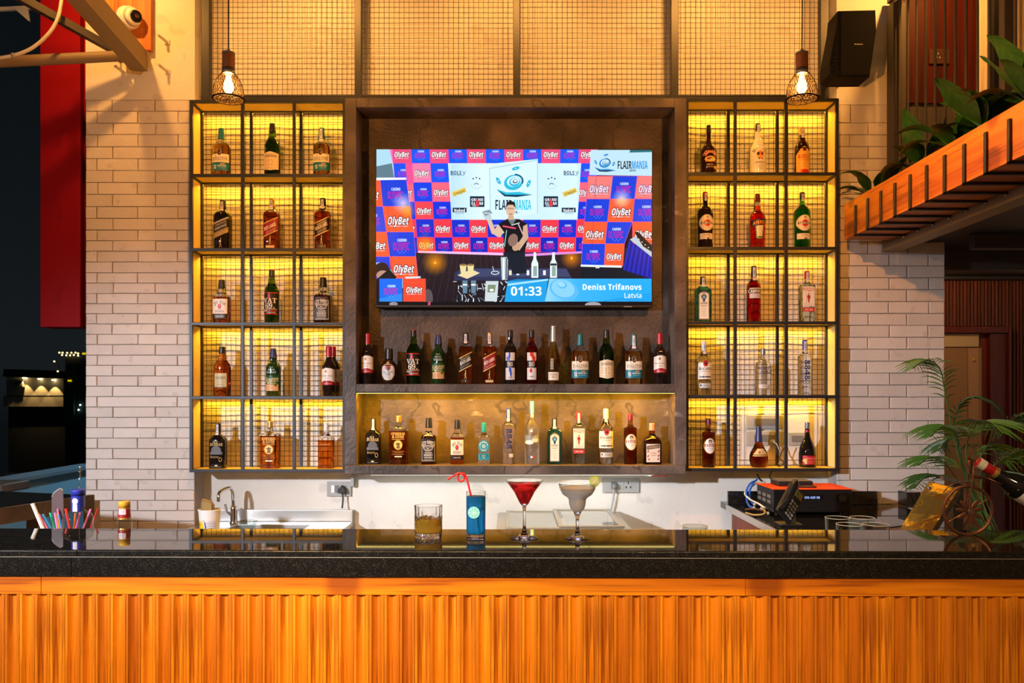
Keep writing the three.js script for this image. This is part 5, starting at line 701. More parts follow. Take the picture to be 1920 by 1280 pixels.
  swirl(963, 342, 1.05, '#2ab4d4', '#0c3a58'); txt('FLAIR', 944.5, 383, 33, 19, '#0c3044'); txt('MANIA', 979.5, 383, 33, 19, '#2ac0d8'); txt('· 2019 ·', 962, 398, 26, 5, '#0c3044');
  for (const [x, m] of [[858, 1], [1070, 1]]) { txt('BOLS', x - 3, 323.5, 21, 7.5, '#1c3c58'); line([[x + 10, 321], [x + 12.5, 326.5], [x + 15, 321]], '#1c3c58', 0.8); txt('AMSTERDAM', x, 328.4, 26, 2, '#5a8aa4'); }
  for (const x of [893.5, 1034.5]) { for (const [a, b] of [[-6, -5], [0, -7], [6, -5]]) ell(x + a, 340 + b, 1.4, 1.4, '#1c3c54'); line([[x - 2, 342], [x + 2, 342]], '#9cb8c8', 0.7); c.strokeStyle = '#2a4a60'; c.lineWidth = 1.2; c.beginPath(); c.ellipse(x, 346.5, 4, 2.6, 0, 3.4, 6); c.stroke(); c.strokeStyle = '#a4c4d4'; c.lineWidth = 0.8; c.beginPath(); c.ellipse(x, 343, 10, 11, 0, 0.3, 2.9); c.stroke(); }
  for (const [x, y] of [[861, 360], [1068.5, 360.5]]) { c.save(); c.translate(x, y); c.rotate(-0.36); c.fillStyle = '#e6c65a'; c.fillRect(-13.5, -4.6, 27, 9.2); c.restore(); txt('Schweppes', x, y, 23, 6, '#2a2a22', 'italic', -0.1, -0.36); }
  for (const x of [895, 1033]) { c.fillStyle = '#10283c'; c.fillRect(x - 13.5, 368, 27, 20); txt('GRAND', x, 374, 23, 5.5, '#e8f2f8'); txt('SLAM', x, 381, 23, 6, '#e8f2f8'); poly([[x - 3, 387], [x - 3, 378], [x, 371], [x + 3, 378], [x + 3, 387]], '#d83a4a'); txt('WFA', x - 6, 386, 6, 2, '#e8f2f8'); }
  for (const x of [862, 1066.5]) { c.fillStyle = '#10283c'; c.fillRect(x - 13, 389.5, 26, 8.6); txt('Naked', x, 394, 21, 6.5, '#f0f6fa', 'bold'); txt('GROUSE', x, 400, 16, 1.6, '#5a8aa4'); }
  // roll-up banners
  const cellQ = (q, red, f, sx = 1) => { poly(q, f); line([...q, q[0]], '#ff5ab0', 0.6); const mx = (q[0][0] + q[2][0]) / 2, my = (q[0][1] + q[2][1]) / 2, s = (q[1][0] - q[0][0]); c.save(); c.beginPath(); q.forEach((p, i) => c[i ? 'lineTo' : 'moveTo'](p[0], p[1])); c.clip(); if (red) oly(mx, my + 2, s * 0.98 * sx); else casino(mx, my, s * 0.98 * sx); c.restore(); };
  const col = (xs, w, ys, first) => { for (let r = 0; r + 1 < ys.length; r++) { const a = xs[r], b = xs[r + 1]; cellQ([[a, ys[r]], [a + w[r], ys[r]], [b + w[r + 1], ys[r + 1]], [b, ys[r + 1]]], (r + first) & 1, (r + first) & 1 ? '#fb5a34' : '#1440d4'); } };
  const yl = [337, 387, 435, 481, 522]; col([667, 672, 679, 685, 688], [46, 46, 46, 46, 44], yl, 1); col([713, 718, 725, 731, 736], [49, 51, 51, 49, 48], yl, 0);
  poly([[706, 333], [762, 333], [762, 336.6], [706, 338]], '#eef6fa'); glow(756, 381, 22, '255,220,240', 0.8); line([[723, 340], [737, 520]], 'rgba(60,30,90,.5)', 0.8); poly([[760, 519], [789, 518], [789, 521.5], [760, 523]], '#d4dade'); glow(765, 396, 16, '255,190,40', 0.6);
  const y2 = [330, 373, 416, 457, 499]; col([1103, 1100, 1096, 1092, 1090], [46, 44, 43, 43, 43], y2, 1); col([1149, 1144, 1139, 1135, 1133], [46, 46, 47, 36, 35], y2, 0); col([1195, 1190, 1186, 1186, 1186], [46, 46, 46, 46, 46], y2, 1);
  for (const q of [[[1104, 331], [1149, 331], [1145, 372], [1101, 372]], [[1196, 331], [1222, 331], [1222, 372], [1191, 372]]]) poly(q, 'rgba(210,170,220,.4)'); line([[1118, 331], [1108, 495]], 'rgba(60,20,60,.4)', 0.8);
  glow(1166, 372, 20, '255,220,240', 0.8); glow(1166, 378, 12, '255,200,80', 0.5); poly([[1108, 281], [1223, 281], [1223, 330], [1105, 328]], '#b8dcec'); swirl(1134, 306, 0.62, '#2a86c8', '#0c2440'); txt('FLAIR', 1171, 308.5, 27, 15, '#0a1620'); txt('MANIA', 1199.5, 308.5, 30, 15, '#1c8cd8'); txt('· 2019 ·', 1186, 319.5, 17, 4, '#0a1620'); poly([[1182, 281], [1223, 281], [1223, 285], [1180, 286]], '#2a6a70');
  poly([[1089, 496], [1166, 498], [1166, 502], [1089, 500]], '#dce6ea'); poly([[1117, 501], [1124, 501], [1124, 505], [1117, 504]], '#dce6ea');
  poly([[1090, 503], [1222, 503], [1222, 522], [1090, 522]], '#101a26'); poly([[1180, 450], [1222, 480], [1222, 523], [1168, 506]], '#1420a0'); for (let i = 0; i < 13; i++) line([[1181 + i * 3.6, 453 + i * 2.7], [1170 + i * 4.3, 505 + i * 1.3]], i % 2 ? '#0a1258' : '#2a3ae0', 1.1);
  poly([[1181, 449], [1192, 443], [1222, 465], [1222, 482]], '#b8c4cc'); poly([[1190, 436], [1196, 434], [1222, 460], [1222, 472], [1206, 462]], '#101418'); for (let i = 0; i < 9; i++) ell(1195 + i * 3, 446 + i * 2.6, 1.2, 1, i % 2 ? '#e8f0f4' : '#202830');
  // bar station on the screen
  poly([[852, 512], [866, 503], [1062, 503], [1073, 522], [1073, 526], [852, 526]], '#2c3250'); poly([[862, 504], [1062, 504], [1070, 519], [860, 519]], '#3d4468'); poly([[858, 516], [884, 505], [900, 512], [876, 523]], '#e2d0a4');
  for (const x of [869, 883]) { poly([[x - 7, 497], [x + 6, 496], [x + 4, 515], [x - 4, 516]], '#e4d494'); ell(x - 0.5, 496.5, 6.5, 2, '#8a6a40'); }
  for (let i = 0; i < 60; i++) line([[856 + (i * 37 % 96), 528 + (i * 23 % 44)], [856 + (i * 37 % 96) + (i % 5) * 3 - 6, 528 + (i * 23 % 44) + (i % 7) * 2]], ['#dfe9ee', '#7c93a4', '#2a3440', '#bcd0da'][i % 4], 1 + (i % 3) * 0.5);
  for (const x of [872, 888]) { poly([[x - 5, 526], [x + 5, 526], [x + 4, 550], [x - 4, 550]], '#5f8098'); ell(x, 534, 5, 1.6, '#f0f6f8'); } poly([[911, 527], [935, 527], [932, 565], [909, 565]], '#c6d2d6'); poly([[915, 534], [930, 534], [928, 548], [914, 548]], '#7b8a70'); ell(922, 544, 4, 2.4, '#f0f4f0'); poly([[882, 568], [1045, 568], [1045, 571], [882, 572]], '#cfdbe0');
  line([[924, 500], [926, 508]], '#c0d0d8', 1.4); c.strokeStyle = '#cfdce2'; c.lineWidth = 1.6; c.beginPath(); c.ellipse(928.5, 511.5, 7, 3, 0, 0, 7); c.stroke();
  poly([[939, 482], [953, 482], [951, 525], [941, 525]], '#aebcc4'); poly([[943, 484], [946, 484], [946, 524], [943, 524]], '#f4fafc'); poly([[949, 484], [951, 484], [950, 524], [948, 524]], '#3c4c58');
  for (const [x, f] of [[957, '#e4d8b0'], [971, '#e8ecf0'], [990, '#e8ecf0'], [1021, '#e8ecf0']]) poly([[x - 2.5, 507], [x + 2.5, 507], [x + 2.5, 516], [x - 2.5, 516]], f);
  for (const x of [1003, 1038]) { poly([[x - 6.5, 521], [x + 6.5, 521], [x + 6.5, 494], [x + 3, 486], [x + 2.2, 473], [x - 2.2, 473], [x - 3, 486], [x - 6.5, 494]], '#dbe8ea'); poly([[x - 3, 518], [x + 4, 518], [x + 4, 499], [x - 3, 499]], '#8ba4a0'); line([[x - 4.5, 496], [x - 4.5, 519]], '#ffffff', 1.2); } poly([[1032, 494], [1044, 494], [1044, 498], [1032, 498]], '#20303a');
  // performer in a dark patterned shirt tossing a tin
  poly([[946, 470], [984, 470], [988, 512], [962, 514], [950, 480]], '#16202c'); poly([[935, 420], [952, 410], [974, 411], [989, 420], [991, 440], [984, 474], [946, 474], [944, 440]], '#14171d'); poly([[952, 411], [960, 424], [968, 411]], '#6a7478');
  poly([[935, 421], [946, 436], [936, 444], [922, 438], [913, 412], [920, 408], [928, 430]], '#d8b89a'); ell(934, 440, 7, 4, '#d8b89a', 0.4); ell(914, 404, 7, 10, '#b9cad2', -0.5); poly([[904, 397], [918, 393], [924, 400], [910, 405]], '#7d939c'); line([[908, 399], [922, 401]], '#f0f6fa', 1.2);
  poly([[989, 420], [991, 446], [974, 470], [966, 464], [980, 444], [981, 424]], '#caa68a'); ell(968, 462, 7, 9, '#c09a80', 0.5); ell(962, 450, 9, 12, '#8a6a60', 0.3); line([[944, 424], [966, 428]], '#e84a6a', 3); line([[950, 432], [946, 462]], '#7ad0d0', 1.6); line([[972, 420], [980, 438]], '#e8b0c0', 2); line([[960, 422], [974, 418]], '#d8e0e0', 1.6);
  ell(957.5, 394, 8.6, 12.5, '#d9b59a'); poly([[949, 390], [950, 380], [957, 376], [965, 379], [967, 390], [962, 384], [953, 384]], '#241c1c'); ell(957, 391, 7.5, 1.6, '#b58c78'); ell(958, 401.5, 3.5, 1.1, '#a06a5c'); poly([[953, 404], [963, 404], [964, 412], [953, 412]], '#cda68c');
  // viewer's head, logo boxes and captions
  ell(716, 506, 14, 14, '#2a1c1e'); ell(718, 516, 12, 9, '#b58a78'); line([[732, 506], [738, 514]], '#7adcdc', 1.5); poly([[706, 524], [730, 504], [744, 520], [740, 524]], '#131820');
  ell(803, 560, 9, 18, 'rgba(150,130,130,.5)'); poly([[706, 566], [1222, 566], [1222, 574], [706, 574]], '#0c0d14'); ell(1112, 572, 15, 6, '#9c9aa0'); ell(738, 570, 8, 4, '#8a8a90'); poly([[803, 566], [808, 566], [807, 573], [802, 573]], '#c04a70');
  poly([[711.5, 522.5], [754.5, 522.5], [754.5, 565.5], [711.5, 565.5]], '#1268e8'); poly([[711.5, 560], [754.5, 550], [754.5, 565.5], [711.5, 565.5]], '#2a84f0'); casino(733, 543, 42); poly([[756, 522.5], [798.5, 522.5], [798.5, 565.5], [756, 565.5]], '#fb4a30'); oly(777, 543, 38); line([[755, 522.5], [755, 540]], '#dff2ff', 0.8);
  poly([[952, 527], [1028, 522.5], [1022, 566], [946, 566]], '#1d9be0'); poly([[952, 532], [1028, 523], [1028, 526], [952, 536]], '#a4daf4'); poly([[952, 527], [1000, 523], [970, 523]], '#0e7ac0'); txt('01:33', 987, 545, 59, 17, '#ffffff');
  { const g = c.createLinearGradient(1022, 0, 1222, 0); g.addColorStop(0, '#8fd0f6'); g.addColorStop(0.3, '#3aaef0'); g.addColorStop(1, '#18a4f0'); poly([[1030, 522.5], [1222, 522.5], [1222, 565.5], [1022, 565.5]], g); } ell(1058, 543, 28, 18, '#58b4ee', 0.3); ell(1056, 541, 22, 16, '#84caf6', 0.3); ell(1054, 534, 9, 7, '#58b4ee', 0.3); ell(1053, 533, 7, 5, '#94d2f8', 0.3); for (let i = 0; i < 3; i++) line([[1130 + i * 22, 565], [1222, 551 + i * 5]], '#1690dc', 2);
  txt('Deniss Trifanovs', 1147.5, 537.5, 112, 11, '#ffffff'); txt('Latvia', 1187, 553.5, 34, 9.5, '#ffffff', 'normal');
}
{
  const d = 5.085, x0 = X(703.5, d), x1 = X(1223.5, d), y0 = Y(576, d), y1 = Y(278.5, d), t = thing('television', 'large wall-mounted television showing a bartending contest in the dark niche', 'television', V((x0 + x1) / 2, y0, -d));
  const tvTex = new THREE.CanvasTexture(tvc); tvTex.colorSpace = THREE.SRGBColorSpace;
  wpart('casing', [bev(x0, x1, y0, y1, -d - 0.055, -d, 0.004)], M.black, t);
  const scr = new THREE.PlaneGeometry(X(1222.3, d) - X(705.3, d), Y(280, d) - Y(572, d)); scr.translate((X(1222.3, d) + X(705.3, d)) / 2, (Y(280, d) + Y(572, d)) / 2, -d + 0.0006);
  wpart('screen', scr, phy({ color: C(0.004, 0.004, 0.004), roughness: 0.3, specularIntensity: 0.15, emissive: C(1, 1, 1), emissiveMap: tvTex, emissiveIntensity: 1.2 }), t);
  wpart('badge', [box(X(1170, d), X(1185, d), Y(575.5, d), Y(574, d), -d, -d + 0.001)], M.greyLight, t);
  wpart('wall_mount', [box(-0.3, 0.3, (y0 + y1) / 2 - 0.2, (y0 + y1) / 2 + 0.2, -ZNB + 0.0006, -d - 0.055)], M.dark, t);
  const l = new THREE.RectAreaLight(C(0.75, 0.8, 1), 0.35, x1 - x0, y1 - y0); l.position.set((x0 + x1) / 2, (y0 + y1) / 2, -d + 0.003); l.lookAt((x0 + x1) / 2, (y0 + y1) / 2, 0); scene.add(l);
}
// ---------------------------------------------------------------- drinks on the bar
const at = (px, d, y) => V(X(px, d), y, -d);
function drink(name, label, px, d, cat = 'cocktail') { const t = thing(name, label, cat, at(px, d * BS, BARTOP + 0.0004), 'drinks on the bar top'); t.scale.setScalar(BS); return t; }
const limeSkin = K(0.28, 0.42, 0.03), limeFlesh = phy({ color: C(0.75, 0.8, 0.3), roughness: 0.3, transmission: 0.3, thickness: 0 });
function limeWheel(r, parent, name = 'lime_wheel', flesh = limeFlesh, skin = limeSkin) {   // a cut wheel of lime lying in the xy plane
  const w = part(name, new THREE.CylinderGeometry(r * 0.9, r * 0.9, 0.0028, 28).rotateX(Math.PI / 2), flesh, parent);
  part('rind', new THREE.TorusGeometry(r * 0.94, r * 0.09, 8, 32).scale(1, 1, 1.2), skin, w);
  const seg = []; for (let i = 0; i < 8; i++) seg.push(plain(new THREE.BoxGeometry(0.0009, r * 0.8, 0.0034).translate(0, r * 0.42, 0).rotateZ(i / 8 * Math.PI * 2))); part('membrane', mergeGeometries(seg), M.white, w);
  return w;
}
{ // whisky tumbler, diamond cut
  const t = drink('rocks_glass', 'short diamond-cut rocks glass of golden whisky on the bar', 803.3, 2.336), R = 0.0412, H = 0.0925, N = 96, rows = 44, pos = [], idx = [];
  const outer = (v, a) => { const r = R * (0.95 + 0.05 * v), u = a / (Math.PI * 2) * 9, w = v * 3.1; const g = (q) => Math.max(0, 1 - Math.abs(q - Math.round(q)) * 9); const on = sm(0.03, 0.08, v) * sm(0.74, 0.66, v); let c = Math.max(g(u + w), g(u - w)) * on; return r - 0.0019 * c + 0.0006 * on; };
  for (let j = 0; j <= rows; j++) for (let i = 0; i < N; i++) { const v = j / rows, a = i / N * Math.PI * 2, r = outer(v, a) * (j === 0 ? 0.97 : 1); pos.push(r * Math.sin(a), v * H, r * Math.cos(a)); }
  const inn = [[0.0372, H], [0.0362, 0.06], [0.0345, 0.018], [0.030, 0.014], [0.0, 0.0135]];
  for (const [r, y] of inn) for (let i = 0; i < N; i++) { const a = i / N * Math.PI * 2; pos.push(r * Math.sin(a), y, r * Math.cos(a)); }
  const tot = rows + 1 + inn.length; for (let j = 0; j + 1 < tot; j++) for (let i = 0; i < N; i++) { const k = (i + 1) % N, p = j * N + i, q = j * N + k; idx.push(p, q, p + N, q, q + N, p + N); }
  const c = pos.length / 3; pos.push(0, 0, 0); for (let i = 0; i < N; i++) idx.push(c, (i + 1) % N, i);
  const g = new THREE.BufferGeometry(); g.setAttribute('position', new THREE.Float32BufferAttribute(pos, 3)); g.setIndex(idx);
  part('glass', toCreasedNormals(g, 0.5), G.pure, t);
  part('whisky', lathe([[0, 0.0134], [0.030, 0.0138], [0.0348, 0.018], [0.0363, 0.055], [0, 0.055]], 40), phy({ color: C(1, 0.62, 0.06), transmission: 0.7, thickness: 0.05, roughness: 0.05, ior: 1.33 }), t);
  const ice = new RoundedBoxGeometry(0.026, 0.026, 0.026, 2, 0.004); const a = part('ice_cube', ice, G.pure, t); a.position.set(-0.008, 0.045, 0.004); a.rotation.set(0.4, 0.5, 0.3);
  const peel = part('orange_peel', tube([V(0.008, 0.05, 0.02), V(0.02, 0.046, 0.016), V(0.026, 0.038, 0.006)], 0.0035, 10, 6), K(0.85, 0.35, 0.04), t); peel.scale.set(1, 1, 1);
}
{ // blue highball with a curly straw
  const t = drink('highball_glass', 'tall glass of blue cocktail with a curly red straw and lime slice', 892.3, 2.312), R = 0.0286, H = 0.136;
  part('glass', lathe([[0, 0], [R * 0.93, 0], [R * 0.95, 0.004], [R, H], [R - 0.0009, H + 0.0008], [R - 0.0018, H], [R * 0.885, 0.017], [0.018, 0.0145], [0, 0.0142]], 48), G.pure, t);
  part('blue_liquor', lathe([[0, 0.0141], [0.018, 0.0144], [R * 0.89, 0.0168], [R - 0.0022, H * 0.6], [R - 0.0016, H * 0.9], [0, H * 0.9]], 40), phy({ color: C(0.01, 0.40, 1), transmission: 0.6, thickness: 0.05, roughness: 0.12, ior: 1.34, attenuationColor: C(0.3, 0.8, 1), attenuationDistance: 0.2 }), t);
  const w = limeWheel(0.0165, t, 'lime_wheel', phy({ color: C(0.25, 0.75, 0.72), roughness: 0.35, transmission: 0.3, thickness: 0 }), K(0.3, 0.85, 0.75)); w.position.set(-0.0045, 0.079, R - 0.0008);
  const w2 = part('lime_slice', new THREE.CylinderGeometry(0.014, 0.014, 0.003, 20).rotateX(Math.PI / 2).rotateY(1.35), limeSkin, t); w2.position.set(R - 0.0052, 0.1, 0.003);
  
  const straw = [V(0.010, 0.018, 0.004), V(0.001, 0.07, 0.006), V(-0.015, 0.132, 0.012), V(-0.023, 0.165, 0.012)];
  part('straw', tube(straw, 0.0028, 24, 10), K(0.8, 0.02, 0.02, 0.3), t);
  const q = (px, py) => V((px - 892.3) / 649, (1010 - py) / 649, 0.012), loop = [];
  loop.push(V(-0.023, 0.165, 0.012), q(873, 891), q(868, 887), q(861, 889), q(859, 896), q(862, 901), q(868, 901), q(871, 896), q(869, 889).add(V(0, 0, 0.006)), q(862, 886).add(V(0, 0, 0.006)), q(853, 890).add(V(0, 0, 0.006)), q(840, 898).add(V(0, 0, 0.005)));
  part('straw_curl', tube(loop, 0.0028, 60, 10), K(0.8, 0.02, 0.02, 0.3), t);
}
{ // martini
  const t = drink('martini_glass', 'stemmed martini glass filled with a bright red cocktail', 983.2, 2.318), R = 0.0552, H = 0.168, b = 0.098;
  part('glass', lathe([[0, 0], [0.0395, 0], [0.040, 0.0012], [0.034, 0.0035], [0.016, 0.008], [0.0075, 0.018], [0.0045, 0.034], [0.0040, 0.075], [0.0058, b - 0.004], [0.013, b + 0.003], [R * 0.55, b + (H - b) * 0.53], [R, H], [R - 0.0006, H + 0.0006], [R - 0.0013, H], [R * 0.53, b + (H - b) * 0.545], [0.011, b + 0.008], [0.004, b + 0.005], [0, b + 0.0048]], 56), G.pure, t);
  part('red_cocktail', lathe([[0, b + 0.0047], [0.0042, b + 0.005], [0.0113, b + 0.008], [R * 0.533, b + (H - b) * 0.545], [R * 0.86, b + (H - b) * 0.865], [0, b + (H - b) * 0.865]], 48), phy({ color: C(1, 0.04, 0.04), transmission: 0.75, thickness: 0.05, roughness: 0.08, ior: 1.35, attenuationColor: C(0.98, 0.4, 0.4), attenuationDistance: 0.2 }), t);
  part('strawberry_slice', ball(0.012, 0.012, 0.150, 0.004, 14).scale(1, 1, 0.9), K(0.7, 0.03, 0.03, 0.25), t); 
}
{ // margarita
  const t = drink('margarita_glass', 'stepped margarita glass of pale cocktail with a lime wheel on the rim', 1082.5, 2.312), R = 0.0556, H = 0.1625;
  part('glass', lathe([[0, 0], [0.0335, 0], [0.034, 0.0012], [0.028, 0.0035], [0.014, 0.009], [0.0065, 0.02], [0.0046, 0.035], [0.0055, 0.062], [0.012, 0.078], [0.0205, 0.087], [0.0245, 0.102], [0.0252, 0.113], [0.029, 0.119], [0.043, 0.128], [0.051, 0.142], [R, H], [R - 0.0007, H + 0.0006], [R - 0.0014, H], [0.0494, 0.1435], [0.0415, 0.1298], [0.0275, 0.1208], [0.0236, 0.1145], [0.0229, 0.103], [0.019, 0.0895], [0.009, 0.0808], [0, 0.0785]], 56), G.pure, t);
  part('pale_cocktail', lathe([[0, 0.0784], [0.0092, 0.0807], [0.0192, 0.0894], [0.0231, 0.103], [0.0238, 0.1145], [0.0277, 0.1207], [0.0417, 0.1297], [0.0485, 0.141], [0.0497, 0.1445], [0, 0.1445]], 48), phy({ color: C(1, 1, 0.98), transmission: 0.5, thickness: 0.05, roughness: 0.22, ior: 1.34 }), t);
  part('salt_rim', new THREE.TorusGeometry(R - 0.0006, 0.0012, 6, 64).rotateX(Math.PI / 2).translate(0, H, 0), K(0.85, 0.85, 0.83, 0.9), t);
  const w = limeWheel(0.0165, t); w.position.set(0.0475, H + 0.006, 0.022); w.rotation.y = 0.45;
}
// ---------------------------------------------------------------- things on the work shelf behind the bar
{
  const d = 2.545 * BS, y0 = WY + 0.0004, t = thing('bottle', 'clear bottle with blue sealed neck standing among the drinking straws', 'bottle', at(146.5, d, y0));
  const H = Y(917, d) - y0, rB = 26.3 / FOCAL * d, rN = 10.5 / FOCAL * d, sh = Y(968, d) - y0;
  part('body', lathe([[0, 0], [rB * 0.95, 0], [rB, 0.01], [rB, sh - 0.01], [rB * 0.93, sh + 0.006], [rB * 0.6, sh + 0.016], [rN, sh + 0.026], [rN, H - 0.02], [0, H - 0.02]], 40), G.thin, t);
  part('neck_wrap', new THREE.CylinderGeometry(rN * 1.1, rN * 1.1, H - 0.022 - (Y(950, d) - y0), 28).translate(0, (H - 0.022 + Y(950, d) - y0) / 2, 0), capBlue, t);
  part('cap', lathe([[0, H - 0.021], [rN * 1.16, H - 0.021], [rN * 1.16, H - 0.003], [rN, H], [0, H]], 24), capBlue, t);
  const l = decal('neckblue', rN * 1.7, 0.052), p = l.attributes.position; for (let i = 0; i < p.count; i++) p.setZ(i, Math.sqrt(Math.max(0, (rN * 1.13) ** 2 - p.getX(i) ** 2)));
  const lg = new THREE.CylinderGeometry(rN * 1.13, rN * 1.13, 0.052, 16, 1, true, -0.9, 1.8), uv = lg.attributes.uv; for (let i = 0; i < uv.count; i++) uv.setXY(i, ...cellUV('neckblue', uv.getX(i), uv.getY(i))); lg.translate(0, H - 0.05, 0); part('neck_label', lg, M.label, t);
}
{
  const d = 2.6 * BS, y0 = WY + 0.0004, t = thing('bottle', 'small maroon-labelled bottle with ochre cap behind the bar top', 'bottle', at(233.2, d, y0)), H = Y(939, d) - y0, f = (py) => Y(py, d) - y0, r = (w) => w / 2 / FOCAL * d;
  part('body', lathe([[0, 0], [r(40), 0], [r(42), 0.01], [r(42), 0.11], [r(34), 0.15], [r(27), f(1000)], [r(28), f(985)], [r(24.5), f(973)], [r(22), f(968)], [0, f(968)]], 36), G.thin, t);
  const lg = new THREE.CylinderGeometry(r(20.5), r(23), f(951) - f(971), 30, 1, false, Math.PI); const uv = lg.attributes.uv; for (let i = 0; i < uv.count; i++) uv.setXY(i, ...cellUV('crystal', (uv.getX(i) * 2 + 0.5) % 1, uv.getY(i))); lg.translate(0, (f(951) + f(971)) / 2, 0); part('label', lg, M.label, t);
  part('cap', lathe([[0, f(950.5)], [r(20.5), f(950.5)], [r(20.5), H - 0.003], [r(19), H], [0, H]], 26), K(0.62, 0.36, 0.04), t);
  part('gold_ring', new THREE.CylinderGeometry(r(22.5), r(23.5), 0.007, 28).translate(0, f(970.5), 0), capGold, t);
}
{
  const d = 2.68 * BS, cad = thing('straw_caddy', 'low open caddy holding the coloured drinking straws behind the bar', 'caddy', at(118, d, WY + 0.0004));
  cad.scale.setScalar(BS); const w = 0.125; for (const [a, b, c, e] of [[-w, w, -0.05, -0.046], [-w, w, 0.046, 0.05], [-w, -w + 0.004, -0.046, 0.046], [w - 0.004, w, -0.046, 0.046]]) part('side', [box(a, b, 0, 0.20, c, e)], M.offwhite, cad); part('base', [box(-w + 0.004, w - 0.004, 0, 0.004, -0.046, 0.046)], M.offwhite, cad);
  const card = thing('plastic_card', 'smoky translucent plastic card standing between the drinking straws', 'card', at(112, 2.715 * BS, WY + 0.09));
  card.scale.setScalar(BS); const g = prism([[-0.028, 0], [0.02, 0], [0.012, 0.262], [0.004, 0.268], [-0.02, 0.252], [-0.026, 0.24]], 0.002); part('sheet', g, phy({ color: C(0.16, 0.12, 0.14), transmission: 0.4, thickness: 0, roughness: 0.2 }), card); part('rim', tube([V(-0.026, 0.24, 0.001), V(-0.02, 0.252, 0.001), V(0.004, 0.268, 0.001), V(0.012, 0.262, 0.001)], 0.0014, 10, 6), M.greyLight, card);
  const colors = { white: [0.75, 0.78, 0.8], pink: [0.8, 0.2, 0.6], blue: [0.02, 0.3, 0.8], green: [0.01, 0.5, 0.3], yellow: [0.85, 0.65, 0.02], red: [0.8, 0.03, 0.03], orange: [0.9, 0.2, 0.01] };
  const list = [[61, 944, 80, 990, 'white', 'thick white drinking straw leaning outermost in the caddy', 1.9], [73, 964, 88.5, 990, 'pink', 'pink drinking straw right next to the thick white one', 1.1], [80.5, 964, 96, 990, 'blue', 'blue drinking straw between a pink and a green one', 1.1], [94, 961, 102.5, 990, 'green', 'single green drinking straw in the caddy', 1.1], [103, 961, 107.5, 990, 'pink', 'pink drinking straw beside the yellow one', 1], [105.8, 963.5, 111, 990, 'yellow', 'single yellow drinking straw in the caddy', 1], [110.5, 964.5, 116, 990, 'blue', 'blue drinking straw beside the yellow one, before the plastic card', 1], [108, 953.5, 113, 990, 'pink', 'taller pink drinking straw in front of the plastic card', 0.9], [123, 953.5, 130.5, 990, 'red', 'red drinking straw left of the blue-necked bottle', 1.15], [141.5, 962, 138.5, 992, 'orange', 'orange drinking straw seen through the clear bottle', 1], [150, 961, 142.5, 992, 'pink', 'pink drinking straw seen through the middle of the clear bottle', 1.1], [170, 954.5, 156, 990, 'pink', 'pink drinking straw leaning right behind the clear bottle', 1.1], [184, 953, 172.5, 983, 'red', 'red drinking straw leaning furthest right of the bottle', 0.8]];
  list.forEach(([a, b, c, e, col, lab, k], i) => { const dd = (2.645 + (i % 4) * 0.017) * BS, p = P(a, b, dd), q = P(c, e, dd), dir = q.clone().sub(p).normalize(), L2 = 0.21 + (i % 3) * 0.012, end = p.clone().addScaledVector(dir, L2);
    const s = thing('drinking_straw', lab, 'straw', end, 'drinking straws in the caddy'), r = 0.0035 * k, m = K(...colors[col], 0.35), up = p.clone().sub(end); part('tube', cyl(r, r, V(0, 0, 0), up, 12, true), m, s); const n = up.clone().normalize(); part('tip', new THREE.TorusGeometry(r * 0.92, r * 0.16, 6, 14).applyQuaternion(new THREE.Quaternion().setFromUnitVectors(V(0, 0, 1), n)).translate(up.x, up.y, up.z), m, s); });
  const sp = thing('bar_spoon', 'long bar spoon with twisted handle rising behind the blue-necked bottle', 'spoon', P(147, 985, 2.76 * BS)), tw = [], top = P(149.5, 884, 2.76 * BS).sub(sp.position);
  for (let i = 0; i <= 40; i++) { const u = i / 40, a = u * 40; tw.push(V(top.x * u + 0.0012 * Math.cos(a), top.y * u, 0.0012 * Math.sin(a))); }
  part('handle', tube(tw, 0.0017, 120, 6), M.chrome, sp); part('end_drop', ball(0.005, top.x, top.y * 1.0, 0, 12).scale(1, 1, 1), M.chrome, sp); part('shaft', cyl(0.0017, 0.0017, V(0, -0.11, 0), V(0, 0, 0), 8), M.chrome, sp); part('flat_tip', new THREE.SphereGeometry(0.0055, 12, 8).scale(0.6, 2.4, 0.4).translate(top.x + 0.0005, top.y + 0.008, 0), M.chrome, sp);
}
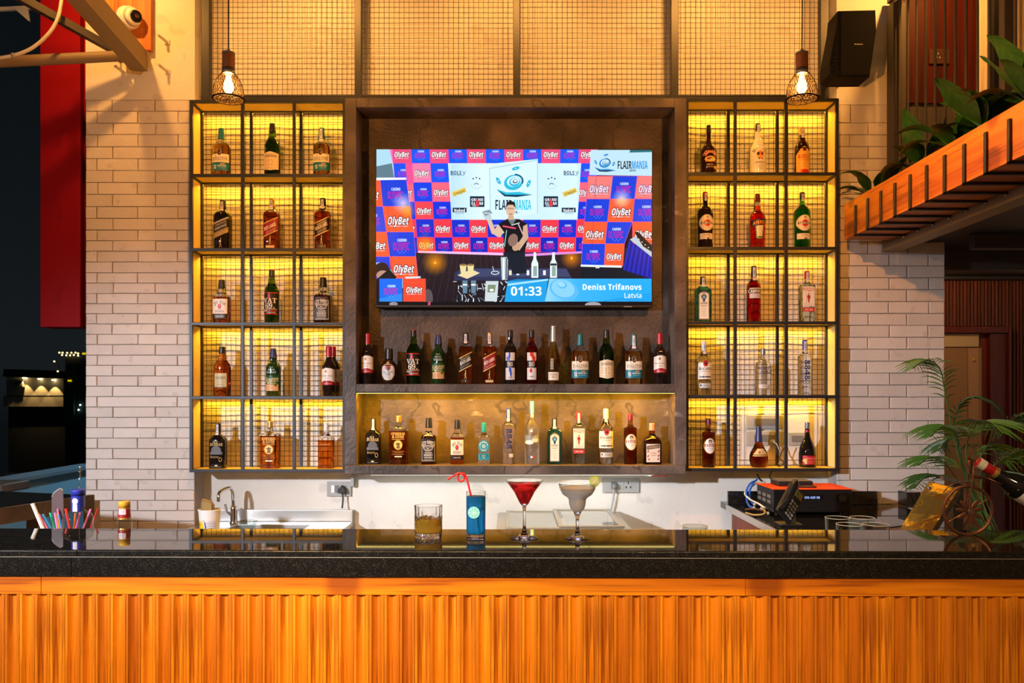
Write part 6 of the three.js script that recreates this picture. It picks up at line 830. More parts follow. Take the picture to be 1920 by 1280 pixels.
{
  const rk = thing('glass_rack', 'low dark rack carrying upturned tumblers behind the bar', 'rack', V(X(1606, 2.68 * BS), WY + 0.0004, -2.68 * BS)); rk.scale.setScalar(BS); part('deck', [bev(-0.1, 0.1, 0.125, 0.135, -0.12, 0.12, 0.003)], M.black, rk); for (const [a, b] of [[-1, -1], [1, -1], [-1, 1], [1, 1]]) part('leg', [box(a * 0.088 - 0.006, a * 0.088 + 0.006, 0, 0.125, b * 0.11 - 0.006, b * 0.11 + 0.006)], M.black, rk);
  const gl = lathe([[0, 0], [0.034, 0], [0.0365, 0.004], [0.0412, 0.1085], [0.0405, 0.1092], [0.0398, 0.1085], [0.0352, 0.010], [0, 0.0095]], 40), rim = new THREE.TorusGeometry(0.0405, 0.0011, 6, 44).rotateX(Math.PI / 2).translate(0, 0.109, 0);
  [[1570.5, 2.755, 'empty tumbler at the rear, next to the dark phone'], [1617, 2.755, 'empty tumbler at the rear, next to the card reader'], [1592.5, 2.61, 'empty tumbler in front, second from the phone'], [1642, 2.61, 'empty tumbler in front, beside the card reader']].forEach(([px, d, lab]) => { const t = thing('tumbler', lab, 'glass', at(px, d * BS, WY + 0.0006 + 0.135 * BS), 'clean tumblers behind the bar'); t.scale.setScalar(BS); part('glass', gl, G.thin, t); part('rim', rim, M.offwhite, t); });
  const st = thing('tumbler_stand', 'small dark block under the single tumbler behind the bar', 'block', at(1303, 2.61 * BS, WY + 0.0004)); st.scale.setScalar(BS); part('block', [bev(-0.06, 0.06, 0, 0.128, -0.05, 0.05, 0.004)], M.black, st); part('mat', [box(-0.055, 0.055, 0.128, 0.1295, -0.045, 0.045)], M.dark, st);
  const t = thing('tumbler', 'single empty tumbler alone between the margarita and the tumbler group', 'glass', at(1303, 2.61 * BS, WY + 0.0008 + 0.1295 * BS)); t.scale.setScalar(BS); part('glass', gl, G.thin, t); part('rim', rim, M.offwhite, t);
  const s2 = thing('tumbler_stand', 'small dark block under the glass bowl by the sink', 'block', at(464.5, 2.75 * BS, WY + 0.0004)); s2.scale.setScalar(BS); part('block', [bev(-0.06, 0.06, 0, 0.168, -0.05, 0.05, 0.004)], M.black, s2); part('mat', [box(-0.055, 0.055, 0.168, 0.17, -0.045, 0.045)], M.dark, s2);
  const b = thing('glass_bowl', 'small flared glass bowl in front of the steel sink', 'bowl', at(464.5, 2.75 * BS, WY + 0.0008 + 0.17 * BS)); b.scale.setScalar(BS); part('bowl', lathe([[0, 0], [0.018, 0], [0.021, 0.004], [0.0318, 0.062], [0.0312, 0.0628], [0.0302, 0.062], [0.0185, 0.010], [0, 0.009]], 30), G.thin, b); part('rim', new THREE.TorusGeometry(0.0311, 0.0012, 6, 40).rotateX(Math.PI / 2).translate(0, 0.0622, 0), G.thin, b);
}
// ---------------------------------------------------------------- back counter, left: sink, tap, tub
{
  const t = thing('steel_sink', 'stainless steel sink bench with splashback against the white wall', 'sink', V(X(530, 5.1), 0, -4.95)), x0 = X(385, 5.22), x1 = X(663, 5.22), yt = Y(955, 5.22), yd = 0.70;
  wpart('splashback', [bev(x0, x1, yd, yt, -5.236, -5.215, 0.004)], M.brushed, t); wpart('return_edge', [bev(x1 - 0.012, x1, yd, yt - 0.002, -5.215, -5.18, 0.003)], M.brushed, t);
  wpart('deck', [bev(x0, x0 + 0.25, yd - 0.03, yd, -5.215, -4.55, 0.004), bev(x0 + 0.72, x1, yd - 0.03, yd, -5.215, -4.55, 0.004), bev(x0 + 0.25, x0 + 0.72, yd - 0.03, yd, -5.215, -5.1, 0.004), bev(x0 + 0.25, x0 + 0.72, yd - 0.03, yd, -4.62, -4.55, 0.004)], M.brushed, t);
  wpart('basin', [box(x0 + 0.25, x0 + 0.72, yd - 0.22, yd - 0.2, -5.1, -4.62), box(x0 + 0.24, x0 + 0.25, yd - 0.22, yd - 0.03, -5.1, -4.62), box(x0 + 0.72, x0 + 0.73, yd - 0.22, yd - 0.03, -5.1, -4.62), box(x0 + 0.25, x0 + 0.72, yd - 0.22, yd - 0.03, -5.11, -5.1), box(x0 + 0.25, x0 + 0.72, yd - 0.22, yd - 0.03, -4.62, -4.61)], M.brushed, t);
  for (const x of [x0 + 0.03, x1 - 0.03]) for (const z of [-5.18, -4.6]) wpart('leg', [bev(x - 0.018, x + 0.018, 0, yd - 0.03, z - 0.018, z + 0.018, 0.003)], M.brushed, t);
  const f = thing('tap', 'chrome gooseneck mixer tap over the steel sink', 'tap', at(438.5, 5.13, 0.7004)), Q = (px, py, d = 5.13) => P(px, py, d).sub(f.position);
  part('spout', tube([V(0, 0.06, 0), Q(438, 960), Q(437.5, 935), Q(436.5, 922, 5.12), Q(433, 916, 5.1), Q(428, 915, 5.06), Q(417, 919.5, 5.0), Q(411.5, 924, 4.97), Q(410, 931, 4.96), Q(410, 940, 4.96)], 0.0115, 60, 12), M.chrome, f);
  part('body', lathe([[0, 0], [0.027, 0], [0.027, 0.006], [0.022, 0.012], [0.021, 0.10], [0.016, 0.115], [0, 0.115]], 24), M.chrome, f); part('lever', tube([V(-0.015, 0.055, 0.01), V(-0.035, 0.08, 0.02), V(-0.045, 0.125, 0.03)], 0.008, 12, 10), M.chrome, f);
  const u = thing('ice_cream_tub', 'white printed plastic tub with brown paper beside the chrome tap', 'tub', at(393, 4.62, 0.7004)), s = 4.62 / FOCAL, H = Y(954, 4.62) - 0.7004;
  part('tub', lathe([[0, 0], [15 * s, 0], [16 * s, 0.004], [20 * s, H - 0.008], [21 * s, H - 0.006], [21 * s, H], [19.4 * s, H], [14.6 * s, 0.006], [0, 0.006]], 36), M.white, u);
  const lg = new THREE.CylinderGeometry(19.6 * s, 16.6 * s, H * 0.82, 24, 1, true, -1.5, 3.0), uv = lg.attributes.uv; for (let i = 0; i < uv.count; i++) uv.setXY(i, ...cellUV('tub', uv.getX(i), uv.getY(i))); lg.translate(0, H * 0.5, 0); part('label', lg, M.label, u);
  const pp = thing('brown_paper', 'crumpled brown paper sticking out of the white tub', 'paper', at(390, 4.62, 0.72)); const g = prism([[-0.03, 0], [0.03, 0], [0.035, H + 0.005], [0.02, H + 0.026], [-0.005, H + 0.034], [-0.026, H + 0.038], [-0.034, H + 0.01]], 0.012, 0.003); part('sheet', g, K(0.25, 0.16, 0.05, 0.9), pp); const g2 = prism([[-0.02, H * 0.5], [0.03, H * 0.5], [0.028, H + 0.012], [0, H + 0.022], [-0.022, H + 0.02]], 0.006, 0.002); g2.translate(0, 0, 0.017); part('fold', g2, K(0.3, 0.2, 0.07, 0.9), pp);
}
function outlet(px0, px1, py0, py1, d, label, plugPx, flip, cells) {
  const x0 = X(px0, d), x1 = X(px1, d), y0 = Y(py1, d), y1 = Y(py0, d), t = thing('wall_socket', label, 'socket', V((x0 + x1) / 2, (y0 + y1) / 2, -d), 'wall sockets');
  wpart('plate', [bev(x0, x1, y0, y1, -ZW, -d, 0.004)], M.greyLight, t);
  for (const [a, b, m] of cells) wpart('module', [bev(X(a, d), X(b, d), y0 + (y1 - y0) * 0.26, y0 + (y1 - y0) * 0.76, -d - 0.004, -d + 0.003, 0.0015)], m, t);
  return t;
}
{
  const d = 5.225, t = outlet(612.5, 658.5, 903, 930.5, d, 'grey wall socket with a black plug above the sink', 0, 0, [[621, 627.5, M.white], [628.5, 635, M.grey], [636, 648, M.greyLight]]);
  const p = thing('socket_plug', 'black power plug and cable hanging from the socket above the sink', 'plug', P(642, 918, d - 0.01)), q = (px, py, dd) => P(px, py, dd).sub(p.position);
  part('plug_body', prism([[-0.022, -0.016], [0.022, -0.016], [0.02, 0.006], [0, 0.026], [-0.02, 0.006]], 0.024, 0.004).translate(0, 0, 0.002), M.black, p); part('cable', tube([q(642, 922, d - 0.025), q(643, 935, d - 0.03), q(642, 948, d - 0.04), q(641.5, 952, d - 0.05)], 0.0055, 20, 8), M.dark, p);
  const c = thing('cable_duct', 'short dark bracket under the niche beside the left socket', 'bracket', P(661, 900, 5.2)); wpart('bar', [bev(X(659, d), X(665, d), Y(911, d), Y(889.5, d), -ZW, -d + 0.03, 0.003)], M.greyLight, c); wpart('foot', [bev(X(660, d), X(663, d), Y(911, d) - 0.004, Y(911, d) + 0.01, -ZW, -d + 0.02, 0.002)], M.grey, c);
}
{
  const d = 5.225, t = outlet(1130, 1199, 896, 923.5, d, 'wide grey wall socket with one plug behind the margarita', 0, 0, [[1146, 1157, M.grey], [1159, 1169.5, M.greyLight], [1171, 1184.5, M.greyLight]]);
  for (const [px, py] of [[1178, 905], [1174, 913], [1182, 913]]) wpart('hole', [box(X(px - 1.2, d), X(px + 1.2, d), Y(py + 1.8, d), Y(py - 1.8, d), -d + 0.0028, -d + 0.0036)], M.black, t);
  const p = thing('socket_plug', 'dark round plug in the wide socket behind the margarita', 'plug', P(1151.5, 911, d - 0.01)), q = (px, py, dd) => P(px, py, dd).sub(p.position);
  part('plug_body', lathe([[0, 0], [0.02, 0], [0.022, 0.01], [0.016, 0.028], [0, 0.03]], 20).rotateX(Math.PI / 2), M.grey, p); part('cable', tube([q(1151, 916, d - 0.03), q(1150.5, 930, d - 0.02), q(1148, 945, d - 0.02), q(1145, 957, d - 0.02)], 0.006, 20, 8), M.greyLight, p);
  const c = thing('cable_clip', 'thin white wire and red clip hanging under the niche shelf end', 'wire', P(1210, 889, 5.1)); const r = (px, py, dd) => P(px, py, dd).sub(c.position); part('clip', tube([r(1222, 892, 5.0), r(1240, 891.6, 5.0), r(1252, 892, 5.0)], 0.003, 8, 6), K(0.5, 0.02, 0.01), c); part('wire', tube([r(1222, 892, 5.01), r(1212, 893, 5.1), r(1202, 903, 5.21)], 0.002, 14, 6), M.greyLight, c);
}
{ // chest freezer with two sliding glass lids
  const t = thing('chest_freezer', 'white chest freezer with two sliding glass lids behind the cocktails', 'freezer', V(0.2, 0, -4.7)), top = 0.765, x0 = X(930, 4.6), x1 = X(1183, 4.6), zb = -5.19, zf = -4.42;
  wpart('tank', [bev(x0, x1, 0.05, top - 0.2, zb, zf, 0.02)], M.white, t);
  for (const [a, b, c, e] of [[x0, x0 + 0.07, zb, zf], [x1 - 0.07, x1, zb, zf], [x0 + 0.07, x1 - 0.07, zb, zb + 0.06], [x0 + 0.07, x1 - 0.07, zf - 0.07, zf]]) wpart('rim', [bev(a, b, top - 0.2, top, c, e, 0.012)], M.alu, t);
  const mid = X(1049, 4.75);
  for (const [a, b, h] of [[x0 + 0.055, mid + 0.03, 0.012], [mid - 0.02, x1 - 0.055, 0.022]]) { const l = wpart('glass_lid', [box(a + 0.02, b - 0.02, top + h - 0.004, top + h, zb + 0.07, zf - 0.06)], G.pane, t); const F = M.alu; wpart('lid_frame', [bev(a, a + 0.025, top + h - 0.008, top + h + 0.006, zb + 0.05, zf - 0.04, 0.003), bev(b - 0.025, b, top + h - 0.008, top + h + 0.006, zb + 0.05, zf - 0.04, 0.003), bev(a, b, top + h - 0.008, top + h + 0.006, zb + 0.045, zb + 0.07, 0.003), bev(a, b, top + h - 0.008, top + h + 0.006, zf - 0.062, zf - 0.037, 0.003)], F, l); }
  for (const x of [x0 + 0.06, x1 - 0.06]) for (const z of [zb + 0.06, zf - 0.06]) wpart('foot', cyl(0.025, 0.025, V(x, 0, z), V(x, 0.05, z), 12), M.black, t);
}
// ---------------------------------------------------------------- back counter, right: granite, receiver, phone
{
  const yc = 0.83, t = thing('side_counter', 'black granite side counter with upstand under the right cabinet', 'counter', V(1.75, 0, -4.6)), xl = 1.365, xr = 2.42;
  wpart('slab', [bev(xl, xr, yc - 0.04, yc, -5.082, -3.6, 0.004), bev(xl, XR0 - 0.006, yc - 0.04, yc, -5.235, -5.082, 0.001)], M.granite, t);
  wpart('upstand', [bev(xl, X(1645, 5.05), yc + 0.0005, Y(920, 5.07), -5.076, -5.05, 0.003)], M.granite, t);
  wpart('upstand_return', [bev(X(1702, 4.95), X(1728, 4.95), yc + 0.0005, Y(922, 4.98), -5.076, -4.96, 0.003)], M.granite, t); wpart('cabinet', [bev(xl + 0.03, xr - 0.02, 0.0, yc - 0.04, -5.08, -3.65, 0.003)], M.darkWood, t);
  wpart('edge_strip', [bev(xl - 0.004, xl, yc - 0.042, yc - 0.002, -5.09, -3.6, 0.001)], M.brushed, t);
  // receiver
  const d = 4.62, a = thing('av_receiver', 'black stereo receiver under an orange-red cover on the side counter', 'receiver', V(X(1508, d), yc + 0.0005, -d)), x0 = X(1449, d), x1 = X(1597, d), y1 = Y(917.5, d), zb = -4.92;
  wpart('case', [bev(x0, x1, yc + 0.014, y1, zb, -d, 0.004)], M.black, a); wpart('front_panel', [bev(x0 + 0.004, x1 - 0.004, yc + 0.018, y1 - 0.004, -d - 0.004, -d + 0.006, 0.003)], M.gloss, a);
  wpart('cover', [bev(x0 - 0.004, x1 + 0.006, y1 + 0.0003, y1 + 0.005, zb, -d + 0.012, 0.002)], K(0.9, 0.07, 0.01, 0.4), a);
  wpart('volume_knob', cyl(0.024, 0.022, P(1580, 934, d - 0.005), P(1580, 934, d - 0.03), 28), M.gloss, a);
  const lcd = decal('lcd', X(1543, d) - X(1502, d), 0.026), uvm = std({ color: C(0, 0, 0), map: atlasTex, emissive: C(0.7, 0.8, 1), emissiveMap: atlasTex, emissiveIntensity: 1.3, roughness: 0.3 }); lcd.translate(X(1522, d), Y(932, d), -d + 0.0072); wpart('display', lcd, uvm, a);
  for (const s of [x0 + 0.04, x1 - 0.04]) for (const z of [zb + 0.05, -d - 0.05]) wpart('foot', cyl(0.015, 0.015, V(s, yc + 0.0008, z), V(s, yc + 0.0145, z), 12), M.black, a);
  for (let i = 0; i < 3; i++) for (let j = 0; j < 2; j++) wpart('vent', [box(x0 - 0.0008, x0 + 0.001, yc + 0.06 + j * 0.03, yc + 0.08 + j * 0.03, -4.9 + i * 0.09, -4.84 + i * 0.09)], M.grey, a);
  const r = thing('router', 'flat black set-top box lying on the orange cover of the receiver', 'router', V(X(1484, 4.82), y1 + 0.0055, -4.82)); part('case', [bev(-0.105, 0.105, 0, 0.028, -0.07, 0.07, 0.006)], M.black, r); part('lid', [bev(-0.1, 0.1, 0.0282, 0.031, -0.065, 0.065, 0.001)], M.grey, r);
  const rm = thing('remote_control', 'slim dark remote control lying on the front of the orange cover', 'remote', V(X(1507, 4.68), y1 + 0.0055, -4.68)); part('case', [bev(-0.07, 0.07, 0, 0.009, -0.018, 0.018, 0.003)], M.bronzeDark, rm); for (let i = 0; i < 5; i++) part('button', [bev(-0.05 + i * 0.022, -0.04 + i * 0.022, 0.009, 0.0105, -0.006, 0.006, 0.0008)], M.grey, rm);
  // phone
  const pd = 4.25, ph = thing('telephone', 'black desk telephone with handset standing tilted before the receiver', 'telephone', at(1468, pd, yc + 0.0006)); 
  const B = (g) => { g.rotateX(-0.55); g.rotateY(0.25); g.rotateZ(-0.85); g.translate(0.03, 0.128, 0); return g; };
  part('base', B(mergeAll([bev(-0.045, 0.075, -0.105, 0.105, -0.012, 0.012, 0.008)])), M.black, ph); part('display', B(mergeAll([bev(0.005, 0.06, 0.05, 0.09, 0.012, 0.016, 0.002)])), K(0.16, 0.15, 0.03, 0.2), ph);
  for (let r2 = 0; r2 < 5; r2++) for (let c = 0; c < 3; c++) part('key', B(mergeAll([bev(0.004 + c * 0.02, 0.018 + c * 0.02, -0.085 + r2 * 0.022, -0.072 + r2 * 0.022, 0.0125, 0.0165, 0.002)])), M.greyLight, ph);
  part('handset', B(new THREE.TubeGeometry(new THREE.CatmullRomCurve3([V(-0.04, -0.1, 0.024), V(-0.042, -0.085, 0.036), V(-0.044, -0.05, 0.044), V(-0.044, 0.05, 0.044), V(-0.042, 0.085, 0.036), V(-0.04, 0.1, 0.024)]), 30, 0.0175, 12)), M.gloss, ph); part('stand', [bev(-0.03, 0.09, 0, 0.012, -0.06, 0.05, 0.004)], M.black, ph); part('strut', [bar(V(0.07, 0.01, -0.03), V(0.05, 0.1, 0.0), 0.02, 0.012)], M.grey, ph); part('foot', [bar(V(-0.02, 0.01, 0.02), V(-0.02, 0.06, 0.02), 0.03, 0.02)], M.black, ph);
  // cables
  const cb = (name, lab, pts, rad, m) => { const p0 = P(...pts[0]), c = thing(name, lab, 'cable', p0, 'cables beside the receiver'), sh = part('sheath', tube(pts.map((q) => P(...q).sub(p0)), rad, 60, 8), m, c); const e0 = P(...pts[0]).sub(p0), e1 = P(...pts[pts.length - 1]).sub(p0); part('plug', mergeAll([plain(ball(rad * 1.7, e0.x, e0.y, e0.z, 8)), plain(ball(rad * 1.7, e1.x, e1.y, e1.z, 8))].slice(1)), M.greyLight, c); };
  cb('network_cable', 'outer blue network cable looping beside the receiver', [[1416, 901, 4.95], [1408, 905, 4.93], [1400, 918, 4.9], [1400, 935, 4.85], [1404, 947, 4.75], [1414, 952, 4.6]], 0.006, K(0.01, 0.12, 0.7)); cb('network_cable', 'inner blue network cable looping beside the receiver', [[1420, 898, 5.02], [1412, 906, 5.0], [1406, 920, 4.97], [1406, 934, 4.93], [1410, 942, 4.85], [1415, 945, 4.7]], 0.006, K(0.01, 0.12, 0.7));
  cb('network_cable', 'white cable running down past the blue cables', [[1424, 902, 5.03], [1415, 908, 5.02], [1397, 922, 4.95], [1404, 934, 4.8], [1424, 945, 4.52], [1434, 952, 4.45]], 0.005, M.white); cb('phone_cord', 'dark cord lying in front of the blue cables towards the telephone', [[1398, 955, 4.55], [1412, 954, 4.5], [1430, 957, 4.45], [1440, 962, 4.4]], 0.006, M.bronzeDark);
  cb('phone_cord', 'yellowish cord looping on the counter beside the telephone', [[1398, 961, 4.45], [1415, 965, 4.4], [1432, 963, 4.38], [1434, 957, 4.4], [1428, 953, 4.42]], 0.005, K(0.4, 0.26, 0.06));
  cb('black_cable', 'black cord dropping from the cabinet onto the router', [[1473, 834, 5.14], [1462, 858, 5.12], [1470, 868, 5.09], [1450, 880, 5.1], [1443, 893, 5.06], [1452, 900, 4.93]], 0.0035, M.black); cb('black_cable', 'dark cord dropping from the middle of the right cabinet to the counter', [[1420, 889, 5.12], [1424, 897, 5.08], [1432, 904, 4.97]], 0.006, M.black);
  // sockets seen through the cut-out of the cabinet mesh
  const dd = 5.222; const s1 = outlet(1400, 1469.5, 778, 804, dd, 'upper dark socket plate behind the brandy decanter in the right cabinet', 0, 0, [[1414, 1457, M.grey]]), s2 = outlet(1400, 1469.5, 808, 835, dd, 'lower dark socket plate behind the brandy decanter in the right cabinet', 0, 0, [[1414, 1457, M.grey]]), s3 = outlet(1478, 1509, 810, 835, dd, 'dark socket plate behind the black red-label bottle', 0, 0, [[1484, 1506, M.grey]]);
  const pl = thing('power_adapter', 'dark plug with yellow-lit cable in the right cabinet socket', 'plug', P(1448, 829, dd - 0.01)); const q = (px, py, z) => P(px, py, z).sub(pl.position); part('body', lathe([[0, 0], [0.018, 0], [0.02, 0.02], [0.012, 0.035], [0, 0.036]], 18).rotateX(Math.PI / 2), M.grey, pl); part('cable', tube([q(1450, 828, 5.18), q(1456, 832, 5.15), q(1464, 850, 5.15), q(1472, 862, 5.15), q(1460, 869, 5.14)], 0.004, 24, 6), M.greyLight, pl);
  // card reader beside the tumblers
  const cr = thing('card_reader', 'flat dark card reader on the side counter beside the tumblers', 'card reader', at(1671, 3.75, yc + 0.0005)); cr.rotation.y = 0.5; part('case', [bev(-0.07, 0.07, 0, 0.075, -0.1, 0.1, 0.01)], M.bronzeDark, cr); part('slot', [bev(-0.05, 0.05, 0.0755, 0.079, -0.05, 0.03, 0.001)], M.gloss, cr); part('front', [bev(-0.06, 0.06, 0.01, 0.06, 0.1, 0.104, 0.002)], M.grey, cr);
}
{ // tilted glossy board, its yellow reflections painted into the colour
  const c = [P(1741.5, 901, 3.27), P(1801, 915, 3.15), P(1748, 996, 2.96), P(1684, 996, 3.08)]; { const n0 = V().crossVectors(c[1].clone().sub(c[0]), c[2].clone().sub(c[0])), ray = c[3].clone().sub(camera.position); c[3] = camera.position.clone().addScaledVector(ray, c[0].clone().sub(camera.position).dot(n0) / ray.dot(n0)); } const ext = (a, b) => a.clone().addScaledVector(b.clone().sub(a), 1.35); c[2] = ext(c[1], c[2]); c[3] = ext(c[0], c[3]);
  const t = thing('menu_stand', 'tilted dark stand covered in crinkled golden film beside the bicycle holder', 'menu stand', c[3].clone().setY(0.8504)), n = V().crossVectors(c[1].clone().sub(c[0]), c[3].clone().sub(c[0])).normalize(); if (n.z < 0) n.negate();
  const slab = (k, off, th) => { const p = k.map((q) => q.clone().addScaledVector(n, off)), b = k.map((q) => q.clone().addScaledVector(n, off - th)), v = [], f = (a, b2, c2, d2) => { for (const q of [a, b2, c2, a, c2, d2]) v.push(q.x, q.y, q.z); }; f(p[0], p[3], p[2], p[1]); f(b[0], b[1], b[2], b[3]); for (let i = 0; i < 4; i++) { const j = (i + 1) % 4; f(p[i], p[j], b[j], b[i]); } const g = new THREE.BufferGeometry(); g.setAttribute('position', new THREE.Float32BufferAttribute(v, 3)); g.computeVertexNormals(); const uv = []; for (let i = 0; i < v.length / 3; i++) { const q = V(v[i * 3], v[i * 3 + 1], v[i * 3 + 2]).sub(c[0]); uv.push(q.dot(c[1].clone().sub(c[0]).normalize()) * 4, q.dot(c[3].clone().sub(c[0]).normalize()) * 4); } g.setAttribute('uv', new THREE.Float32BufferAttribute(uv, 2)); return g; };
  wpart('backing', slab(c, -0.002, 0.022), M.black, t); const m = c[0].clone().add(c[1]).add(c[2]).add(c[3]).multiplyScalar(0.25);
  wpart('painted_reflection', slab(c.map((q) => q.clone().lerp(m, 0.04)), 0.0015, 0.003), phy({ color: C(0.95, 0.9, 0.75), map: paintedReflectionMap, roughness: 0.22, clearcoat: 1, clearcoatRoughness: 0.06, bumpMap: paintedReflectionMap, bumpScale: 0.004 }), t);
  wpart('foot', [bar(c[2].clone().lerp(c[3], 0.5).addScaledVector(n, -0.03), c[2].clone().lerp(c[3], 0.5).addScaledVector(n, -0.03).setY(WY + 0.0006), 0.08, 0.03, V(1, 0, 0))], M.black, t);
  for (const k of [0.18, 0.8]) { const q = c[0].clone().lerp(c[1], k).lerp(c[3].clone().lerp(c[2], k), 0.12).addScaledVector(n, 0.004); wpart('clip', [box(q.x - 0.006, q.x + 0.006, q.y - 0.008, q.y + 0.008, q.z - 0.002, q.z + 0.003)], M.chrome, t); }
  const b = thing('wooden_board', 'thin brown wooden board leaning behind the golden menu stand', 'board', P(1792, 905, 3.27)); wpart('board', [bar(P(1766, 895, 3.28), P(1818, 908, 3.26), 0.05, 0.014)], M.plank, b); wpart('leg', [box(X(1795, 3.27) - 0.02, X(1795, 3.27) + 0.02, WY + 0.0004, Y(901, 3.27) - 0.008, -3.276, -3.264)], M.dark, b);
}
{ // bicycle bottle holder with a wine bottle
  const d = 2.375 * BS, t = thing('bicycle_bottle_holder', 'bronze metal bicycle wine holder with a flower wheel on the bar end', 'bottle holder', at(1814.5, d, BARTOP + 0.0012)), s = d / FOCAL, q = (px, py, z = 0) => V((px - 1814.5) * s, (1004.6 - py) * s, z), cy = 960, B = M.bronze;
  const w = part('front_wheel', new THREE.TorusGeometry(45.3 * s, 0.0052, 10, 64).translate(0, 44.6 * s + 0.0015, 0), B, t); const hub = q(1814.5, cy);
  for (let i = 0; i < 6; i++) { const a = i / 6 * Math.PI * 2 + 0.52; part('spoke', cyl(0.0018, 0.0018, hub.clone().add(V(Math.cos(a) * 0.01, Math.sin(a) * 0.01, 0)), hub.clone().add(V(Math.cos(a) * 43 * s, Math.sin(a) * 43 * s, 0)), 8), B, w); }
  for (let i = 0; i < 9; i++) { const a = i / 9 * Math.PI * 2 + 0.2, g = new THREE.SphereGeometry(1, 12, 8).scale(12 * s, 4.2 * s, 0.0018).translate(15 * s, 0, 0).rotateZ(a).translate(hub.x, hub.y, 0.009 + (i % 2) * 0.002); part('petal', g, B, w); }
  part('flower_centre', new THREE.SphereGeometry(6.6 * s, 18, 10).scale(1, 1, 0.6).translate(hub.x, hub.y, 0.012), M.bronzeDark, w); const st = []; for (let i = 0; i < 22; i++) { const r = 6 * s * Math.sqrt(i / 22), a = i * 2.4; st.push(plain(ball(0.0011, hub.x + r * Math.cos(a), hub.y + r * Math.sin(a), 0.012 + 0.6 * Math.sqrt(Math.max(0, (6.6 * s) ** 2 - r * r)), 6))); } part('stud', mergeGeometries(st), M.alu, w).userData.kind = 'stuff';
  for (const z of [-0.012, 0.014]) part('fork', tube([q(1812, 962, z), q(1816, 925, z), q(1820, 890, z), q(1822, 877, z * 0.5)], 0.0032, 20, 8), B, t);
  part('head_plate', prism([[-0.006, -0.012], [0.007, -0.012], [0.005, 0.014], [-0.005, 0.014]], 0.006, 0.0015).translate(q(1819, 884).x, q(1819, 884).y, 0.002), M.bronzeDark, t);
  part('handlebar', tube([q(1806, 859, 0.03), q(1813, 863, 0.028), q(1817, 870, 0.015), q(1820, 878, 0), q(1822, 871, -0.015), q(1828, 867, -0.02), q(1842, 868, -0.025)], 0.0036, 40, 10), B, t); for (const [px, py, z] of [[1806, 859, 0.03], [1843, 868, -0.025]]) { const p = q(px, py, z); part('grip', ball(0.0052, p.x, p.y, p.z, 10), M.bronzeDark, t); }
  part('mudguard', tube([q(1768, 926), q(1778, 915.5), q(1793, 908), q(1810, 906.5), q(1818, 908)], 0.0022, 20, 8), B, t);
  part('backbone', tube([q(1822, 896), q(1840, 897), q(1862, 902), q(1884, 915), q(1905, 938), q(1925, 962), q(1945, 985), q(1955, 1003.6)], 0.0055, 40, 10), M.bronzeDark, t); part('cradle', tube([q(1846, 898, 0.02), q(1860, 905, 0.03), q(1872, 908, 0.02), q(1876, 900, -0.02), q(1868, 896, -0.03)], 0.0028, 24, 8), B, t);
  for (const [px, r] of [[1962, 19]]) part('rear_wheel', new THREE.TorusGeometry(r * s, 0.0045, 8, 40).translate((px - 1814.5) * s, r * s + 0.004, 0), B, t);
  const a = P(1833, 866, d), b = P(1912, 914, d - 0.02), dir = b.clone().sub(a).normalize(), wb = thing('wine_bottle', 'dark wine bottle with red foil neck lying in the bronze bicycle holder', 'bottle', a.clone()); wb.scale.setScalar(BS); const Q = new THREE.Quaternion().setFromUnitVectors(V(0, 1, 0), dir), lt = (p, m, n) => part(n, lathe(p, 28).applyQuaternion(Q), m, wb);
  lt([[0, 0.055], [0.0155, 0.055], [0.0168, 0.068], [0.020, 0.085], [0.031, 0.108], [0.037, 0.125], [0.0375, 0.29], [0.035, 0.298], [0, 0.298]], M.gloss, 'body'); lt([[0, 0.004], [0.0135, 0.004], [0.0145, 0.0], [0.0155, 0.003], [0.0155, 0.012], [0.0145, 0.016], [0.0162, 0.054], [0, 0.054]], capRed, 'foil'); lt([[0.0158, 0.05], [0.0168, 0.05], [0.0172, 0.062], [0.016, 0.062]], capGold, 'neck_band'); lt([[0.0155, 0.001], [0.0162, 0.001], [0.0164, 0.022], [0.0157, 0.022]], M.offwhite, 'tax_seal'); lt([[0.0376, 0.14], [0.0381, 0.14], [0.0381, 0.24], [0.0376, 0.24]], M.white, 'label');
}
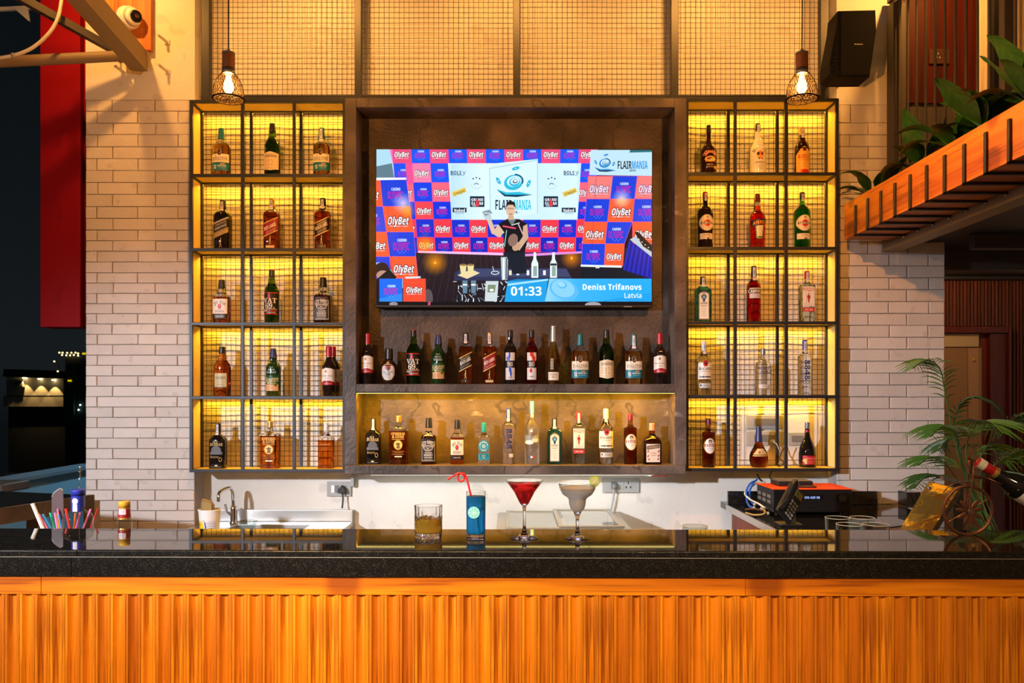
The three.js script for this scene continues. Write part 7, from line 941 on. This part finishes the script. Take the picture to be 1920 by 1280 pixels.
// ---------------------------------------------------------------- left: beams, dome camera, red panel, terrace
{
  const r = thing('red_panel', 'tall red painted panel hanging beside the white brick pier', 'panel', V(X(116, 5.15), Y(613, 5.15), -5.15)), y0 = Y(613, 5.15);
  wpart('face', [bev(X(75, 5.15), X(150, 5.15), y0, TOP, -5.30, -5.15, 0.004)], M.red, r); wpart('side_strip', [bev(X(150.3, 5.2), XL0 - 0.002, y0 + 0.01, TOP, -5.29, -5.2, 0.003)], M.red, r);
  const wb = thing('wooden_wall_panel', 'orange wooden cladding panel under the dome camera', 'panel', P(231, 95, 5.06)); const xs = [181, 214, 249, 283]; for (let i = 0; i < 3; i++) wpart('board', [bev(X(xs[i], 5.05) + 0.0006, X(xs[i + 1], 5.05) - 0.0006, Y(94 - (2 - i) * 16, 5.05), TOP, -5.086, -5.05, 0.003)], M.fascia, wb);
  const a = thing('roof_beam', 'thick olive steel beam running out from the brick pier', 'beam', P(256, 108, 5.0)); wpart('box_section', [bar(P(262, 116, 5.08), P(70, -105, 3.95), 0.10, 0.125)], M.olive, a); wpart('end_plate', [bar(P(258, 116, 5.086), P(258, 116, 5.06), 0.13, 0.15)], M.olive, a);
  const p = thing('steel_pipe', 'horizontal brown steel pipe from the terrace to the beam end', 'pipe', P(100, 112, 4.9)); wpart('pipe', [cyl(0.032, 0.032, P(-60, 119, 4.62), P(226, 105, 4.93), 20)], M.pipe, p); wpart('flange', [cyl(0.04, 0.04, P(222, 105, 4.93), P(228, 105, 4.94), 20)], M.pipe, p);
  const b = thing('steel_pipe', 'thin dark brace descending past the red panel to the beam', 'pipe', P(120, 45, 4.9)); wpart('pipe', [bar(P(10, -20, 4.6), P(214, 93.5, 4.955), 0.04, 0.045)], M.darkBeam, b); wpart('flange', [bar(P(210, 91.5, 4.945), P(214, 93.6, 4.956), 0.055, 0.06)], M.darkBeam, b);
  const c = thing('cable_conduit', 'pale curved cable conduit hanging before the dark sky', 'cable', P(60, 90, 4.7)), q = [P(-10, 110, 4.6), P(25, 104, 4.62), P(60, 90, 4.65), P(92, 62, 4.68), P(108, 35, 4.7), P(118, -15, 4.72)].map((v) => v.sub(c.position)); part('conduit', tube(q, 0.010, 50, 10), M.offwhite, c); part('clip', ball(0.016, q[1].x, q[1].y, q[1].z, 10), M.greyLight, c);
  const g = thing('canopy_bracket', 'pale bracket of the terrace canopy against the night sky', 'bracket', P(40, 25, 5.5)); wpart('arm', [bar(P(-10, 18, 5.5), P(72, 14, 5.5), 0.02, 0.024)], M.white, g); wpart('gusset', [prism([[X(28, 5.5), Y(17, 5.5)], [X(54, 5.5), Y(17, 5.5)], [X(57, 5.5), Y(42, 5.5)]], 0.012).translate(0, 0, -5.5)], M.white, g);
  const dz = 4.99, dc = thing('dome_camera', 'white dome security camera on the wooden panel', 'security camera', P(240, 34, 5.03)), ax = V(0.8, -0.16, 0.58).normalize(), Q = new THREE.Quaternion().setFromUnitVectors(V(0, 1, 0), ax), lt = (pts, m, n, par = dc) => part(n, lathe(pts, 32).applyQuaternion(Q), m, par);
  lt([[0, -0.02], [0.07, -0.02], [0.072, 0.0], [0.066, 0.04], [0.058, 0.05], [0, 0.05]], M.white, 'base'); lt([[0, 0.05], [0.055, 0.05], [0.05, 0.075], [0.043, 0.09], [0, 0.09]], M.white, 'turret'); lt([[0, 0.088], [0.036, 0.088], [0.037, 0.102], [0.03, 0.106], [0, 0.106]], M.gloss, 'lens_ring'); lt([[0, 0.106], [0.016, 0.106], [0.013, 0.112], [0, 0.114]], M.bronzeDark, 'lens');
  const cc = thing('camera_cable', 'white cable hanging from the dome camera under the beam', 'cable', P(243, 58, 4.97)), cq = [[241, 56, 4.97], [245, 72, 4.92], [246, 86, 4.9], [240, 96, 4.9], [232, 102, 4.93], [228, 110, 5.0], [227, 125, 5.05], [230, 138, 5.08], [238, 143, 5.085]].map((v) => P(...v).sub(cc.position)); part('cable', tube(cq, 0.0055, 50, 8), M.white, cc); part('loop', tube([[232, 102, 4.93], [224, 101, 4.93], [216, 96, 4.94]].map((v) => P(...v).sub(cc.position)), 0.0055, 16, 8), M.white, cc);
  [[312, 78, 'upper wall peg on the plaster over the white bricks'], [313, 133, 'lower wall peg on the plaster over the white bricks'], [233, 136, 'wall peg under the beam end by the camera cable']].forEach(([px, py, lab]) => { const h = thing('wall_peg', lab, 'peg', P(px, py, ZB - 0.004), 'pegs on the plaster'); part('pin', cyl(0.010, 0.008, V(0.006, -0.004, -0.002), V(-0.02, 0.01, 0.075), 10), M.plaster, h); part('plate', bev(-0.014, 0.02, -0.018, 0.014, -0.004, 0.003, 0.002), M.offwhite, h); });
  // terrace parapet and dark counters
  const pz = 6.4, pa = struct('trim_1', [box(-6.5, X(158, 5.3), 0, 0.79, -7.6, -7.45)], M.dark);
  const w1 = thing('terrace_parapet', 'low pale blue terrace wall with a dark coping against the night', 'parapet', V(-3.6, 0, -6)), A0 = P(-60, 903, 5.0), A1 = P(175, 876, 6.6); wpart('wall', [bar(V(A0.x, 0.47, A0.z), V(A1.x, 0.47, A1.z), 0.12, 0.94)], M.parapet, w1); wpart('coping', [bar(V(A0.x, 0.952, A0.z), V(A1.x, 0.952, A1.z), 0.20, 0.024)], M.parapetCap, w1);
  const t = thing('side_table', 'black stone table with rough timber edge beyond the drinking straws', 'table', V(X(90, 4.0), 0, -4.0)), e0 = P(-40, 973, 3.62), e1 = P(173, 931, 4.25); const yT = 0.985; e0.y = e1.y = yT - 0.03; wpart('timber_edge', [bar(e0, e1, 0.03, 0.075)], M.plank, t); const dir = e1.clone().sub(e0).normalize(), back = V(-dir.z, 0, dir.x).multiplyScalar(-1); if (back.z > 0) back.negate(); const o = back.clone().multiplyScalar(0.33); wpart('top', [bar(e0.clone().add(o).setY(yT - 0.02), e1.clone().add(o).setY(yT - 0.02), 0.62, 0.05)], M.granite, t); wpart('leg', [box(X(40, 4.0) - 0.03, X(40, 4.0) + 0.03, 0, yT - 0.05, -4.15, -4.09)], M.pipe, t); wpart('leg', [box(X(150, 4.3) - 0.03, X(150, 4.3) + 0.03, 0, yT - 0.05, -4.45, -4.39)], M.pipe, t);
  const t2 = thing('corner_table', 'dark wooden table corner before the blue terrace wall', 'table', V(X(-20, 4.9), 0, -4.9)), yy = Y(898, 4.9); wpart('top', [bev(X(-90, 4.7), X(22, 4.7), yy - 0.055, yy, -4.88, -4.62, 0.012)], M.plank, t2); wpart('leg', [box(X(-60, 4.9) - 0.03, X(-60, 4.9) + 0.03, 0, yy - 0.055, -4.78, -4.72)], M.pipe, t2);
  { const l = thing('added_terrace_lamp', 'cool blue-white wash lamp on a mast over the terrace', 'lamp', V(-2.3, 0, -7.0)), aim = new THREE.Object3D(); aim.position.set(-2.3, 2.6, -7.0); aim.lookAt(-3.42, 0.6, -5.9); const turn = (g) => g.applyQuaternion(aim.quaternion).translate(0, 2.6, 0); part('housing', turn(bev(-0.15, 0.15, -0.1, 0.1, -0.06, 0, 0.01)), M.black, l); part('diffuser', turn(box(-0.13, 0.13, -0.08, 0.08, 0, 0.004)), M.whiteGlow, l); part('mast', cyl(0.025, 0.02, V(0.03, 0, -0.03), V(0.03, 2.62, -0.03), 10), M.black, l); const a3 = new THREE.RectAreaLight(C(0.55, 0.85, 1), 260, 0.26, 0.16); a3.position.set(-2.3, 2.6, -7.0).addScaledVector(V(-1.12, -2.0, 1.1).normalize(), 0.01); a3.lookAt(-3.42, 0.6, -5.9); scene.add(a3); }  // lamp added out of sight to light the parapet blue
  // the town at night
  const Z = 80, Zs = 76, bd = thing('far_building', 'distant building with three wall lamps lighting its upper floor', 'building', V(X(70, Z), -6, -Z)), wx0 = X(12, Z), wx1 = X(119, Z);
  wpart('upper_wall', [box(wx0, wx1, Y(741.5, Z), Y(706, Z), -Z - 4, -Z)], M.farWall, bd); wpart('lower_band', [box(wx0 - 0.3, wx1 + 0.1, Y(762, Z), Y(742.5, Z), -Z - 4, -Z + 0.05)], M.farWall, bd); wpart('ledge', [box(wx0, wx1, Y(742.5, Z), Y(741, Z), -Z - 4, -Z + 0.07)], M.farDark, bd); wpart('base', [box(wx0, wx1 + 1.2, -6, Y(762, Z), -Z - 4, -Z - 0.3)], M.farDark, bd);
  wpart('roof', [prism([[X(12, Z), Y(706, Z)], [X(132, Z), Y(710, Z)], [X(132, Z), Y(700, Z)], [X(90, Z), Y(694, Z)], [X(14, Z), Y(692, Z)]], 4).translate(0, 0, -Z - 3.4)], M.farDark, bd);
  const ac = wpart('window', [box(X(30, Z), X(47, Z), Y(725, Z), Y(711, Z), -Z, -Z + 0.35)], M.farWall, bd); for (const [u, v] of [[31.5, 37], [39, 42], [43, 46]]) wpart('pane', [box(X(u, Z), X(v, Z), Y(723, Z), Y(714, Z), -Z + 0.35, -Z + 0.38)], M.farDark, ac);
  for (const [px, ty] of [[49, 709], [77.5, 711], [103.5, 713]]) { const l = wpart('wall_lamp', [box(X(px - 1.8, Z), X(px + 1.8, Z), Y(ty, Z) - 0.03, Y(ty, Z) + 0.09, -Z, -Z + 0.46)], M.bulb, bd); const s = new THREE.SpotLight(C(1, 0.62, 0.22), 20, 0, 0.62, 0.2, 2); s.position.set(X(px, Z), Y(ty, Z) - 0.06, -Z + 0.5); s.target.position.set(X(px, Z), Y(ty + 60, Z), -Z + 0.15); s.name = 'wall_lamp_light'; scene.add(s); scene.add(s.target); }
  const lm = [[113, 661], [119, 661], [127.5, 661.5], [135.5, 661.3], [143, 661], [148, 662.5], [118, 665.5], [126, 666], [133, 666], [140, 665.5], [148, 666.5], [103.5, 677.5], [110, 696], [152, 759], [149, 768]];
  const sg = thing('string_lights', 'string of golden lamps on a far balcony over the lit building', 'lamps', P(130, 663, Zs)); wpart('railing', [box(X(105, Zs), X(161, Zs), Y(663, Zs), Y(662.4, Zs), -Zs, -Zs + 0.1), box(X(109.6, Zs), X(110.2, Zs), Y(696, Zs), Y(676, Zs), -Zs, -Zs + 0.1)], K(0.2, 0.13, 0.04), sg);
  lm.forEach(([px, py], i) => wpart('lamp', ball(0.085, X(px, Zs), Y(py, Zs), -Zs + 0.15, 8), std({ color: C(1, 0.7, 0.3), emissive: i < 13 ? C(1, 0.72, 0.25) : C(0.5, 0.9, 0.8), emissiveIntensity: 3.5 }), sg)); for (const [a2, b2, c2, e2] of [[155, 161, 661, 664.5], [128, 134.5, 712, 715]]) wpart('lit_sign', [box(X(a2, Zs), X(b2, Zs), Y(e2, Zs), Y(c2, Zs), -Zs, -Zs + 0.1)], std({ color: C(0.6, 0.45, 0), emissive: C(0.75, 0.55, 0.0), emissiveIntensity: 1 }), sg);
  const tw = thing('far_tower', 'dark unlit block behind the string lights', 'building', V(X(150, Zs), -6, -Zs)); wpart('wall', [box(X(122, Zs), X(175, Zs), -6, Y(668, Zs), -Zs - 3, -Zs - 0.001)], M.farDark, tw); wpart('side_wing', [box(X(122, Zs), X(141, Zs), Y(790, Zs), Y(735, Zs), -Zs - 0.001, -Zs + 0.3)], K(0.09, 0.09, 0.08, 0.9), tw); for (let i = 0; i < 3; i++) wpart('window', [box(X(128 + i * 13, Zs), X(134 + i * 13, Zs), Y(690, Zs), Y(682, Zs), -Zs - 0.001, -Zs + 0.1)], M.dark, tw);
}
// ---------------------------------------------------------------- right: loudspeaker, planter balcony, corridor
{
  const d = 4.72, t = thing('loudspeaker', 'black wall loudspeaker with grille beside the balcony post', 'loudspeaker', P(1600, 82, d)), o = [[1572, 22], [1640, 20.5], [1641.5, 58], [1629, 143], [1566, 143.7], [1557, 138], [1557, 116], [1570, 46]].map(([a, b]) => [X(a, d), Y(b, d)]), f = [[1576, 24], [1638, 22.5], [1639, 58], [1627, 141], [1576, 142]].map(([a, b]) => [X(a, d), Y(b, d)]);
  wpart('cabinet', prism(o, 0.15, 0.004).translate(0, 0, -d - 0.15), M.speaker, t); wpart('grille', prism(f, 0.008, 0.003).translate(0, 0, -d + 0.004), phy({ color: C(0.009, 0.0085, 0.008), roughness: 0.8, specularIntensity: 0.25, bumpMap: rep(plasterBump, 8), bumpScale: 0.002 }), t);
  for (let i = 0; i < 12; i++) wpart('side_fin', [bar(P(1571 - i * 1.15, 52 + i * 7, d - 0.012), P(1574 - i * 0.3, 52 + i * 7, d - 0.016), 0.006, 0.012)], M.speaker, t);
  const lg = decal('speaker', 0.052, 0.0135); lg.translate(X(1608, d), Y(85, d), -d + 0.0165); wpart('badge', lg, M.label, t); wpart('bracket', [box(X(1590, d), X(1612, d), Y(95, d), Y(70, d), -5.088, -d - 0.15)], M.black, t); wpart('cable', tube([P(1574, 144, 4.86), P(1573, 155, 4.9), P(1570, 165, 5.08)], 0.005, 12, 6), K(0.3, 0.12, 0.03), t);
}
const MZ = 2.06, PB = 2.49, PT = 2.705;                     // planter face, its bottom and top
{
  const zA = -4.96, zB = -2.7, t = thing('planter_box', 'long pine planter box in black steel brackets along the balcony edge', 'planter', V(MZ + 0.14, PB, (zA + zB) / 2)), pine = std({ color: C(0.74, 0.55, 0.3), map: rep(teakMap, 0.7, 0.7, Math.PI / 2), roughness: 0.5 });
  const z3 = [zA, -4.05, -3.2, zB]; for (let i = 0; i < 3; i++) wpart('front_board', [bev(MZ, MZ + 0.02, PB + 0.012, PT, z3[i] + 0.0006, z3[i + 1] - 0.0006, 0.002)], pine, t); wpart('rear_board', [bev(MZ + 0.26, MZ + 0.28, PB + 0.012, PT, zA, zB, 0.002)], pine, t); for (let i = 0; i < 2; i++) wpart('bottom_board', [bev(MZ + i * 0.14, MZ + 0.138 + i * 0.142, PB - 0.006, PB + 0.012, zA, zB, 0.002)], pine, t); wpart('end_board', [bev(MZ + 0.02, MZ + 0.26, PB + 0.012, PT, zA, zA + 0.02, 0.002)], pine, t); wpart('soil', [box(MZ + 0.02, MZ + 0.26, PB + 0.012, PT - 0.035, zA + 0.02, zB)], M.soil, t); wpart('liner', [box(MZ + 0.0205, MZ + 0.0225, PT - 0.03, PT + 0.006, zA + 0.02, zB)], M.dark, t);
  for (let i = 0; i < 13; i++) { const z = -4.785 + i * 0.1645; const b = wpart('bracket', [bev(MZ - 0.012, MZ - 0.0003, PB - 0.018, PB + 0.168, z - 0.009, z + 0.009, 0.0015)], M.frame, t); wpart('bracket_arm', [bev(MZ - 0.012, MZ + 0.30, PB - 0.018, PB - 0.0065, z - 0.009, z + 0.009, 0.0015)], M.frame, b); wpart('bolt', cyl(0.009, 0.009, V(MZ + 0.285, PB - 0.026, z), V(MZ + 0.285, PB - 0.018, z), 8), M.alu, b); }
  const m = thing('balcony_beam', 'dark steel edge beam under the planter balcony', 'beam', V(2.4, 2.44, -4)); wpart('web', [bev(2.375, 2.385, 2.44, 2.62, -5.08, -1.6, 0.002)], M.darkBeam, m); wpart('bottom_flange', [bev(2.345, 2.45, 2.43, 2.445, -5.08, -1.6, 0.002)], M.olive, m); wpart('face_plate', [bev(2.35, 2.374, 2.446, 2.505, -5.08, -1.6, 0.002)], M.pipe, m);
  struct('floor_balcony', [box(2.46, 4.24, 2.50, 2.60, -8, -1.6)], M.dark);
  struct('trim_2', [box(2.5, 4.24, 2.36, 2.50, -5.42, -5.34), box(2.8, 4.24, 2.41, 2.498, -4.9, -4.84)], M.darkBeam);
  const r = thing('balcony_railing', 'dark steel balcony railing of upright bars with a wooden handrail', 'railing', V(2.395, 2.60, -3.6)), yR = EYE + 2.395 * 1.036; wpart('handrail', [bev(2.365, 2.425, yR, yR + 0.035, -5.05, -1.7, 0.006)], M.redWood, r); wpart('top_bar', [bev(2.38, 2.41, yR - 0.03, yR - 0.0005, -5.05, -1.7, 0.003)], M.frame, r); wpart('post', [bev(2.365, 2.445, 2.6, yR - 0.03, -5.05, -4.96, 0.004)], M.darkBeam, r); wpart('post', [bev(2.372, 2.418, 2.6, yR - 0.03, -3.9, -3.855, 0.004)], M.darkBeam, r);
  for (let i = 0; i < 22; i++) { const z = -4.94 + i * 0.103; if (Math.abs(z + 3.878) < 0.04) continue; wpart('baluster', cyl(0.0075, 0.0075, V(2.395, 2.6, z), V(2.395, yR - 0.03, z), 10), M.darkBeam, r); } wpart('bottom_bar', [bev(2.38, 2.41, 2.6002, 2.63, -4.95, -1.7, 0.003)], M.frame, r);
  // upstairs wall, red door panel, curtain
  const w = struct('wall_upper', [box(2.505, 4.24, 2.60, TOP, -5.30, -5.095)], M.plaster); wpart('skirting', [box(2.506, 4.23, 2.601, Y(194, 5.08), -5.095, -5.075)], M.darkBeam, w);
  const dd = 5.06, dr = struct('door_1', [bev(X(1700, dd), X(1835, dd), Y(193.5, dd), TOP, -5.094, -dd, 0.004)], M.redWood); wpart('trim', [bev(X(1694, dd), X(1699.5, dd), Y(193.5, dd), TOP, -5.094, -dd + 0.01, 0.003)], M.redWood, dr);
  const so = thing('wall_socket', 'dark socket plate on the red door panel upstairs', 'socket', P(1760, 107, dd)); wpart('plate', [bev(X(1741, dd), X(1779, dd), Y(121, dd), Y(93, dd), -dd, -dd + 0.012, 0.003)], M.bronzeDark, so); for (const [px, py] of [[1757, 102], [1754, 109], [1760, 109]]) wpart('hole', [box(X(px - 1, dd), X(px + 1, dd), Y(py + 1, dd), Y(py - 1, dd), -dd + 0.0118, -dd + 0.013)], M.offwhite, so);
  const cu = thing('curtain', 'pale pleated curtain upstairs beside the red door panel', 'curtain', P(1880, 140, 4.98)); const pts = [], N = 60, xa = X(1836, 5.0), xb = X(2010, 5.0); for (let i = 0; i <= N; i++) pts.push([xa + (xb - xa) * i / N, 0.02 * Math.sin(i * 0.9)]); for (let i = N; i >= 0; i--) pts.push([pts[i][0], pts[i][1] + 0.004]); const cg = prism(pts, TOP - Y(196, 5.0)).rotateX(-Math.PI / 2).translate(0, Y(196, 5.0), -5.02); wpart('cloth', toCreasedNormals(cg, 1), M.curtain, cu); wpart('hem', [box(xa, xb, Y(197, 5.0), Y(195, 5.0), -5.045, -4.998)], M.offwhite, cu);
  const sp = thing('steel_post', 'wide dark steel post upstairs in front of the curtain', 'post', P(1872, 150, 4.6)); wpart('upright', [bev(X(1863, 4.6), X(1881, 4.6), 2.6, TOP, -4.66, -4.6, 0.003)], M.frame, sp); wpart('base_plate', [box(X(1859, 4.6), X(1885, 4.6), 2.6003, 2.61, -4.68, -4.58)], M.frame, sp);
}
// ---------------------------------------------------------------- plants
const leafGeos = [0.35, 0.75, 1.15, 1.6].map((droop) => {
  const nx = 4, ny = 12, pos = [], uv = [], idx = []; let y = 0, z = 0, a = 0.1;
  for (let j = 0; j <= ny; j++) { const v = j / ny, w = v < 0.22 ? 0.012 : 0.165 * Math.pow(Math.sin(Math.PI * Math.pow((v - 0.22) / 0.78, 0.75)), 0.8) + 0.003; for (let i = 0; i <= nx; i++) { const t = i / nx * 2 - 1; pos.push(t * w, y + Math.abs(t) * w * 0.35 * Math.sin(a) , z + Math.abs(t) * w * 0.35 * Math.cos(a) * 0.4 + 0.012 * Math.sin(v * 17 + t * 2) * Math.abs(t)); uv.push(i / nx, v); } a += droop / ny * (v > 0.2 ? 1.25 : 0.4); y += Math.cos(a) / ny; z += Math.sin(a) / ny; }
  for (let j = 0; j < ny; j++) for (let i = 0; i < nx; i++) { const p = j * (nx + 1) + i; idx.push(p, p + 1, p + nx + 1, p + 1, p + nx + 2, p + nx + 1); }
  const g = new THREE.BufferGeometry(); g.setAttribute('position', new THREE.Float32BufferAttribute(pos, 3)); g.setAttribute('uv', new THREE.Float32BufferAttribute(uv, 2)); g.setIndex(idx); g.computeVertexNormals(); return g;
});
function lily(z, n, size, label, sd, dx = 0.11) {
  seed = sd; const t = thing('potted_plant', label, 'plant', V(MZ + dx, PT - 0.034, z), 'broad-leaved plants in the balcony planter');
  for (let i = 0; i < n; i++) { const m = part('leaf', leafGeos[rnd() * 4 | 0], M.leaf[rnd() * 3 | 0], t), a = (i / n) * Math.PI * 2 + rr(-0.3, 0.3), lean = rr(0.15, 0.75); m.rotation.order = 'YXZ'; m.rotation.set(lean, a, rr(-0.2, 0.2)); m.position.set(0.02 * Math.sin(a), 0.03, 0.02 * Math.cos(a)); const s = size * rr(0.75, 1.15); m.scale.set(s * 0.95, s, s); }
  part('crown', lathe([[0, 0], [0.03, 0], [0.026, 0.035], [0, 0.05]], 10), M.stem, t); return t;
}
lily(-4.80, 9, 0.27, 'small broad-leaved plant at the wall end of the planter', 11);
lily(-4.22, 12, 0.30, 'bushy broad-leaved plant second from the wall in the planter', 23);
lily(-3.90, 11, 0.30, 'spreading broad-leaved plant in the middle of the planter', 37);
lily(-3.62, 13, 0.33, 'tall upright broad-leaved plant past the middle of the planter', 41);
lily(-3.30, 16, 0.33, 'largest broad-leaved plant at the near end of the planter', 59);
function frondGeo(pts, len, n, side) {
  const c = new THREE.CatmullRomCurve3(pts), list = [plain(new THREE.TubeGeometry(c, 24, 0.004, 5))], q = [], up = V(0, 1, 0);
  for (let i = 0; i < n; i++) { const u = 0.36 + 0.64 * (i + 0.5) / n, p = c.getPoint(u), tg = c.getTangent(u), sd = V().crossVectors(tg, up).normalize(); if (sd.lengthSq() < 0.1) sd.set(1, 0, 0);
    for (const s of [-1, 1]) { const L = len * Math.sin(Math.PI * (0.16 + 0.8 * (u - 0.36) / 0.64)) * rr(0.85, 1.1), d0 = sd.clone().multiplyScalar(s * 0.75).addScaledVector(tg, 0.65).add(V(rr(-0.08, 0.08), rr(0.05, 0.2), rr(-0.08, 0.08))).normalize(), w = 0.0052; let prev = null; const wv = V().crossVectors(d0, V(0.2, 0.3, 1)).normalize();
      for (let k = 0; k <= 4; k++) { const f = k / 4, r = p.clone().addScaledVector(d0, L * f).add(V(0, -0.42 * L * f * f, 0)), ww = w * Math.sin(Math.PI * (0.12 + 0.86 * f)), a = r.clone().addScaledVector(wv, ww), b = r.clone().addScaledVector(wv, -ww); if (prev) { for (const v of [prev[0], prev[1], a, prev[1], b, a]) q.push(v.x, v.y, v.z); } prev = [a, b]; } } }
  const g = new THREE.BufferGeometry(); g.setAttribute('position', new THREE.Float32BufferAttribute(q, 3)); g.computeVertexNormals(); list.push(plain(g)); return mergeGeometries(list);
}
{
  seed = 77; const t = thing('palm_plant', 'feathery green palm in a dark pot before the corridor', 'palm', V(2.85, 0, -4.6)), O = V(2.83, 0.55, -4.6);
  part('pot', lathe([[0, 0], [0.13, 0], [0.17, 0.36], [0.175, 0.38], [0.155, 0.38], [0.15, 0.35], [0, 0.35]], 28), M.black, t); part('soil', new THREE.CylinderGeometry(0.15, 0.15, 0.02, 24).translate(0, 0.35, 0), M.soil, t);
  const F = [[[1796, 850, 4.65], [1772, 735, 4.6], [1762, 690, 4.55], [1738, 674, 4.5], [1712, 690, 4.45], 0.20, 15], [[1800, 850, 4.7], [1790, 780, 4.65], [1812, 748, 4.6], [1846, 748, 4.55], [1880, 772, 4.5], 0.16, 12], [[1812, 860, 4.6], [1818, 815, 4.5], [1832, 792, 4.4], [1856, 790, 4.3], [1882, 812, 4.2], 0.26, 14], [[1800, 860, 4.6], [1795, 815, 4.45], [1785, 800, 4.3], [1765, 800, 4.2], [1745, 818, 4.1], 0.22, 13], [[1835, 870, 4.65], [1868, 815, 4.6], [1895, 788, 4.5], [1925, 775, 4.45], [1960, 778, 4.4], 0.24, 14], [[1840, 900, 4.5], [1870, 868, 4.4], [1900, 850, 4.3], [1930, 842, 4.2], [1970, 850, 4.1], 0.24, 14], [[1795, 900, 4.7], [1775, 872, 4.6], [1758, 858, 4.5], [1740, 858, 4.4], [1722, 872, 4.3], 0.2, 13], [[1790, 910, 4.7], [1770, 895, 4.55], [1752, 890, 4.45], [1732, 896, 4.35], [1714, 915, 4.25], 0.17, 12], [[1815, 880, 4.75], [1830, 850, 4.8], [1846, 835, 4.85], [1866, 842, 4.85], [1885, 870, 4.85], 0.24, 14], [[1820, 900, 4.6], [1850, 890, 4.5], [1870, 885, 4.4], [1890, 892, 4.35], [1905, 910, 4.3], 0.22, 12], [[1805, 880, 4.7], [1800, 840, 4.75], [1790, 820, 4.75], [1775, 825, 4.75], [1760, 845, 4.7], 0.2, 12]];
  F.forEach((f, i) => { const pts = [O.clone().add(V(rr(-0.05, 0.05), 0, rr(-0.05, 0.05))), ...f.slice(0, 5).map((q) => P(...q))]; const m = wpart('frond', frondGeo(pts, f[5], f[6] + 6), M.palm[i % 3], t); });
  part('stem', cyl(0.02, 0.015, V(0, 0.34, 0), V(-0.02, 0.6, 0), 8), M.stem, t);
}
// ---------------------------------------------------------------- corridor beyond the right pier
{
  const Z = 6.6, yT = Y(527, Z), w = struct('wall_corridor', [box(2.6, 4.25, 0, 2.5, -Z - 0.2, -Z)], M.darkWood), x0 = 2.62, pitch = 0.0288, dx1 = X(1884, Z);
  const long = bev(-0.010, 0.010, 0, yT, -0.0005, 0.02, 0.003), short = bev(-0.010, 0.010, Y(612, Z) + 0.001, yT, -0.0005, 0.02, 0.003); const dk = [0.75, 1, 0.6].map((k) => std({ color: C(k * 0.9, k * 1.15, k * 0.95), map: darkWoodMap, roughness: 0.5 }));
  for (let x = X(1762, Z), i = 0; x < X(1960, Z); x += pitch, i++) { const m = part('slat', x < dx1 ? short : long, dk[i % 3], w); m.position.set(x, 0, -Z); }
  wpart('soffit', [box(2.61, 4.24, yT + 0.001, 2.49, -Z - 0.01, -Z + 0.12)], M.dark, w);
  const d = struct('door_2', [box(X(1760, Z), X(1838, Z), 0, Y(652, Z), -Z + 0.002, -Z + 0.02)], std({ color: C(0.30, 0.16, 0.06), roughness: 0.4, metalness: 0.3 })); const cop = std({ color: C(0.5, 0.22, 0.09), map: darkWoodMap, roughness: 0.4 });
  wpart('lintel', [bev(X(1755, Z), X(1884, Z), Y(625, Z), Y(613, Z), -Z, -Z + 0.07, 0.004)], cop, d); wpart('jamb', [bev(X(1850, Z), X(1882, Z), 0, Y(625.3, Z), -Z, -Z + 0.05, 0.004)], cop, d); wpart('edge', [bev(X(1881, Z), X(1885, Z), 0, Y(613, Z), -Z, -Z + 0.08, 0.003)], cop, d); wpart('header', [bev(X(1760, Z), X(1832, Z), Y(650.5, Z), Y(626, Z), -Z, -Z + 0.03, 0.004)], std({ color: C(0.42, 0.30, 0.15), roughness: 0.5 }), d); wpart('call_panel', [bev(X(1812, Z), X(1832, Z), Y(800, Z), Y(652.4, Z), -Z + 0.02, -Z + 0.028, 0.003)], std({ color: C(0.36, 0.19, 0.08), roughness: 0.4 }), d); wpart('button', cyl(0.012, 0.012, P(1825, 674, Z - 0.028), P(1825, 674, Z - 0.036), 14), M.gold, d);
  const l = thing('added_corridor_lamp', 'small recessed lamp in the corridor ceiling', 'lamp', V(3.1, 2.47, -5.9)); part('ring', cyl(0.05, 0.05, V(0, 0, 0), V(0, 0.03, 0), 20), M.grey, l); part('diffuser', cyl(0.04, 0.04, V(0, -0.004, 0), V(0, 0, 0), 20), M.bulb, l); const s = new THREE.PointLight(C(1, 0.6, 0.3), 1.8); s.position.set(0, -0.03, 0); l.add(s);  // lamp added to brighten the corridor slats and door
}
scene.traverse((o) => { if (o.isLight) { o.castShadow = true; if (!o.name) o.name = 'lamp_light'; } });
renderer.render(scene, camera);
